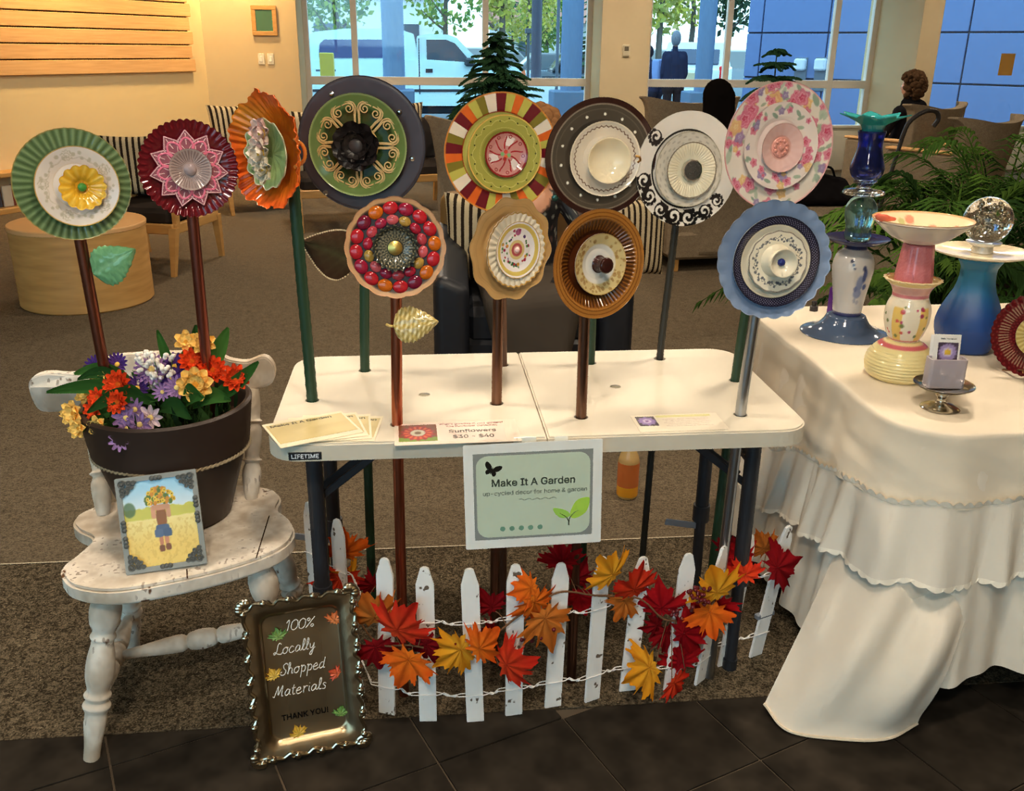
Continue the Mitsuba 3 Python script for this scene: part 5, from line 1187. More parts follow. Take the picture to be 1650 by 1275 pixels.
# F12: blue scalloped plate with egg cup
c12 = np.array((.492, -.233, 1.115)); M = face(3, 4, c12, -10) @ np.diag([1, 1, 0.85, 1])
k = thing('plate_flower', 'plate flower of pale blue scalloped plate, navy ring and white egg cup', 'plate flower', 'plate flowers on poles')
pole(k, 'f12', c12 + [-.006, .03, 0], .0128, 'metal', (170, 174, 180))
disc(k, 'blue_plate', M, (0, 0, 0), [(0, .0), (.6, .0), (.72, .008), (1, .02)], .126, lambda x, y, r, t: over(over(flat(x, (120, 140, 172)), ss(.78, .95, r) * (.5 + .5 * np.cos(t * 12)) * .35, (160, 178, 204)), ss(.975, .99, r), (150, 166, 190)), nr=44, nth=288, rim=lambda t: .03 * np.abs(np.cos(t * 12)) + .012 * np.cos(t * 6), zf=lambda r, t: .0018 * np.cos(t * 24) * ss(.78, 1, r), back=(112, 130, 160))
def p12b(x, y, r, t):
    c = flat(x, (26, 26, 44)); dots = ss(.25, .55, np.cos(t * 90) * np.cos(r * 110)); c = over(c, dots * band(r, .83, .97, .01), (120, 116, 140)); c = over(c, 1 - ss(.805, .815, r), (226, 214, 186)); c = over(c, 1 - ss(.775, .785, r), (216, 208, 188))
    return c
disc(k, 'navy_rim_plate', M, (.002, -.002, .016), [(0, .0), (.65, .0), (.78, .006), (1, .014)], .098, p12b, nr=70, nth=540)
rs = np.random.RandomState(14); S12 = [(i * 2 * PI / 60 + rs.uniform(-.03, .03), rs.uniform(.66, .86), rs.uniform(.03, .06)) for i in range(60)]
def p12c(x, y, r, t):
    c = flat(x, (228, 220, 200))
    for a, q, s in S12: c = over(c, spot(x, y, q * math.cos(a), q * math.sin(a), s), (104, 106, 112))
    c = over(c, band(r, .76 + .03 * np.sin(t * 30), .78 + .03 * np.sin(t * 30), .01), (84, 88, 96)); return over(c, ss(.96, .975, r), (150, 140, 130))
disc(k, 'vine_saucer', M, (.003, -.001, .022), [(0, .0), (.5, .0), (.65, .005), (1, .012)], .066, p12c, nr=60, nth=280, rim=lambda t: .014 * np.cos(t * 14))
egg = np.array([(.036, 0), (.030, .010), (.026, .020), (.027, .030), (.0305, .046), (.0285, .046), (.022, .034), (.012, .027), (0, .026)])
put('egg_cup', xf(lathe(egg, 48), M @ mat4([1, 0, 0], [0, 1, 0], [0, 0, 1], [.003, 0, .024])), 'gloss', (226, 216, 192), k, 40)
put('blue_bead', xf(ball(.0085, (.003, 0, .053), 2), M), 'gloss', (34, 44, 110), k)

# ------------------------------------------------------------------ sign, cards, flyers
sg_c = (np.array([-.184, -.328, .735]) + [.1, -.328, .743] + [.133, -.328, .484] + [-.173, -.328, .481]) / 4
Xs = unit([.284, 0, .006]); Ys = unit([-.02, -.10, .25]) ; Ys = unit(np.array([0, -.0, 1.]) + np.array([-.10, .02, 0])); Zs = unit(np.cross(Xs, Ys)); Ys = np.cross(Zs, Xs)
SM_ = mat4(Xs, Ys, Zs, sg_c + [0, .002, 0]); SW, SH = .287, .232
k = thing('stall_sign', 'laminated sign reading Make It A Garden hanging from the white table edge', 'sign')
put('laminate', xf(poly_plate(rrect(SW + .02, SH + .022, .004), .0014, -.0014), SM_), 'gloss', (232, 232, 226), k, False)
put('grey_field', xf(poly_plate(rrect(SW - .022, SH - .022, .001), .0006), SM_), 'gloss', (138, 142, 138), k, False)
put('green_field', xf(poly_plate(rrect(SW - .034, SH - .034, .026), .0006, .0006), SM_), 'gloss', (196, 208, 186), k, False)
def onsign(m, x, y, z=.0012): return xf(m, SM_ @ mat4([1, 0, 0], [0, 1, 0], [0, 0, 1], [x, y, z]))
DK = (52, 62, 52)
put('title_lettering', onsign(text('Make It A Garden', .0165, .0005, True, width=.185), .0, .026), 'gloss', DK, k, False)
put('small_lettering', onsign(text('up-cycled decor for home & garden', .0098, .0005, False, width=.232), .004, .0045), 'gloss', DK, k, False)
put('handwritten_line', onsign(tube(spline([(-.045 + i * .006, .002 * math.sin(i * 2.1) - .0 , 0) for i in range(15)], 4), .0007, 5), .012, -.0085, .0014), 'gloss', (90, 100, 80), k)
for i in range(5): put('green_dot', onsign(poly_plate(Point(0, 0).buffer(.0058), .0005), -.070 + i * .021, -.079), 'gloss', (112, 152, 130), k, False)
bf = []
for s in (-1, 1):
    bf.append(Polygon(spline([(0, .001, 0), (s * .006, .012, 0), (s * .017, .017, 0), (s * .019, .010, 0), (s * .012, .001, 0), (s * .001, -.001, 0)], 6, True)[:, :2]))
    bf.append(Polygon(spline([(0, -.001, 0), (s * .010, -.001, 0), (s * .012, -.008, 0), (s * .007, -.012, 0), (s * .001, -.005, 0)], 6, True)[:, :2]))
bfp = bf[0]
for q in bf[1:] + [Point(0, 0).buffer(.0018), sbox(-.0009, -.009, .0009, .008)]: bfp = bfp.union(q)
bfp = affinity.rotate(bfp, -22, origin=(0, 0))
put('butterfly', onsign(poly_plate(bfp.buffer(0), .0005), -.092, .065), 'gloss', (20, 22, 20), k, False)
for pts, col in (([(.0, 0), (.004, .020), (.018, .040), (.042, .044), (.043, .026), (.034, .006), (.012, -.006)], (172, 214, 82)), ([(0, 0), (-.018, -.004), (-.032, .006), (-.038, .021), (-.020, .019), (-.006, .012)], (158, 206, 90))):
    q = Polygon(spline([(a, b, 0) for a, b in pts], 6, True)[:, :2]).buffer(0)
    put('printed_leaf', onsign(poly_plate(q, .0005), .082, -.056), 'gloss', col, k, False)
put('printed_stem', onsign(cat(tube(spline([(.0, -.022, 0), (-.001, -.010, 0), (-.008, .0, 0), (-.02, .008, 0)], 6), np.linspace(.0013, .0005, 19), 5), tube(spline([(.0005, -.022, 0), (.002, -.006, 0), (.010, .006, 0), (.022, .014, 0)], 6), np.linspace(.0013, .0005, 19), 5)), .079, -.056, .0016), 'gloss', (44, 48, 32), k)
put('tape', xf(cat(cbox(.05, .0008, .03, (-.05, -.3075, .728), .0003), cbox(.03, .0008, .026, (.03, -.3075, .730), .0003)), np.eye(4)), 'gloss', (236, 236, 226), k, False)

def card(pts, z, t, name, label, col, cat_, group=None, parent=None):
    q = Polygon([p[:2] for p in pts]); return q
# flyers fanned at the left corner of the table
fc = np.array([[-.622, -.195], [-.505, -.36], [-.40, -.275], [-.492, -.128]])
for i in range(4):
    k = thing('flyer', ['lowest beige flyer of the fanned stack at the left table corner', 'second beige flyer up in the fanned stack', 'third beige flyer up in the fanned stack', 'topmost beige flyer of the fanned stack, headed Make It A Garden'][i], 'flyer', 'fanned flyers')
    a = math.radians(-(3 - i) * 9); w, h = .165, .115
    base = np.array([-.515, -.232]); 
    Mf = rz(24 - (3 - i) * 10, [base[0] + (3 - i) * .018, base[1] + (3 - i) * .004, TH + .0006 + i * .0016])
    put('sheet', xf(poly_plate(rrect(.185, .145, .001), .0011), Mf), 'satin', (226, 214, 186), k, False)
    def fcol(v):
        q = v @ np.linalg.inv(Mf)[:3, :3].T + np.linalg.inv(Mf)[:3, 3]
        return over(flat(v, (206, 190, 142)), .6 * meshkit.noise(q * 40 + 3), (176, 158, 104))
    pm = xf(poly_plate(rrect(.175, .112, .001), .0003, .0011), Mf); pm.apply_translation(Mf[:3, 1] * .004); pm = pm.subdivide().subdivide().subdivide()
    put('print', pm, 'satin', fcol, k, False)
    put('heading', xf(text('Make It A Garden' if i == 3 else 'Garden', .011, .0002, True, width=.14 if i == 3 else .06), Mf @ mat4([1, 0, 0], [0, 1, 0], [0, 0, 1], [-.01 if i == 3 else .05, .044, .0015])), 'satin', (64, 58, 44), k, False)
# price card in a clear sleeve
k = thing('price_card', 'pink price card reading Sunflowers on the table beside the sign', 'price card')
Mc = rz(1.2, [-.197, -.262, TH + .0006])
put('sleeve', xf(poly_plate(rrect(.275, .128, .003), .0007), Mc), 'gloss', (226, 212, 196), k, False)
put('card', xf(poly_plate(rrect(.236, .108, .001), .0003, .0007), Mc @ rz(0, [-.012, 0, 0])), 'satin', (232, 206, 192), k, False)
pm = xf(poly_plate(rrect(.084, .094, .001), .0003, .001), rz(0, [-.086, 0, 0]))
for _ in range(5): pm = pm.subdivide()
def sun(v):
    x, y = (v[:, 0] + .086) / .042, v[:, 1] / .047; r = np.hypot(x, y); t = np.arctan2(y, x)
    c = flat(v, (118, 66, 40)); c = over(c, (y < -.5) * .9, (112, 140, 56)); c = over(c, 1 - ss(.8, .9, r + .08 * np.cos(t * 14)), (150, 40, 40)); c = over(c, band(r, .45, .75, .04) * (.5 + .5 * np.cos(t * 14)), (206, 92, 50)); c = over(c, 1 - ss(.36, .42, r), (190, 180, 160)); return over(c, 1 - ss(.15, .2, r), (120, 96, 76))
col = sun(pm.vertices); put('flower_photo', xf(pm, Mc), 'satin', col, k, False)
for s, h, w, x, y in (("What's growing in your garden?", .0085, .145, .035, .042), ('The Sunflower Collection', .0085, .115, .035, .028), ('Sunflowers', .016, .105, .035, -.004), ('$30 - $40', .017, .09, .035, -.036)):
    put('lettering', xf(text(s, h, .0002, True, width=w), Mc @ mat4([1, 0, 0], [0, 1, 0], [0, 0, 1], [x, y, .001])), 'satin', (110, 34, 30) if y > .02 else (44, 30, 26), k, False)
k = thing('price_card', 'cream price card with a purple flower picture on the right half of the table', 'price card')
Mc = rz(1, [.312, -.243, TH + .0006])
put('sleeve', xf(poly_plate(rrect(.205, .10, .003), .0007), Mc), 'gloss', (228, 218, 200), k, False)
pm = xf(poly_plate(rrect(.044, .056, .001), .0003, .0007), rz(0, [-.072, .012, 0]))
for _ in range(4): pm = pm.subdivide()
def viol(v):
    r = np.hypot(v[:, 0] + .072, (v[:, 1] - .012) * .85) / .022; t = np.arctan2(v[:, 1] - .012, v[:, 0] + .072)
    c = flat(v, (70, 60, 70)); c = over(c, 1 - ss(.85, .95, r + .1 * np.cos(t * 10)), (140, 116, 176)); c = over(c, 1 - ss(.4, .5, r), (200, 180, 214)); return over(c, 1 - ss(.15, .25, r), (120, 80, 150))
put('flower_photo', xf(pm, Mc), 'satin', viol(pm.vertices), k, False)
put('print_bar', xf(poly_plate(rrect(.13, .012, .001), .0003, .0007), Mc @ rz(0, [.02, .038, 0])), 'satin', (214, 208, 150), k, False)
for i in range(5): put('text_line', xf(poly_plate(rrect(.11 - .012 * (i % 2), .0016, .0004), .0002, .0007), Mc @ rz(0, [.02, .02 - i * .010, 0])), 'satin', (196, 176, 164), k, False)

# ------------------------------------------------------------------ old white chair at the left
SZ = .45
def turned(a, b, prof, n=22):
    'turned post from a to b: prof (t, radius)'
    a, b = np.asarray(a, float), np.asarray(b, float); L = np.linalg.norm(b - a); z = (b - a) / L; x = unit(np.cross(z, [0.3, 1, 0.1])); y = np.cross(z, x)
    p = spl_prof([(r, t * L) for t, r in prof], 6); p[:, 1] = np.clip(p[:, 1], 0, L); p = np.vstack([[0, p[0, 1]], p, [0, p[-1, 1]]])
    return xf(lathe(p, n), mat4(x, y, z, a))
k = CHAIR = thing('wooden_chair', 'worn white painted wooden chair with turned legs holding the flower pot', 'chair')
outl = spline([(-1.062, -.318, 0), (-1.02, -.362, 0), (-.93, -.384, 0), (-.80, -.350, 0), (-.69, -.300, 0), (-.61, -.238, 0), (-.583, -.165, 0), (-.605, -.085, 0), (-.640, -.03, 0), (-.640, .03, 0), (-.675, .085, 0), (-.78, .115, 0), (-.93, .085, 0), (-1.06, .04, 0), (-1.118, -.01, 0), (-1.125, -.06, 0), (-1.098, -.105, 0), (-1.052, -.15, 0), (-1.062, -.22, 0), (-1.078, -.275, 0)], 8, True)[:, :2]
sp = Polygon(outl).buffer(0)
put('seat', cat(poly_plate(sp.buffer(-.006), .006, SZ - .006), poly_plate(sp, .026, SZ - .034), poly_plate(sp.buffer(-.008), .008, SZ - .042)), 'oldpaint', parent=k, smooth=50)
crk = [((-.62, -.24), (-.655, -.01))]
for a, b in [((-.655, -.275), (-.655, -.07)), ((-.79, -.35), (-.80, -.31))]: put('seat_crack', bar((*a, SZ + .0003), (*b, SZ + .0003), .0028, .001), 'matte', (64, 46, 32), k, False)
LP = [(0, .022), (.06, .026), (.14, .034), (.22, .032), (.27, .024), (.30, .028), (.33, .024), (.42, .030), (.52, .031), (.60, .024), (.63, .030), (.66, .024), (.69, .031), (.73, .024), (.80, .024), (.92, .019), (1, .018)]
LEGS = {'fl': ((-.975, -.30, SZ - .03), (-1.048, -.372, 0)), 'fr': ((-.665, -.215, SZ - .03), (-.60, -.26, 0)), 'bl': ((-1.02, -.03, SZ - .03), (-1.07, .05, 0)), 'br': ((-.69, .04, SZ - .03), (-.62, .12, 0))}
for a, b in LEGS.values(): put('leg', turned(a, b, LP), 'oldpaint', parent=k, smooth=40)
mid = lambda s, t: np.array(LEGS[s][0]) * (1 - t) + np.array(LEGS[s][1]) * t
SP = [(0, .011), (.12, .014), (.3, .021), (.38, .022), (.41, .016), (.43, .022), (.5, .026), (.57, .022), (.59, .016), (.62, .022), (.7, .021), (.88, .014), (1, .011)]
put('stretcher', turned(np.array(LEGS['fl'][0]) * .2 + np.array(LEGS['bl'][1]) * .25 + np.array(LEGS['fl'][1]) * .3 + np.array(LEGS['bl'][0]) * .25 - [0, 0, .06], np.array(LEGS['fr'][0]) * .22 + np.array(LEGS['br'][1]) * .25 + np.array(LEGS['fr'][1]) * .28 + np.array(LEGS['br'][0]) * .25 - [0, 0, .05], SP), 'oldpaint', parent=k, smooth=40)
put('stretcher', turned(mid('fl', .70), mid('bl', .70), SP), 'oldpaint', parent=k, smooth=40)
put('stretcher', turned(mid('fr', .68), mid('br', .68), SP), 'oldpaint', parent=k, smooth=40)
# crest rail on turned posts
crp = [at(px, py, .15) for px, py in ((58, 618), (62, 600), (85, 594), (118, 598), (150, 590), (178, 574), (230, 569), (300, 567), (348, 567), (372, 576), (400, 578), (428, 568), (444, 580), (446, 600), (436, 614), (410, 622), (380, 622), (300, 640), (200, 655), (140, 655), (100, 656), (72, 650))]
cpo = spline([(q[0], q[2], 0) for q in crp], 6, True)[:, :2]
cm = xf(cat(poly_plate(Polygon(cpo).buffer(0), .022), poly_plate(Polygon(cpo).buffer(-.004), .028, -.003)), mat4([1, 0, 0], [0, 0, 1], [0, -1, 0], [0, .165, 0]))
cm.vertices[:, 1] += .10 * ((cm.vertices[:, 0] + .93) / .3) ** 2 * -.35
put('crest_rail', cm, 'oldpaint', parent=k, smooth=50)
BP = [(0, .014), (.1, .020), (.25, .024), (.33, .018), (.36, .025), (.39, .018), (.5, .022), (.62, .023), (.68, .017), (.71, .024), (.74, .017), (.85, .018), (1, .013)]
for a, b in [((-1.062, -.03, SZ - .004), (-1.095, .115, .70)), ((-.715, .03, SZ - .004), (-.70, .125, .715)), ((-.95, .07, SZ - .004), (-.96, .15, .70)), ((-.83, .095, SZ - .004), (-.83, .15, .71))]:
    put('back_post', turned(a, b, BP), 'oldpaint', parent=k, smooth=40)

# ------------------------------------------------------------------ flower pot
PC_ = np.array([-.875, -.035, SZ])
k = thing('flower_pot', 'dark brown flower pot with twine around it on the white chair', 'flower pot')
pp = [(0, 0), (.118, 0), (.123, .006), (.174, .185), (.176, .187), (.182, .190), (.194, .285), (.196, .297), (.190, .302), (.182, .300), (.176, .285), (.170, .235), (0, .235)]
put('pot', lathe(pp, 72), 'satin', (50, 37, 31), k, 35, to=T().translate(PC_.tolist()))
labels[put('soil', lathe([(0, .240), (.12, .246), (.171, .236)], 40), 'matte', (44, 32, 24), k, to=T().translate(PC_.tolist()))] = {'kind': 'stuff', 'label': 'dark moss filling'}
th = np.linspace(0, 2 * PI, 180, endpoint=False); tw = []
for ph in (0, PI): tw.append(tube(np.stack([(.1795 + .0028 * np.cos(th * 46 + ph)) * np.cos(th), (.1795 + .0028 * np.cos(th * 46 + ph)) * np.sin(th), .181 + .0028 * np.sin(th * 46 + ph) - .006 * np.cos(th - 1.2)], 1), .0028, 6, True))
put('twine', cat(tw), 'matte', (158, 142, 116), k, to=T().translate(PC_.tolist()))
# artificial flowers
def bloom(name, label, px, py, y, r, n, col, ccol, az, el, layers=1, thin=.42, group='artificial blooms in the pot'):
    k = thing(name, label, 'flower', group); c = at(px, py, y); Mb = face(az, el, c)
    root = PC_ + [(c[0] - PC_[0]) * .45, (c[1] - PC_[1]) * .4, .235]
    put('stem', tube(spline([root, (root + c) / 2 + [0, 0, .02], c - Mb[:3, 2] * .008], 5), .0022, 6), 'matte', (58, 88, 44), k)
    for l in range(layers):
        petals(k, Mb, 'petal', n, r * (1 - .25 * l), 2 * r * thin, .25 + .35 * l, .001 * l, [col, tuple(int(v * .9) for v in col)], 'matte', ph=l * PI / n + px)
    put('flower_centre', xf(ball(r * .24, (0, 0, r * .12), 2, (1, 1, .6)), Mb), 'matte', ccol, k)
ORG, YLW, VIO, PUR, WHT, RED_ = (236, 84, 40), (250, 214, 124), (92, 62, 140), (164, 128, 178), (236, 230, 220), (214, 60, 36)
FLW = [('orange', ORG, (200, 90, 30), [(192, 620, -.10, .032, 12), (190, 648, -.14, .026, 12), (152, 660, -.13, .022, 8), (158, 640, -.12, .02, 8), (342, 597, -.05, .032, 14), (310, 583, -.03, .030, 12), (378, 610, -.07, .032, 12), (155, 605, -.02, .018, 8), (170, 588, .0, .016, 8)]),
       ('yellow', YLW, (214, 150, 60), [(315, 621, -.10, .040, 9), (120, 666, -.13, .028, 7), (128, 690, -.16, .022, 6), (166, 617, -.06, .024, 6), (140, 635, -.05, .024, 6), (300, 552, .0, .026, 6), (328, 556, -.02, .028, 7), (160, 686, -.17, .022, 6)]),
       ('violet', VIO, (230, 190, 90), [(222, 626, -.08, .028, 18), (190, 588, -.02, .026, 16), (156, 592, .0, .026, 16), (282, 592, -.03, .032, 16), (276, 612, -.06, .026, 14), (296, 604, -.04, .026, 14)]),
       ('lilac', PUR, (232, 204, 130), [(245, 596, -.06, .036, 18), (204, 674, -.15, .028, 9), (226, 684, -.17, .028, 9), (243, 673, -.16, .028, 9), (218, 660, -.13, .026, 12), (194, 710, -.21, .022, 9), (205, 690, -.18, .02, 9), (285, 625, -.09, .026, 16), (262, 632, -.09, .020, 12)])]
WHERE = dict(orange=['in front of the left copper pole', 'lower left below the upper orange bloom', 'at the left rim of the pot', 'left above the rim', 'between the right pole and the yellow bloom', 'right of the violet blooms', 'farthest right', 'small, beside the left pole', 'small, behind the left pole'],
             yellow=['largest, in front of the right side', 'farthest left over the rim', 'hanging at the left rim', 'beside the left pole', 'left of the pole among leaves', 'topmost, left of the right pole', 'wrapped before the right pole', 'low over the front left rim'],
             violet=['in the middle of the pot', 'right of the left pole', 'at the left pole', 'left of the orange blooms', 'below the dark violet bloom', 'beside the orange bloom'],
             lilac=['large, in the middle before white sprays', 'low cluster, left', 'low cluster, bottom', 'low cluster with cream edge', 'low cluster, top', 'hanging over the pot front', 'small, between the low cluster and the rim', 'left of the big yellow bloom', 'small, centre right'])
for nm, col, cc, items in FLW:
    for i, (px, py, y, r, n) in enumerate(items):
        bloom(f'{nm}_bloom', f'{nm} artificial bloom {WHERE[nm][i]}', px, py, y, r, n, col if not (nm == 'lilac' and i == 3) else (222, 196, 200), cc, (px - 260) * .18, 30 - (py - 600) * .18, 2 if nm in ('orange', 'yellow') else 1, {'orange': .24, 'yellow': .36, 'violet': .16, 'lilac': .22 if n < 12 else .16}[nm])
# white sprays and leaves
k = thing('white_spray', 'cluster of tiny white filler flowers in the middle of the pot', 'flower'); rs = np.random.RandomState(2)
wm, ws = [], []
for i in range(60):
    q = at(rs.choice([250, 255, 262, 240, 245]) + rs.uniform(-18, 18), rs.uniform(566, 625), rs.uniform(-.09, -.03)); wm += [ball(.0055, q + rs.uniform(-.004, .004, 3), 1) for _ in range(3)]
    if i % 4 == 0: ws.append(tube(spline([PC_ + [0, 0, .235], (PC_ + [0, 0, .235] + q) / 2 + [0, 0, .01], q], 4), .001, 4))
labels[put('spray_flowers', cat(wm), 'matte', WHT, k)] = {'kind': 'stuff'}
put('spray_stems', cat(ws), 'matte', (84, 104, 70), k)
def blade(k, p0, p1, w, bow, col, name='leaf'):
    p0, p1 = np.asarray(p0, float), np.asarray(p1, float); n = 16; t = np.linspace(0, 1, n)[:, None]
    core = p0 + (p1 - p0) * t + np.array([0, 0, 1.]) * bow * np.sin(PI * t) ; d = unit(p1 - p0); s = unit(np.cross(d, [0.1, -1, .35])); n_ = np.cross(s, d)
    ww = w / 2 * np.sin(PI * (.06 + .92 * t)) ** .7
    rows = [core + s * ww * u + n_ * w * .22 * (abs(u) ** 1.5) for u in (-1, -.5, 0, .5, 1)]
    v = np.stack(rows, 1).reshape(-1, 3); put(name, trimesh.Trimesh(v, grid_faces(n, 5, False), process=False), 'leafy', col, k, True)
k = thing('foliage_spray', 'long green artificial leaves fanning out of the pot', 'foliage')
LV = [((250, 640, -.06), (75, 632, -.10), .034, .02), ((230, 630, -.05), (120, 603, -.02), .034, .03), ((215, 630, -.06), (125, 612, -.06), .03, .03), ((290, 640, -.05), (254, 532, .02), .026, .0), ((330, 620, -.03), (368, 528, .02), .038, .0), ((318, 600, -.02), (316, 524, .03), .03, .0), ((330, 650, -.10), (417, 583, -.06), .036, -.01), ((280, 640, -.08), (118, 705, -.16), .026, .03), ((250, 650, -.1), (140, 665, -.16), .036, .03), ((300, 650, -.12), (330, 640, -.14), .045, .02), ((310, 655, -.11), (372, 645, -.09), .04, .02), ((260, 660, -.12), (310, 675, -.16), .04, .02), ((200, 620, -.05), (150, 598, -.02), .022, .02), ((285, 625, -.04), (300, 560, .0), .024, .0), ((260, 640, -.08), (215, 600, .0), .03, .0), ((240, 650, -.1), (180, 650, -.13), .03, .03)]
for i, (a, b, w, bow) in enumerate(LV): blade(k, at(*a), at(*b), w, bow, [(48, 88, 40), (62, 104, 48), (40, 74, 36)][i % 3])
k = thing('moss_filler', 'dark green filler foliage covering the soil of the pot', 'foliage'); rs = np.random.RandomState(7); fm = []
for i in range(260):
    a, q = rs.uniform(0, 2 * PI), .15 * math.sqrt(rs.uniform(0, 1)); p0 = PC_ + [q * math.cos(a), q * math.sin(a), .24]; e = p0 + [rs.normal(0, .025), rs.normal(0, .025), rs.uniform(.03, .095)]
    x = unit(rs.randn(3)) * rs.uniform(.005, .011); fm.append(trimesh.Trimesh([p0, (p0 + e) / 2 + x, e, (p0 + e) / 2 - x], [[0, 1, 2], [0, 2, 3]], process=False))
fmm = cat(fm); labels[put('filler_leaves', fmm, 'leafy', np.repeat(np.array([(44, 70, 36), (58, 86, 44), (34, 54, 32)], float)[rs.randint(0, 3, 260)], 4, 0), k, False)] = {'kind': 'stuff'}

# ------------------------------------------------------------------ photograph in a pewter frame against the pot
pts = [np.array(q) for q in ((-.944, -.252, .645), (-.772, -.228, .660), (-.762, -.296, .452), (-.926, -.322, .452))]
cen = sum(pts) / 4; Xf = unit((pts[1] - pts[0]) + (pts[2] - pts[3])); Yf = unit((pts[0] - pts[3]) + (pts[1] - pts[2])); Zf = unit(np.cross(Xf, Yf)); Yf = np.cross(Zf, Xf)
FW, FH = .170, .212; FM = mat4(Xf, Yf, Zf, cen + [0, 0, .0])
k = thing('picture_frame', 'pewter picture frame with a child holding sunflowers leaning on the pot', 'picture frame')
rim_ = rrect(FW, FH, .003).difference(rrect(FW - .022, FH - .022, .002))
put('frame_border', cat(xf(poly_plate(rim_, .011, -.004), FM), xf(poly_plate(rrect(FW - .001, FH - .001, .002), .003, -.006), FM)), 'satin', (142, 142, 136), k)
orn, groups_ = [], []
rs = np.random.RandomState(3)
for sx in (-1, 1):
    for sy in (-1, 1):
        cx, cy = sx * (FW / 2 - .014), sy * (FH / 2 - .014)
        for (dx, dy, r) in [(0, 0, .009), (-.014, .0, .007), (0, -.014, .007), (-.012, -.011, .006), (-.024, .001, .005), (.001, -.024, .005), (-.020, -.009, .004), (-.009, -.020, .004)]:
            px_, py_ = cx + sx * dx, cy + sy * dy
            th = np.linspace(0, 4.2 * PI, 26); rr = r * (1 - th / (5 * PI)); orn.append(tube(np.stack([px_ + rr * np.cos(th), py_ + rr * np.sin(th), .009 + th * 0], 1), .0014, 5))
            orn.append(ball(r * .45, (px_, py_, .008), 1))
        groups_.append(orn); orn = []
for px_, py_ in [(0, FH / 2 - .008), (0, -FH / 2 + .008), (FW / 2 - .008, 0), (-FW / 2 + .008, 0), (FW / 2 - .008, .035), (-FW / 2 + .008, -.035)]:
    groups_.append([ball(.0058, (px_ + (d if abs(py_) > .05 else 0), py_ + (d if abs(py_) <= .05 else 0), .008), 1, (1, 1, .7)) for d in (-.008, 0, .008)])
for o_ in groups_: put('corner_filigree' if len(o_) > 9 else 'edge_ornament', xf(cat(o_), FM), 'satin', (84, 86, 84), k)
ph = trimesh.Trimesh(*(lambda g: (np.stack([g[0].ravel(), g[1].ravel(), np.zeros(g[0].size)], 1), grid_faces(150, 110, False)))(np.meshgrid(np.linspace(-(FW - .022) / 2, (FW - .022) / 2, 110), np.linspace(-(FH - .022) / 2, (FH - .022) / 2, 150))), process=False)
def photo(v):
    x, y = v[:, 0] / (FW - .022) * 2, v[:, 1] / (FH - .022) * 2; P_ = np.stack([x * 6, y * 6, x * 0], 1); n = meshkit.fbm(P_, 3); n2 = meshkit.fbm(P_ * 2.5, 3)
    c = over(flat(v, (216, 232, 240)), ss(.3, 1, y) * .8, (150, 206, 236)); hill = .30 + .12 * n
    c = over(c, 1 - ss(hill - .02, hill + .02, y), (206, 200, 90)); c = over(c, (1 - ss(.10, .14, y + .05 * n)), (246, 226, 150)); c = over(c, (1 - ss(-.6, .1, y)) * .7, (236, 196, 96)); c = over(c, ss(.5, .65, n2) * (y < .05) * .35, (206, 170, 70))
    c = over(c, spot(x, y, -.85, .35, .2) * .8, (84, 110, 70))
    for cx, cy, rx, ry, cc in [(-.06, -.42, .06, .13, (198, 130, 96)), (.10, -.42, .06, .13, (206, 140, 104)), (-.06, -.62, .08, .08, (130, 80, 50)), (.12, -.6, .08, .08, (130, 80, 50)), (.02, .10, .15, .22, (150, 96, 56)), (-.19, .24, .07, .16, (214, 158, 122)), (.23, .24, .07, .16, (214, 158, 122)), (.02, .34, .26, .07, (206, 150, 116)), (.02, -.16, .20, .10, (84, 100, 130)), (-.10, -.26, .13, .10, (92, 108, 138)), (.14, -.26, .13, .10, (80, 96, 126))]: c = over(c, 1 - ss(.9, 1.05, np.maximum(np.abs(x - cx) / rx, np.abs(y - cy) / ry) * .6 + .4 * np.hypot((x - cx) / rx, (y - cy) / ry)), cc)
    rs = np.random.RandomState(5)
    for i in range(110):
        a, q = rs.uniform(0, PI), .36 * math.sqrt(rs.uniform(0, 1)); cx, cy = .03 + q * 1.15 * math.cos(a), .44 + q * 1.0 * math.sin(a); c = over(c, spot(x, y, cx, cy, .06), [(230, 180, 40), (236, 200, 70), (96, 120, 50), (214, 140, 40)][i % 4])
        if i % 4 < 2: c = over(c, spot(x, y, cx, cy, .02), (90, 50, 24))
    return c
pc = photo(ph.vertices); ph.apply_translation([0, 0, .002]); put('photo_print', xf(ph, FM), 'satin', pc, k, True)
put('easel_back', bar(cen + Yf * .02 - Zf * .006, cen - Yf * .085 - Zf * .006, .03, .004, tuple(Zf)), 'matte', (40, 36, 34), k, False)

# ------------------------------------------------------------------ silver tray sign
k = thing('silver_tray', 'silver tray sign with scrolled rim standing on the floor, lettered 100% Locally Shopped Materials', 'tray')
bl_, br_ = np.array([-.676, -.432, 0.0]), np.array([-.414, -.375, 0.0]); TW, TH_ = .236, .362
Xt = unit(br_ - bl_); lean = math.radians(13); up_ = np.array([0, 0, 1.]); bk_ = np.cross(up_, Xt); Yt = unit(up_ * math.cos(lean) + bk_ * math.sin(lean) + Xt * -.0); Zt = np.cross(Xt, Yt)
tc = (bl_ + br_) / 2 + Yt * (TH_ / 2 + .016) + np.array([0, 0, .004]); TM = mat4(Xt, Yt, Zt, tc)
n = 240
def tray_ring(off, z, wav):
    q = rrect(TW + 2 * off, TH_ + 2 * off, .02, 6).exterior; s = np.linspace(0, 1, n, endpoint=False); p = np.array([q.interpolate(t, normalized=True).coords[0] for t in s]); nn = p / np.linalg.norm(p, axis=1, keepdims=True)
    w = wav * (np.sin(s * 2 * PI * 22) + .5 * np.sin(s * 2 * PI * 44 + 1)); return np.column_stack([p + nn * w[:, None], np.full(n, z)])
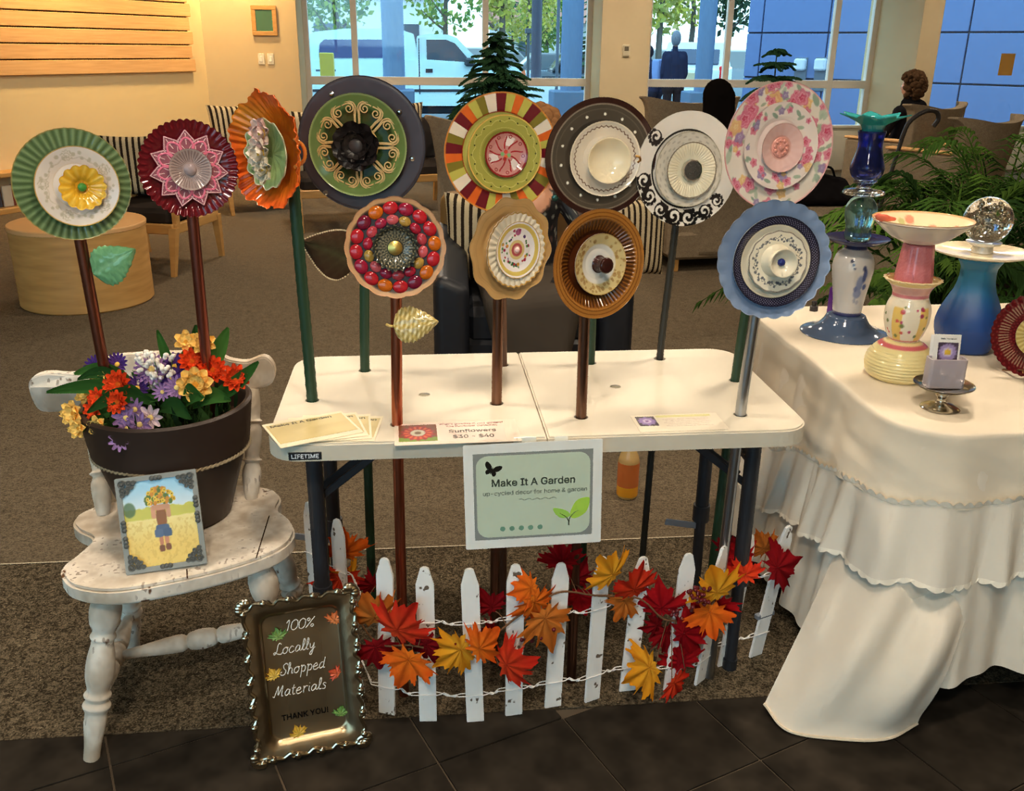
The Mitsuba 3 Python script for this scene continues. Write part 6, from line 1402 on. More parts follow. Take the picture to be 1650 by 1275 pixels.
rings = [tray_ring(-.075, .0, 0), tray_ring(-.036, .0005, 0), tray_ring(-.031, .004, 0), tray_ring(-.026, .012, 0), tray_ring(-.014, .015, .001), tray_ring(.0, .016, .004)]
v = np.vstack(rings + [r - [0, 0, .003] for r in rings[::-1]]); c0 = len(v); v = np.vstack([v, [[0, 0, 0], [0, 0, -.003]]])
f = [grid_faces(len(rings) * 2, n)]; a = np.arange(n); b = (a + 1) % n
f.append(np.stack([np.full(n, c0), a, b], 1)); l0 = (len(rings) * 2 - 1) * n; f.append(np.stack([np.full(n, c0 + 1), l0 + b, l0 + a], 1))
put('tray_plate', xf(trimesh.Trimesh(v, np.vstack(f), process=False), TM), 'metal', (166, 146, 116), k, 50)
rp = tray_ring(.002, .016, .004); s = np.linspace(0, 1, n, endpoint=False); rad = .0042 + .0022 * np.abs(np.sin(s * PI * 22)) ** 2
rim_t = [tube(rp, rad, 8, True)]
for i in range(22):
    j = int((i + .5) * n / 22) % n; rim_t.append(ball(.0085, rp[j] + [0, 0, .003], 2, (1, 1, .7)))
    t = rp[(j + 2) % n] - rp[j - 2]; t = unit(t); q = rp[j] + t * .009; th = np.linspace(0, 3.4 * PI, 22); rr = .0075 * (1 - th / (4.2 * PI)); rim_t.append(tube(np.stack([q[0] + rr * np.cos(th), q[1] + rr * np.sin(th), q[2] + .003 + th * 0], 1), .0018, 5))
for cx in (-1, 1):
    for cy in (-1, 1):
        for d in range(5):
            a_ = math.atan2(cy, cx) + (d - 2) * .5; rim_t.append(ball(.010, (cx * (TW / 2 - .004) + .014 * math.cos(a_), cy * (TH_ / 2 - .004) + .014 * math.sin(a_), .017), 2, (1.1, 1.1, .6)))
put('scrolled_rim', xf(cat(rim_t), TM), 'chrome', (206, 196, 172), k)
# hand lettering as white strokes (baseline coordinates in units of the x height)
GL = {'1': [[(.1, 1.3), (.45, 1.7), (.4, 0)]], '0': [[(.5, 1.7), (.1, 1.3), (.1, .4), (.45, 0), (.85, .4), (.85, 1.3), (.5, 1.7)]],
      '%': [[(.05, 0), (1.0, 1.7)], [(.25, 1.6), (.05, 1.35), (.25, 1.1), (.45, 1.35), (.25, 1.6)], [(.85, .55), (.65, .3), (.85, .05), (1.05, .3), (.85, .55)]],
      'L': [[(1.0, 1.5), (.75, 1.75), (.5, 1.4), (.4, .5), (.1, .05), (-.05, .25), (.15, .4), (.6, .1), (1.1, .0), (1.3, .25)]],
      'o': [[(.45, .95), (.1, .65), (.15, .15), (.5, 0), (.8, .4), (.7, .8), (.45, .95), (.9, .85)]], 'c': [[(.75, .8), (.45, .98), (.1, .6), (.2, .1), (.55, 0), (.9, .25)]],
      'a': [[(.75, .8), (.4, .98), (.08, .5), (.25, .02), (.6, .25), (.78, .9), (.75, .2), (1.0, .05)]], 'l': [[(.0, .1), (.4, .9), (.45, 1.7), (.25, 1.75), (.2, .9), (.3, .1), (.6, .1)]],
      'y': [[(.1, .95), (.2, .3), (.5, .2), (.75, .9)], [(.75, .95), (.7, 0), (.5, -.8), (.2, -.7), (.5, -.2), (1.0, .3)]],
      'S': [[(1.0, 1.45), (.75, 1.75), (.35, 1.5), (.45, 1.0), (.8, .6), (.6, .05), (.15, .0), (-.05, .35), (.2, .5)]], 'h': [[(.05, .1), (.35, .9), (.4, 1.65), (.2, 1.7), (.2, .9), (.2, 0)], [(.2, .5), (.5, .95), (.75, .7), (.75, .1), (1.0, .1)]],
      'p': [[(.1, .9), (.25, .95), (.2, -.8)], [(.22, .7), (.55, .98), (.85, .6), (.65, .05), (.25, .15)]], 'e': [[(.1, .45), (.7, .6), (.5, .98), (.1, .6), (.2, .05), (.6, .0), (.95, .25)]],
      'd': [[(.75, .8), (.4, .98), (.08, .5), (.25, .02), (.65, .25)], [(.85, 1.7), (.75, .9), (.75, .1), (1.0, .1)]], 'M': [[(-.1, .2), (.1, .05), (.3, .8), (.55, 1.7), (.6, .9), (.65, .3), (.9, .9), (1.2, 1.7), (1.2, .9), (1.2, .1), (1.45, .1)]],
      't': [[(.3, 1.5), (.25, .6), (.3, .05), (.65, .1)], [(.05, 1.0), (.6, 1.05)]], 'r': [[(.1, .9), (.2, .95), (.2, 0)], [(.2, .6), (.45, .95), (.75, .9)]], 'i': [[(.2, .9), (.2, .15), (.4, .05)], [(.2, 1.3), (.23, 1.36)]], 's': [[(.65, .8), (.4, .98), (.2, .75), (.6, .35), (.45, .02), (.1, .1)]]}
ADV = {'1': .75, '%': 1.25, 'L': 1.3, 'l': .62, 'i': .5, 't': .7, 'r': .8, 'M': 1.6, 'h': 1.05, 's': .85}
def script(word, cx, cy, xh, width):
    x = 0; st = []
    for ch in word:
        for q in GL[ch]: st.append([(x + a + b * .22, b) for a, b in q])
        x += ADV.get(ch, 1.0)
    s = width / x
    return cat([tube(spline([(cx - width / 2 + a * s, cy + b * xh, 0) for a, b in q], 5) if len(q) > 2 else np.array([(cx - width / 2 + a * s, cy + b * xh, 0) for a, b in q]), .0011, 5) for q in st])
TB = TM @ mat4([1, 0, 0], [0, 1, 0], [0, 0, 1], [0, 0, .0008]); wb = (226, 222, 214)
for w_, cx, cy, xh, wd_ in (('100%', -.002, .106, .014, .068), ('Locally', -.018, .054, .015, .092), ('Shopped', -.004, .004, .015, .100), ('Materials', -.014, -.046, .015, .120)):
    put('script_lettering', xf(script(w_, cx, cy, xh, wd_), TB), 'matte', wb, k)
put('thank_you_lettering', xf(text('THANK YOU!', .0125, .0005, True, width=.105), TB @ mat4([1, 0, 0], [0, 1, 0], [0, 0, 1], [-.008, -.104, .0003])), 'matte', (16, 13, 11), k, False)

MAPLE = [(0, -.12), (.10, .0), (.34, -.16), (.30, .05), (.62, .02), (.50, .18), (.95, .34), (.72, .44), (.80, .66), (.50, .58), (.38, .60), (.46, .86), (.26, .80), (.0, 1.22)]
def maple(R, seed=0, curl=.25, t=.0012):
    'maple leaf in xy with its stalk end near the origin, tip along +y, about R tall'
    rs = np.random.RandomState(seed)
    half = np.array(MAPLE); full = np.vstack([half, (half * [-1, 1])[-2:0:-1]])
    p = []
    for i in range(len(full)):
        a, b = full[i], full[(i + 1) % len(full)]
        for q in np.linspace(0, 1, 4, endpoint=False): p.append(a + (b - a) * q)
    p = np.array(p) * (1 + .06 * rs.randn(len(p), 1)); cen_ = np.array([0, .22]); m_ = len(p)
    rows = [cen_ + (p - cen_) * s for s in (.02, .3, .6, .85, 1.0)]; xy = np.vstack(rows) * R / 1.3
    x, y = xy[:, 0] / R, xy[:, 1] / R; ph = rs.uniform(0, 6, 2)
    z = R * (-curl * .8 * (x * x + (y - .2) ** 2) + .06 * np.cos(9 * np.arctan2(y - .15, x) + ph[0]) * np.hypot(x, y) + curl * .4 * np.sin(3 * x + ph[1]) * y)
    top = np.column_stack([xy, z]); kk = len(top); f = grid_faces(5, m_); a = 4 * m_ + np.arange(m_); b = 4 * m_ + (np.arange(m_) + 1) % m_
    m = trimesh.Trimesh(np.vstack([top, top - [0, 0, t]]), np.vstack([f, f[:, ::-1] + kk, np.stack([a, a + kk, b + kk], 1), np.stack([a, b + kk, b], 1)]), process=False)
    return m, np.tile(np.hypot(x, y - .15) / .75, 2), np.tile(np.arctan2(y - .1, x), 2)
def leaf_col(r, a, base, inner, vein):
    c = over(flat(r, base), np.clip(1 - r * 1.1, 0, 1), inner); vv = np.zeros(len(r))
    for q in (PI / 2, PI / 2 + .85, PI / 2 - .85, PI / 2 + 1.7, PI / 2 - 1.7): vv = np.maximum(vv, np.exp(-(((a - q + PI) % (2 * PI) - PI) * r / .05) ** 2))
    return over(c, vv * .45, vein)
for (px, py, R, base, inner, rot, nm) in [(447, 1022, .032, (84, 128, 62), (150, 170, 90), 10, 'green leaf'), (540, 995, .034, (196, 96, 50), (214, 130, 70), -20, 'orange leaf'), (440, 1086, .030, (206, 158, 56), (230, 190, 80), 30, 'yellow leaf'), (539, 1084, .028, (206, 70, 42), (220, 110, 60), 60, 'red leaf'), (549, 1146, .028, (84, 130, 60), (130, 160, 80), -10, 'green leaf'), (480, 1178, .032, (200, 150, 44), (226, 184, 70), 20, 'yellow leaf')]:
    d = ray(px, py); q = CAM + d * np.dot(tc - CAM, Zt) / np.dot(d, Zt); L_ = np.linalg.inv(TM) @ np.r_[q, 1]
    m, r, a = maple(R, int(px), .12); m.apply_translation([0, -R * .35, 0])
    put('leaf_sticker', xf(m, TM @ rz(rot, [L_[0], L_[1], .0042])), 'satin', leaf_col(r, a, base, inner, tuple(int(v * .7) for v in base)), k, True)

# ------------------------------------------------------------------ picket fence
k = thing('picket_fence', 'small white picket fence strung on twisted wire in front of the table', 'fence')
PK = [((-.566, .02), 0, -40, .44), ((-.488, -.07), 0, -38, .435), ((-.375, -.272), .006, -22, .437), ((-.276, -.307), 0, -4, .43), ((-.162, -.318), -.008, 2, .428), ((-.067, -.303), 0, 6, .425), ((.033, -.281), .006, 10, .41), ((.134, -.266), .006, 22, .412), ((.232, -.236), .012, 6, .39), ((.345, -.243), .010, 8, .398), ((.425, -.22), .018, 40, .40), ((.513, -.154), .020, 20, .393), ((.61, -.122), .030, 22, .395)]
pos = []
for (x, y), lx, az, h in PK:
    w, t = .042, .008
    q = Polygon([(-w / 2, 0), (w / 2, 0), (w / 2, h - .045), (.010, h - .004), (.004, h), (-.004, h), (-.010, h - .004), (-w / 2, h - .045)])
    m = xf(cat(poly_plate(q.buffer(-.001), t), poly_plate(q, t - .0016, .0008)), mat4([math.cos(math.radians(az)), math.sin(math.radians(az)), 0], [lx / h * 1.6, 0, 1], [math.sin(math.radians(az)), -math.cos(math.radians(az)), 0], [x, y, .0005]))
    put('picket', m, 'picket', parent=k, smooth=False); pos.append((np.array([x, y]), lx * 1.6, az, h))
def wire(zf):
    pts = []
    for (p, lx, az, h) in pos:
        z = zf * h; n_ = np.array([math.sin(math.radians(az)), -math.cos(math.radians(az))]); pts.append((np.r_[p + [lx * zf, 0], z], n_, np.array([math.cos(math.radians(az)), math.sin(math.radians(az))])))
    out = []
    for sgn in (1, -1):
        path = []
        for i, (c, n_, t_) in enumerate(pts):
            off = .0015 + (.008 if sgn > 0 else 0)
            face_ = np.r_[n_ * off, 0] if sgn > 0 else np.r_[-n_ * .002, 0]
            path += [c - np.r_[t_ * .024, 0] + face_, c + np.r_[t_ * .024, 0] + face_]
            if i + 1 < len(pts):
                a = c + np.r_[t_ * .04, 0] + np.r_[n_ * .004, 0]; b = pts[i + 1][0] - np.r_[pts[i + 1][2] * .04, 0] + np.r_[pts[i + 1][1] * .004, 0]
                m_ = 14
                for j in range(m_ + 1):
                    q = a + (b - a) * j / m_; ph_ = j * PI * .9 + (0 if sgn > 0 else PI); path.append(q + np.array([0, 0, 1]) * .0028 * math.cos(ph_) + np.r_[n_ * .0028 * math.sin(ph_), 0] - [0, 0, .004 * math.sin(PI * j / m_)])
        out.append(tube(spline(path, 3), .0014, 6))
    return cat(out)
for z in (.66, .185): put('twisted_wire', wire(z), 'satin', (232, 230, 226), k)
a = pos[-1]; tp = np.r_[a[0] + [a[1] * .32, 0], .128]
put('tape_strap', xf(cbox(.060, .016, .014, b=.002), rz(22, tp)), 'satin', (120, 126, 136), k, False)

# autumn leaf garland along the fence
k = thing('leaf_garland', 'garland of red, orange and yellow artificial maple leaves along the picket fence', 'garland')
LC = {'r': ((168, 24, 28), (150, 20, 30), (110, 14, 18)), 'R': ((206, 44, 32), (222, 80, 40), (140, 24, 20)), 'o': ((224, 92, 30), (232, 130, 40), (160, 60, 20)), 'y': ((230, 150, 34), (240, 186, 60), (176, 100, 26)), 'b': ((190, 100, 36), (208, 130, 60), (130, 64, 24)), 'd': ((128, 18, 26), (140, 26, 30), (86, 10, 16))}
GLV = [(553, 885, -.02, .085, 'o', 0), (548, 940, -.08, .09, 'R', 170), (600, 990, -.30, .082, 'b', 20), (560, 928, -.06, .06, 'y', 60), (595, 945, -.2, .05, 'd', 90), (607, 1050, -.32, .07, 'd', 190), (645, 1008, -.35, .092, 'R', -30), (655, 1072, -.36, .082, 'o', 160), (690, 1045, -.345, .08, 'd', 200), (735, 1052, -.37, .085, 'y', 120), (778, 1040, -.37, .072, 'o', -60), (790, 975, -.29, .06, 'd', 30), (825, 1070, -.355, .085, 'R', -70), (785, 1020, -.30, .05, 'd', 80), (850, 950, -.33, .06, 'o', 100), (862, 975, -.33, .075, 'o', 200), (882, 1005, -.34, .085, 'b', 190), (905, 900, -.2, .07, 'r', 10), (930, 930, -.2, .065, 'd', -30), (935, 965, -.22, .06, 'r', -160), (985, 922, -.30, .08, 'y', 30), (1025, 945, -.28, .085, 'R', -10), (1005, 975, -.27, .06, 'b', 140), (1065, 975, -.27, .078, 'r', 10), (1055, 1010, -.25, .05, 'd', 100), (1075, 1025, -.26, .06, 'd', 180), (1110, 1020, -.28, .085, 'r', -80), (1155, 950, -.28, .092, 'y', 20), (1190, 900, -.17, .07, 'r', 40), (1145, 995, -.28, .08, 'o', 180), (1200, 920, -.2, .07, 'R', 0), (1178, 885, -.14, .06, 'd', -20), (1258, 912, -.17, .085, 'd', -80), (1232, 880, -.12, .06, 'b', 20), (1040, 1080, -.29, .09, 'y', 100), (1095, 1060, -.26, .075, 'r', 30), (1090, 1105, -.28, .06, 'R', 210), (1125, 990, -.24, .06, 'r', 120), (1160, 980, -.24, .06, 'r', 200), (1105, 1040, -.25, .06, 'd', 250)]
stp = []
rs = np.random.RandomState(17)
for i, (px, py, y, R, c, rot) in enumerate(GLV):
    m, r, a = maple(R * 1.25, i, rs.uniform(.15, .5)); m.apply_translation([0, -R * .35, 0])
    Mg = face(rs.uniform(-35, 35), rs.uniform(-15, 35), at(px, py, y), rot)
    base, inner, vein = LC[c]
    put('leaf', xf(m, Mg), 'leafy', leaf_col(r, a, base, inner, vein), k, True)
    stp.append((Mg @ [0, -R * .42, -.002, 1])[:3])
path = spline([at(px, py, y) for px, py, y in ((545, 930, -.04), (600, 1030, -.28), (660, 1040, -.335), (715, 1045, -.335), (790, 1025, -.335), (840, 990, -.32), (900, 955, -.30), (960, 960, -.28), (1030, 965, -.27), (1075, 1000, -.265), (1130, 985, -.265), (1180, 940, -.21), (1230, 915, -.15))], 8)
st = [tube(path, .0024, 6)]
for s in stp:
    j = np.argmin(np.linalg.norm(path - s, axis=1)); st.append(tube(spline([path[j], (path[j] + s) / 2 + [0, 0, .008], s], 4), .0012, 5))
put('vine_stem', cat(st), 'matte', (120, 86, 62), k)
for (px, py, y, n) in [(860, 1020, -.325, 22), (1128, 962, -.29, 30), (1100, 985, -.27, 12)]:
    c = at(px, py, y); bm = [ball(.0052, c + rs.normal(0, 1, 3) * [.016, .008, .013], 2) for _ in range(n)]
    put('berry_cluster', cat(bm), 'gloss', (96, 26, 30), k)

# juice bottle and stick on the carpet under the table
k = thing('juice_bottle', 'half full orange juice bottle with a green cap on the carpet under the table', 'bottle'); bp = atz(1010, 800, 0) 
fill = lathe(spl_prof([(0, .0), (.033, .0), (.036, .01), (.036, .12), (.036, .125), (0, .125)], 4), 28)
put('bottle_body', lathe(np.array([(.0, .002), (.034, .002), (.0385, .012), (.0385, .145), (.034, .165), (.018, .20), (.016, .225), (0, .225)]), 32), 'gloss', (206, 170, 110), k, 30, to=T().translate(bp.tolist()))
put('juice', lathe([(.0387, .012), (.0389, .02), (.0389, .10), (.0387, .105)], 32), 'gloss', (232, 160, 40), k, 30, to=T().translate(bp.tolist()))
put('label_band', lathe([(.0392, .05), (.0394, .052), (.0394, .14), (.0392, .142)], 32, paint=lambda t, z: over(over(flat(t, (206, 110, 50)), band(z, .085, .12, .003) * (np.cos(t + 1.2) > .2), (240, 232, 220)), band(z, .125, .14, .002), (60, 90, 50)))[0], 'gloss', (206, 112, 56), k, 30, to=T().translate(bp.tolist()))
put('cap', lathe([(0, .222), (.019, .222), (.02, .226), (.02, .246), (.018, .25), (0, .25)], 24), 'satin', (26, 92, 66), k, 30, to=T().translate(bp.tolist()))

# ------------------------------------------------------------------ cloth covered table at the right
CZ = .742
X0, X1, Y0, Y1 = .795, 2.35, -.375, .71
k = thing('display_table', 'table hidden under white cloths at the right, bearing vases and totems', 'table')
put('table_top', xf(poly_plate(rrect(X1 - X0 - .04, Y1 - Y0 - .04, .13), .03, CZ - .034), rz(0, [(X0 + X1) / 2, (Y0 + Y1) / 2, 0])), 'wood', parent=k)
for x in (X0 + .12, X1 - .12):
    for y in (Y0 + .12, Y1 - .1): put('leg', tube([(x, y, 0), (x, y, CZ - .03)], .018, 14), 'satin', GREY, k)
def skirt(z0, z1, off0, off1, waves, amp, n=420, rows=16, hem=None, seed=0, r=.14, drape=None):
    'cloth hanging round the table edge from z0 down to z1'
    rs = np.random.RandomState(seed); ring = sbox(X0 + r, Y0 + r, X1 - r, Y1 - r)
    v = []; s = np.linspace(0, 1, n, endpoint=False); ph = rs.uniform(0, 2 * PI, 4)
    base = np.array(ring.buffer(r, quad_segs=16).exterior.coords); base = resample(np.column_stack([base, base[:, 0] * 0]), n + 1)[:-1, :2]
    tn = np.roll(base, -1, 0) - np.roll(base, 1, 0); tn /= np.linalg.norm(tn, axis=1, keepdims=True); nn = np.stack([-tn[:, 1], tn[:, 0]], 1)
    if np.dot(nn[0], base[0] - [(X0 + X1) / 2, (Y0 + Y1) / 2]) < 0: nn = -nn
    for i in range(rows):
        t = i / (rows - 1); w = np.sin(s * 2 * PI * waves + ph[0]) + .6 * np.sin(s * 2 * PI * waves * 1.7 + ph[1]) + .4 * np.sin(s * 2 * PI * waves * .45 + ph[2])
        o = off0 + (off1 - off0) * t + amp * w * (.25 + .75 * t)
        p = base + nn * o[:, None]; z = np.full(n, z0 + (z1 - z0) * t)
        if hem is not None: z = z + hem(s, t, base)
        v.append(np.column_stack([p, z]))
    return v, base, nn
def sheet(v, t=.0015):
    m = trimesh.Trimesh(np.vstack(v), grid_faces(len(v), len(v[0])), process=False); return m
LINEN = (228, 218, 202)
# lower cloth down to the floor
k = thing('floor_length_cloth', 'plain white cloth hanging nearly to the floor under the ruffled cover', 'tablecloth')
def hem0(s, t, b): return (.10 * ss(.05, .75, b[:, 1]) * 0 + .09 * np.exp(-((b[:, 0] - 1.05) / .3) ** 2) * (b[:, 1] < -.2) + .02 * np.sin(s * 40)) * t
v, base, nn = skirt(CZ - .01, .05, -.004, .055, 30, .016, hem=hem0, seed=4, rows=26, n=700)
put('cloth_skirt', sheet(v), 'matte', LINEN, k, True)
# corner flap spread out on the floor at the front left
fl = []
A0 = [np.array(q) for q in ((.80, -.17, .42), (.81, -.29, .41), (.86, -.362, .41), (.95, -.372, .41), (1.03, -.372, .41))]
B0 = [np.array(q) for q in ((.555, -.345, .018), (.585, -.43, .006), (.70, -.47, .006), (.81, -.478, .006), (.905, -.44, .012))]
ta_ = spline(A0, 10); tb_ = spline(B0, 10)
for i in range(24):
    t = i / 23; row = ta_ * (1 - t) + tb_ * t; u = np.linspace(0, 1, len(row))
    row = row + np.outer((np.sin(u * 17 + 2.5 * t) * .013 + np.sin(u * 9 - 1 + t) * .018 + .02 * (meshkit.noise(np.column_stack([u * 9, u * 0 + t * 2.5, u * 0])) - .5)) * math.sin(PI * min(1, .12 + t * .9)) + .055 * math.sin(PI * min(1, max(0, t * 1.15 - .08))) * ss(.15, .5, u), [-.4, -1, .1])
    fl.append(row)
fm = trimesh.Trimesh(np.vstack(fl), grid_faces(24, len(ta_), False), process=False)
put('corner_flap', fm, 'matte', (230, 220, 204), k, True)
fh = tube(fl[-1] + [0, 0, .002], .004, 6); put('flap_hem', fh, 'matte', (226, 210, 186), k)
HEM = lambda s, t, b: t * (-.012 * np.sin(s * 2 * PI * 13) - (.040 + .30 * np.clip(b[:, 1] + .12, 0, .4)) * (1 - ss(.80, .90, b[:, 0])))
# ruffled cover: top sheet, drop, ruffle, lace edges
k = thing('ruffled_cover', 'cream cloth cover with gathered ruffle and lace edges over the display table', 'tablecloth')
v, base, nn = skirt(CZ + .002, CZ - .155, .004, .026, 19, .006, seed=2, rows=20, n=900, hem=HEM)
for i_, r_ in enumerate(v):
    r_ += np.column_stack([nn, np.zeros(len(nn))]) * (.022 * (meshkit.fbm(np.column_stack([base * 3.2, r_[:, 2] * 14 + base[:, 0] * 5]), 3) - .5) * min(1, i_ / 5))[:, None]
top_ring = np.array(v[0]); cx_, cy_ = (X0 + X1) / 2, (Y0 + Y1) / 2
tops = []
for q in (.0, .2, .4, .6, .75, .86, .94, .985):
    rr = np.column_stack([cx_ + (top_ring[:, 0] - cx_) * max(q, .001), cy_ + (top_ring[:, 1] - cy_) * max(q, .001), np.full(len(top_ring), CZ + .006)])
    rr[:, 2] += .003 * (meshkit.noise(rr * [9, 16, 0]) - .5) * (q > .3); tops.append(rr)
edge_ = top_ring.copy(); edge_[:, 2] = CZ + .003
put('cover_sheet', sheet(tops + [edge_] + v[1:]), 'matte', (224, 212, 192), k, True)
vr, _, _ = skirt(CZ - .150, CZ - .335, .028, .056, 40, .013, seed=9, rows=14, n=900, hem=lambda s, t, b: HEM(s, 1, b))
put('ruffle', sheet(vr), 'matte', (228, 219, 204), k, True)
lace = []
def lace_strip(ring, h, nsc, up=1):
    n_ = len(ring); s = np.arange(n_); sc = np.abs(np.sin(s * PI * nsc / n_)); return trimesh.Trimesh(np.vstack([ring, ring + np.column_stack([nn_out(ring) * .003, up * h * (.45 + .55 * sc)])]), grid_faces(2, n_), process=False)
def nn_out(ring):
    t = np.roll(ring, -1, 0)[:, :2] - np.roll(ring, 1, 0)[:, :2]; t /= np.linalg.norm(t, axis=1, keepdims=True) + 1e-9; q = np.stack([-t[:, 1], t[:, 0]], 1); c = ring[:, :2] - [cx_, cy_]; return q * np.sign((q * c).sum(1, keepdims=True))
put('lace_edge', lace_strip(vr[-1], .014, 225, -1), 'matte', (240, 232, 216), k, False)
put('lace_edge', lace_strip(vr[0] + np.column_stack([nn_out(vr[0]) * .004, np.zeros(len(vr[0]))]), .016, 225, 1), 'matte', (238, 230, 214), k, False)

scene['frost'] = {'type': 'principled', 'base_color': RGBA, 'roughness': 0.35, 'spec_trans': 0.55, 'eta': 1.35}; VC.add('frost')
# ------------------------------------------------------------------ totems on the table
TZ = CZ + .006
def prof_px(c, items):
    'profile from (image row, half width in image pixels) of an upright turned thing at c'
    dep = float((CAM - c) @ VIEW[:, 2]); out = []
    for py, hw in items:
        px0 = 825 + FOCAL * ((c - CAM) @ VIEW[:, 0]) / dep
        z = at(px0, py, c[1])[2]; out.append((hw * dep / FOCAL, z))
    return out
def rev(k, name, c, prof, mat, col, n=56, paint=None, smooth=40, mod=None, dense=None, label=None):
    if paint is not None:
        m, cc = lathe(prof, n, mod, paint, dense); m.apply_translation([c[0], c[1], 0]); return put(name, m, mat, cc, k, True, label=label)
    m = lathe(prof, n, mod, None, dense); m.apply_translation([c[0], c[1], 0]); return put(name, m, mat, col, k, smooth, label=label)
c = np.array([.995, .405, TZ])
k = thing('glass_totem', 'tall totem of blue dish, crane vase, navy plate, cobalt vase and teal glass flower', 'totem')
def zr(c, rows): return [(hw, z) for hw, z in prof_px(c, rows)]
zz = lambda py: prof_px(c, [(py, 1)])[0][1]
s_ = float((CAM - c) @ VIEW[:, 2]) / FOCAL
z1 = zz(498)  # foot of the vase
rev(k, 'blue_base_dish', c, spl_prof([(.124, TZ), (.126, TZ + .004), (.094, TZ + .014), (.072, TZ + .03), (.060, TZ + .047), (.050, TZ + .058), (.0, TZ + .060)], 5), 'gloss', (74, 90, 116))
V0 = TZ + .060
def vas(t, z):
    h = (z - V0) / .205; c_ = flat(t, (186, 184, 182)); c_ = over(c_, band(h, -.1, .05, .01), (46, 52, 96)); c_ = over(c_, ss(.95, .97, h), (40, 46, 84))
    x = ((t - 4.3) + PI) % (2 * PI) - PI
    for cx, cz, rx, rz_, cc in [(.42, .5, .22, .14, (96, 112, 150)), (.62, .62, .14, .12, (60, 74, 120)), (.40, .35, .28, .08, (110, 122, 156)), (.55, .72, .10, .05, (50, 62, 104)), (.25, .42, .12, .05, (84, 98, 140)), (.75, .45, .16, .05, (70, 84, 130)), (.3, .25, .1, .05, (140, 146, 164)), (.5, .22, .12, .04, (150, 154, 168)), (-.12, .82, .10, .03, (56, 62, 86)), (-.02, .77, .06, .025, (56, 62, 86)), (.06, .72, .08, .02, (64, 70, 92))]:
        c_ = over(c_, (1 - ss(.6, 1.1, np.hypot((x - cx) / rx, (h - cz) / rz_))) * .9, cc)
    return c_
rev(k, 'crane_vase', c, spl_prof([(.040, V0), (.042, V0 + .016), (.046, V0 + .055), (.057, V0 + .120), (.059, V0 + .145), (.052, V0 + .175), (.036, V0 + .192), (.030, V0 + .206)], 8), 'gloss', None, 96, vas, dense=90)
V1 = V0 + .206
rev(k, 'navy_plate', c, [(0, V1), (.034, V1), (.07, V1 + .008), (.090, V1 + .018), (.092, V1 + .022), (.07, V1 + .018), (.04, V1 + .012), (0, V1 + .012)], 'gloss', (34, 36, 78))
V2 = V1 + .013
gl_ = lambda base: (lambda t, z: over(flat(t, base), .5 * meshkit.noise(np.stack([np.cos(t) * 6, np.sin(t) * 6, z * 90], 1)), tuple(min(255, v + 70) for v in base)))
rev(k, 'aqua_glass', c, spl_prof([(.026, V2), (.036, V2 + .008), (.037, V2 + .04), (.043, V2 + .07), (.044, V2 + .095), (.034, V2 + .115), (.022, V2 + .126)], 6), 'glass', (150, 200, 204))
V3 = V2 + .127
rev(k, 'clear_glass_foot', c, spl_prof([(.024, V3), (.052, V3 + .005), (.058, V3 + .011), (.050, V3 + .017), (.020, V3 + .021), (.016, V3 + .028), (.024, V3 + .034), (.032, V3 + .04), (.032, V3 + .046)], 6), 'clear', None)
V4 = V3 + .047
rev(k, 'cobalt_vase', c, spl_prof([(.030, V4), (.041, V4 + .01), (.047, V4 + .032), (.041, V4 + .058), (.034, V4 + .085), (.034, V4 + .11), (.038, V4 + .130), (.034, V4 + .130), (.030, V4 + .1), (.035, V4 + .06), (.040, V4 + .03), (.026, V4 + .008), (0, V4 + .006)], 5), 'glass', (70, 90, 190))
V5 = V4 + .134
for i in range(7):
    a = i * 2 * PI / 7 + .35; d = np.array([math.cos(a), math.sin(a), 0]); sd = np.array([-d[1], d[0], 0]); n_, m_ = 12, 7; t = np.linspace(0, 1, n_); u = np.linspace(-1, 1, m_); S_, U_ = np.meshgrid(t, u, indexing='ij')
    w = .030 * np.sin(PI * (.12 + .85 * S_)) ; core = np.r_[c[:2], V5] + d * (.016 + .080 * S_[..., None] ** 1.3) + np.array([0, 0, 1]) * (.046 * S_ ** .8)[..., None] + sd * (w * U_)[..., None] + np.array([0, 0, 1]) * (.014 * U_ ** 2 * (1 - S_))[..., None]
    vv = core.reshape(-1, 3); kk = len(vv); f = grid_faces(n_, m_, False); ring = np.r_[np.arange(m_), np.arange(1, n_) * m_ + m_ - 1, kk - 2 - np.arange(m_ - 1), np.arange(n_ - 2, 0, -1) * m_]; b = np.roll(ring, -1)
    put('teal_petal', trimesh.Trimesh(np.vstack([vv, vv - [0, 0, .003]]), np.vstack([f, f[:, ::-1] + kk, np.stack([ring, ring + kk, b + kk], 1), np.stack([ring, b + kk, b], 1)]), process=False), 'gloss', (44, 140, 140), k, True)
rev(k, 'teal_cup', c, spl_prof([(.026, V5 - .008), (.028, V5), (.036, V5 + .02), (.044, V5 + .034), (.040, V5 + .034), (.03, V5 + .018), (.0, V5 + .004)], 5), 'gloss', (40, 130, 132))

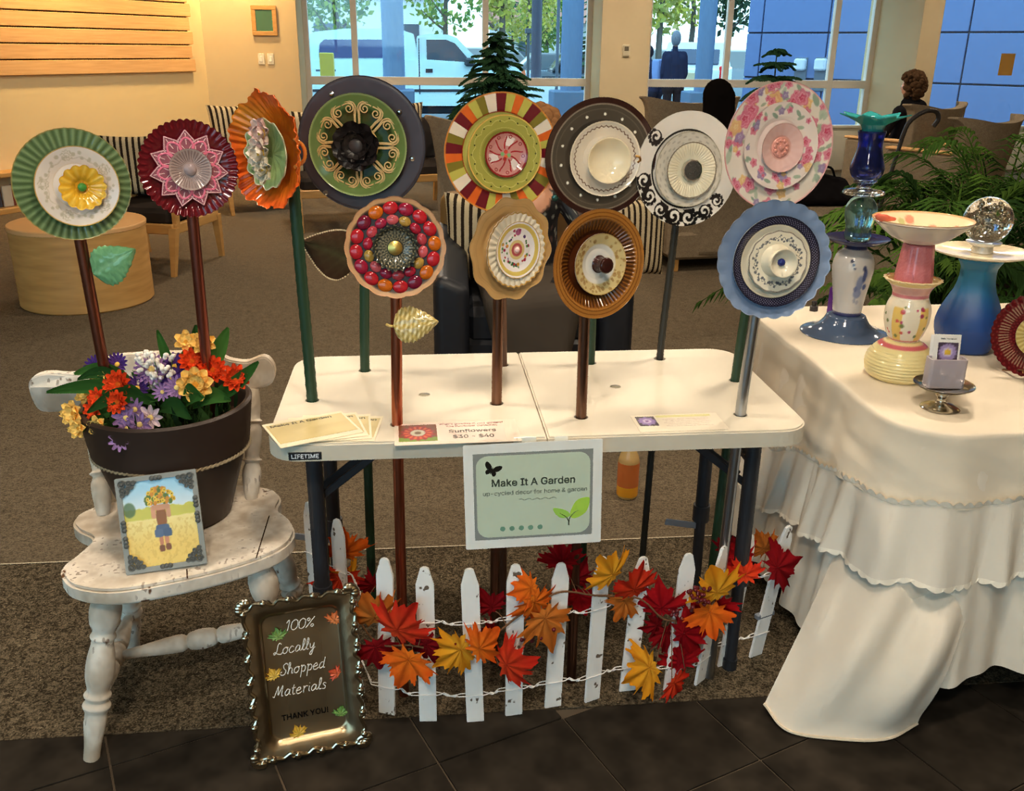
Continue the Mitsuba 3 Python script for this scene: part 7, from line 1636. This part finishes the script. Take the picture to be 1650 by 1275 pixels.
c = np.array([.962, .010, TZ])
k = thing('birdbath_totem', 'cream and pink totem of bowl, rose vase, pink glass and shallow bird dish', 'totem')
def bowl_p(t, z): return over(flat(t, (224, 206, 148)), band(z, TZ + .088, TZ + .096, .002), (196, 96, 100))
m_, cc_ = lathe(spl_prof([(.066, TZ), (.079, TZ + .010), (.086, TZ + .035), (.082, TZ + .06), (.068, TZ + .08), (.055, TZ + .092), (.036, TZ + .100), (0, TZ + .101)], 10), 72, None, bowl_p, 90)
z_ = m_.vertices[:, 2]; rr = np.hypot(m_.vertices[:, 0], m_.vertices[:, 1]); k_ = 1 + .012 * np.sin((z_ - TZ) * 2 * PI / .0085) * ((z_ - TZ) < .08); m_.vertices[:, 0] *= k_; m_.vertices[:, 1] *= k_
m_.apply_translation([c[0], c[1], 0]); put('ribbed_bowl', m_, 'gloss', cc_, k, True)
W0 = TZ + .100
rs = np.random.RandomState(12); RO = [(rs.uniform(0, 2 * PI), rs.uniform(.02, .62), rs.uniform(.06, .13), rs.randint(3)) for _ in range(70)]
def rosev(t, z):
    h = (z - W0) / .158; c_ = flat(t, (230, 218, 194)); c_ = over(c_, (np.cos(t * 5) > .3) * band(h, .05, .60, .02), (226, 190, 104)); c_ = over(c_, band(h, .74, .80, .01) + band(h, .02, .05, .01), (206, 126, 130)); c_ = over(c_, band(h, .80, .93, .01), (214, 160, 148)); c_ = over(c_, ss(.93, .95, h), (226, 196, 130))
    for a, q, s, kd in RO:
        d = np.hypot((((t - a + PI) % (2 * PI)) - PI) * .9, (h - q) * 2.6); c_ = over(c_, (1 - ss(.6, 1, d / s)) * .9, [(196, 74, 70), (170, 60, 96), (110, 120, 70)][kd])
    return c_
rev(k, 'rose_vase', c, spl_prof([(.032, W0), (.043, W0 + .015), (.054, W0 + .05), (.0545, W0 + .085), (.048, W0 + .105), (.044, W0 + .115), (.045, W0 + .130), (.054, W0 + .146), (.068, W0 + .158), (.060, W0 + .158), (.044, W0 + .145), (0, W0 + .143)], 8), 'gloss', None, 120, rosev, dense=120)
ruf = lathe([(.063, W0 + .156), (.070, W0 + .161), (.064, W0 + .163)], 72, lambda t, z: 1 + .03 * np.cos(t * 18)); ruf.apply_translation([c[0], c[1], 0]); put('ruffled_lip', ruf, 'gloss', (228, 208, 160), k, 60)
G0 = W0 + .145
rev(k, 'pink_glass', c, [(.034, G0), (.045, G0 + .002), (.044, G0 + .03), (.036, G0 + .104), (.0, G0 + .104)], 'gloss', None, 72, lambda t, z: over(flat(t, (196, 106, 112)), .6 * meshkit.noise(np.stack([np.cos(t) * 14, np.sin(t) * 14, z * 300], 1)), (222, 150, 150)), mod=lambda t, z: 1 + .02 * np.cos(t * 12), dense=40)
D0 = G0 + .104
rs = np.random.RandomState(2); DO = [(rs.uniform(0, 2 * PI), rs.uniform(.45, .85), rs.uniform(.06, .14), rs.randint(3)) for _ in range(30)]
def dishp(x, y, r, t):
    c_ = flat(x, (228, 206, 170))
    for a, q, s, kd in DO: c_ = over(c_, spot(x, y, q * math.cos(a), q * math.sin(a), s) * .8, [(206, 130, 104), (170, 170, 110), (216, 176, 150)][kd])
    return over(c_, ss(.96, .98, r), (206, 160, 110))
m_, cc_ = dish([(0, .002), (.35, .004), (.6, .018), (.85, .042), (1, .058)], .118, nr=40, nth=140, paint=dishp, t=.005, back=(206, 196, 184))
m_.apply_translation([c[0], c[1], D0 + .004]); put('bird_dish', m_, 'gloss', cc_, k, True)
bd = np.array([c[0] - .114, c[1] - .02, D0 + .066])
bb = body([(bd + [.006, 0, 0], .010, bd + [-.010, 0, .003], .008), (bd + [-.010, 0, .003], .008, bd + [-.014, 0, .007], .0065), (bd + [.008, 0, 0], .008, bd + [.030, 0, -.002], .004), (bd + [-.018, 0, .007], .003, bd + [-.024, 0, .006], .001)], .004, 3, 14)
put('bird_figure', bb, 'satin', (224, 110, 84), k)

c = np.array([1.27, .225, TZ])
k = thing('blue_vase_stand', 'matte blue twisted vase carrying a white plate and bubble glass globe', 'vase')
def bv(t, z): return over(flat(t, (28, 66, 132)), ss(TZ + .09, TZ + .24, z), (42, 116, 148))
rev(k, 'blue_vase', c, spl_prof([(.058, TZ), (.070, TZ + .01), (.086, TZ + .06), (.083, TZ + .10), (.066, TZ + .145), (.053, TZ + .175), (.047, TZ + .205), (.047, TZ + .235), (.057, TZ + .266), (.0, TZ + .267)], 8), 'satin', None, 96, bv, mod=lambda t, z: 1 + .035 * np.cos(t * 5 + (z - TZ) * 9), dense=70)
P0 = TZ + .267
rev(k, 'white_plate', c, [(0, P0), (.058, P0), (.112, P0 + .008), (.128, P0 + .014), (.129, P0 + .018), (.114, P0 + .016), (.058, P0 + .011), (0, P0 + .011)], 'gloss', (222, 206, 172))
rev(k, 'clear_stand', c, [(.028, P0 + .012), (.026, P0 + .03), (.044, P0 + .036), (.046, P0 + .042), (.022, P0 + .040), (.0, P0 + .034)], 'gloss', (206, 200, 186))
gc = np.array([c[0], c[1], P0 + .100]); gk = put('glass_globe', ball(.063, gc, 4), 'clear', None, k, True)
rs = np.random.RandomState(1); bm = []
for i in range(110):
    d = rs.randn(3); d /= np.linalg.norm(d); bm.append(ball(rs.uniform(.0025, .0055), gc + d * rs.uniform(.008, .040), 1))
put('air_bubbles', cat(bm), 'chrome', (190, 188, 176), gk)

c = np.array([.952, -.218, TZ])
k = thing('card_holder', 'small chrome footed dish holding a glass square and a folded card', 'card holder')
rev(k, 'chrome_foot', c, spl_prof([(.0, TZ), (.041, TZ + .001), (.042, TZ + .005), (.030, TZ + .010), (.012, TZ + .016), (.010, TZ + .026), (.014, TZ + .034), (.010, TZ + .042), (.014, TZ + .048)], 6), 'chrome', (206, 202, 192))
m_, cc_ = dish([(0, .0), (.5, .001), (.8, .006), (1, .014)], .068, nr=16, nth=64, paint=lambda x, y, r, t: flat(x, (226, 222, 212)), t=.002, back=(200, 196, 188)); m_.apply_translation([c[0], c[1], TZ + .049]); put('chrome_dish', m_, 'chrome', cc_, k, True)
cq = rrect(.088, .036, .008)
put('frosted_glass_cup', xf(cat(poly_plate(cq.difference(cq.buffer(-.004)), .066, .004), poly_plate(cq, .004)), rz(-6, [c[0] + .004, c[1] + .012, TZ + .052])), 'frost', (226, 214, 220), k, 30)
kc = thing('folded_card', 'small folded leaflet with a purple plate flower photo in the chrome holder', 'leaflet')
Mk = face(-10, 10, c + [.006, .024, .128])
put('card_sheet', cat(xf(cbox(.062, .092, .0008, b=.0002), Mk), xf(cbox(.062, .092, .0008, b=.0002), Mk @ rz(0, [-.006, -.002, -.004]))), 'satin', (226, 222, 216), kc, False)
pm = poly_plate(rrect(.046, .062, .0005), .0003, .0006)
for _ in range(4): pm = pm.subdivide()
def cp(v):
    x, y = v[:, 0] / .022, (v[:, 1] - .008) / .022; r = np.hypot(x, y); c_ = flat(v, (70, 56, 74)); c_ = over(c_, 1 - ss(.85, .95, r + .05 * np.cos(16 * np.arctan2(y, x))), (150, 132, 176)); c_ = over(c_, 1 - ss(.5, .55, r), (196, 180, 206)); c_ = over(c_, 1 - ss(.32, .38, r), (206, 170, 60)); return over(c_, (v[:, 1] < -.014) * .6, (190, 150, 190))
put('card_photo', xf(pm, Mk @ rz(0, [.003, -.004, 0])), 'satin', cp(pm.vertices), kc, False)
put('card_lettering', xf(text('Make It A Garden', .004, .0002, True, width=.036), Mk @ rz(0, [.003, .034, .0005])), 'satin', (60, 60, 56), kc, False)

k = thing('red_glass_plate', 'dark red scalloped glass plate flower standing at the right edge of the table', 'plate flower')
c = np.array([1.305, -.02, TZ + .115]); M = face(-24, 10, c)
def prd(x, y, r, t): return over(over(flat(x, (84, 16, 22)), .5 * ss(.3, .9, np.cos(t * 40) * np.cos(r * 50)), (150, 60, 54)), band(r, .60, .84, .02) * ss(-.2, .5, np.cos(t * 70)), (150, 120, 100))
disc(k, 'red_plate', M, (0, 0, 0), [(0, .0), (.6, .0), (.8, .010), (1, .018)], .108, prd, nr=50, nth=300, rim=lambda t: .03 * np.abs(np.sin(t * 20)), back=(70, 14, 20))
disc(k, 'amber_saucer', M, (.0, 0, .016), [(0, .0), (.5, .0), (1, .014)], .055, lambda x, y, r, t: over(flat(x, (206, 190, 130)), .5 + .5 * np.cos(t * 28), (176, 150, 84)), nr=24, nth=160)
kw = thing('scroll_easel', 'small bronze wire easel with scrolled feet holding the dark red plate', 'plate stand')
ez = []
for sx in (-1, 1):
    o = np.array([c[0] - .045 + .07 * (sx > 0) * 1.0, c[1] - .075, 0]); th = np.linspace(0, 3.2 * PI, 30); rr = .017 * (1 - th / (4.4 * PI))
    ez.append(tube(np.stack([o[0] + 0 * th - .002, o[1] + rr * np.cos(th) , TZ + .020 + rr * np.sin(th)], 1), .0028, 8))
    ez.append(tube(spline([(o[0], o[1] + .017, TZ + .02), (o[0], o[1] + .03, TZ + .035), (o[0] + .005, o[1] + .075, TZ + .02), (o[0] + .01, o[1] + .13, TZ + .003)], 8), .003, 8))
ez.append(tube([(c[0] - .05, c[1] - .045, TZ + .030), (c[0] + .03, c[1] - .045, TZ + .030)], .003, 8))
ez.append(tube(spline([(c[0] - .01, c[1] - .03, TZ + .02), (c[0], c[1] + .05, TZ + .1), (c[0] + .01, c[1] + .10, TZ + .002)], 8), .003, 8))
put('easel_wire', cat(ez), 'metal', (150, 112, 70), kw)
k = thing('purple_bottle', 'purple bottle behind the blue crane vase', 'bottle'); q = np.array([1.055, .60, TZ])
rev(k, 'bottle_body', q, [(0, TZ), (.026, TZ), (.028, TZ + .006), (.028, TZ + .085), (.012, TZ + .105), (.0, TZ + .106)], 'satin', (84, 34, 128)); rev(k, 'cap', q, [(0, TZ + .105), (.011, TZ + .105), (.011, TZ + .125), (0, TZ + .126)], 'satin', (40, 24, 60))
k = thing('small_black_bottle', 'tiny black capped bottle at the back edge left of the blue crane vase', 'bottle'); q = np.array([1.005, .655, TZ])
rev(k, 'bottle_body', q, [(0, TZ), (.013, TZ), (.013, TZ + .014), (.006, TZ + .018), (0, TZ + .018)], 'satin', (40, 36, 36)); rev(k, 'cap', q, [(0, TZ + .018), (.008, TZ + .018), (.009, TZ + .03), (0, TZ + .032)], 'satin', (18, 17, 18))
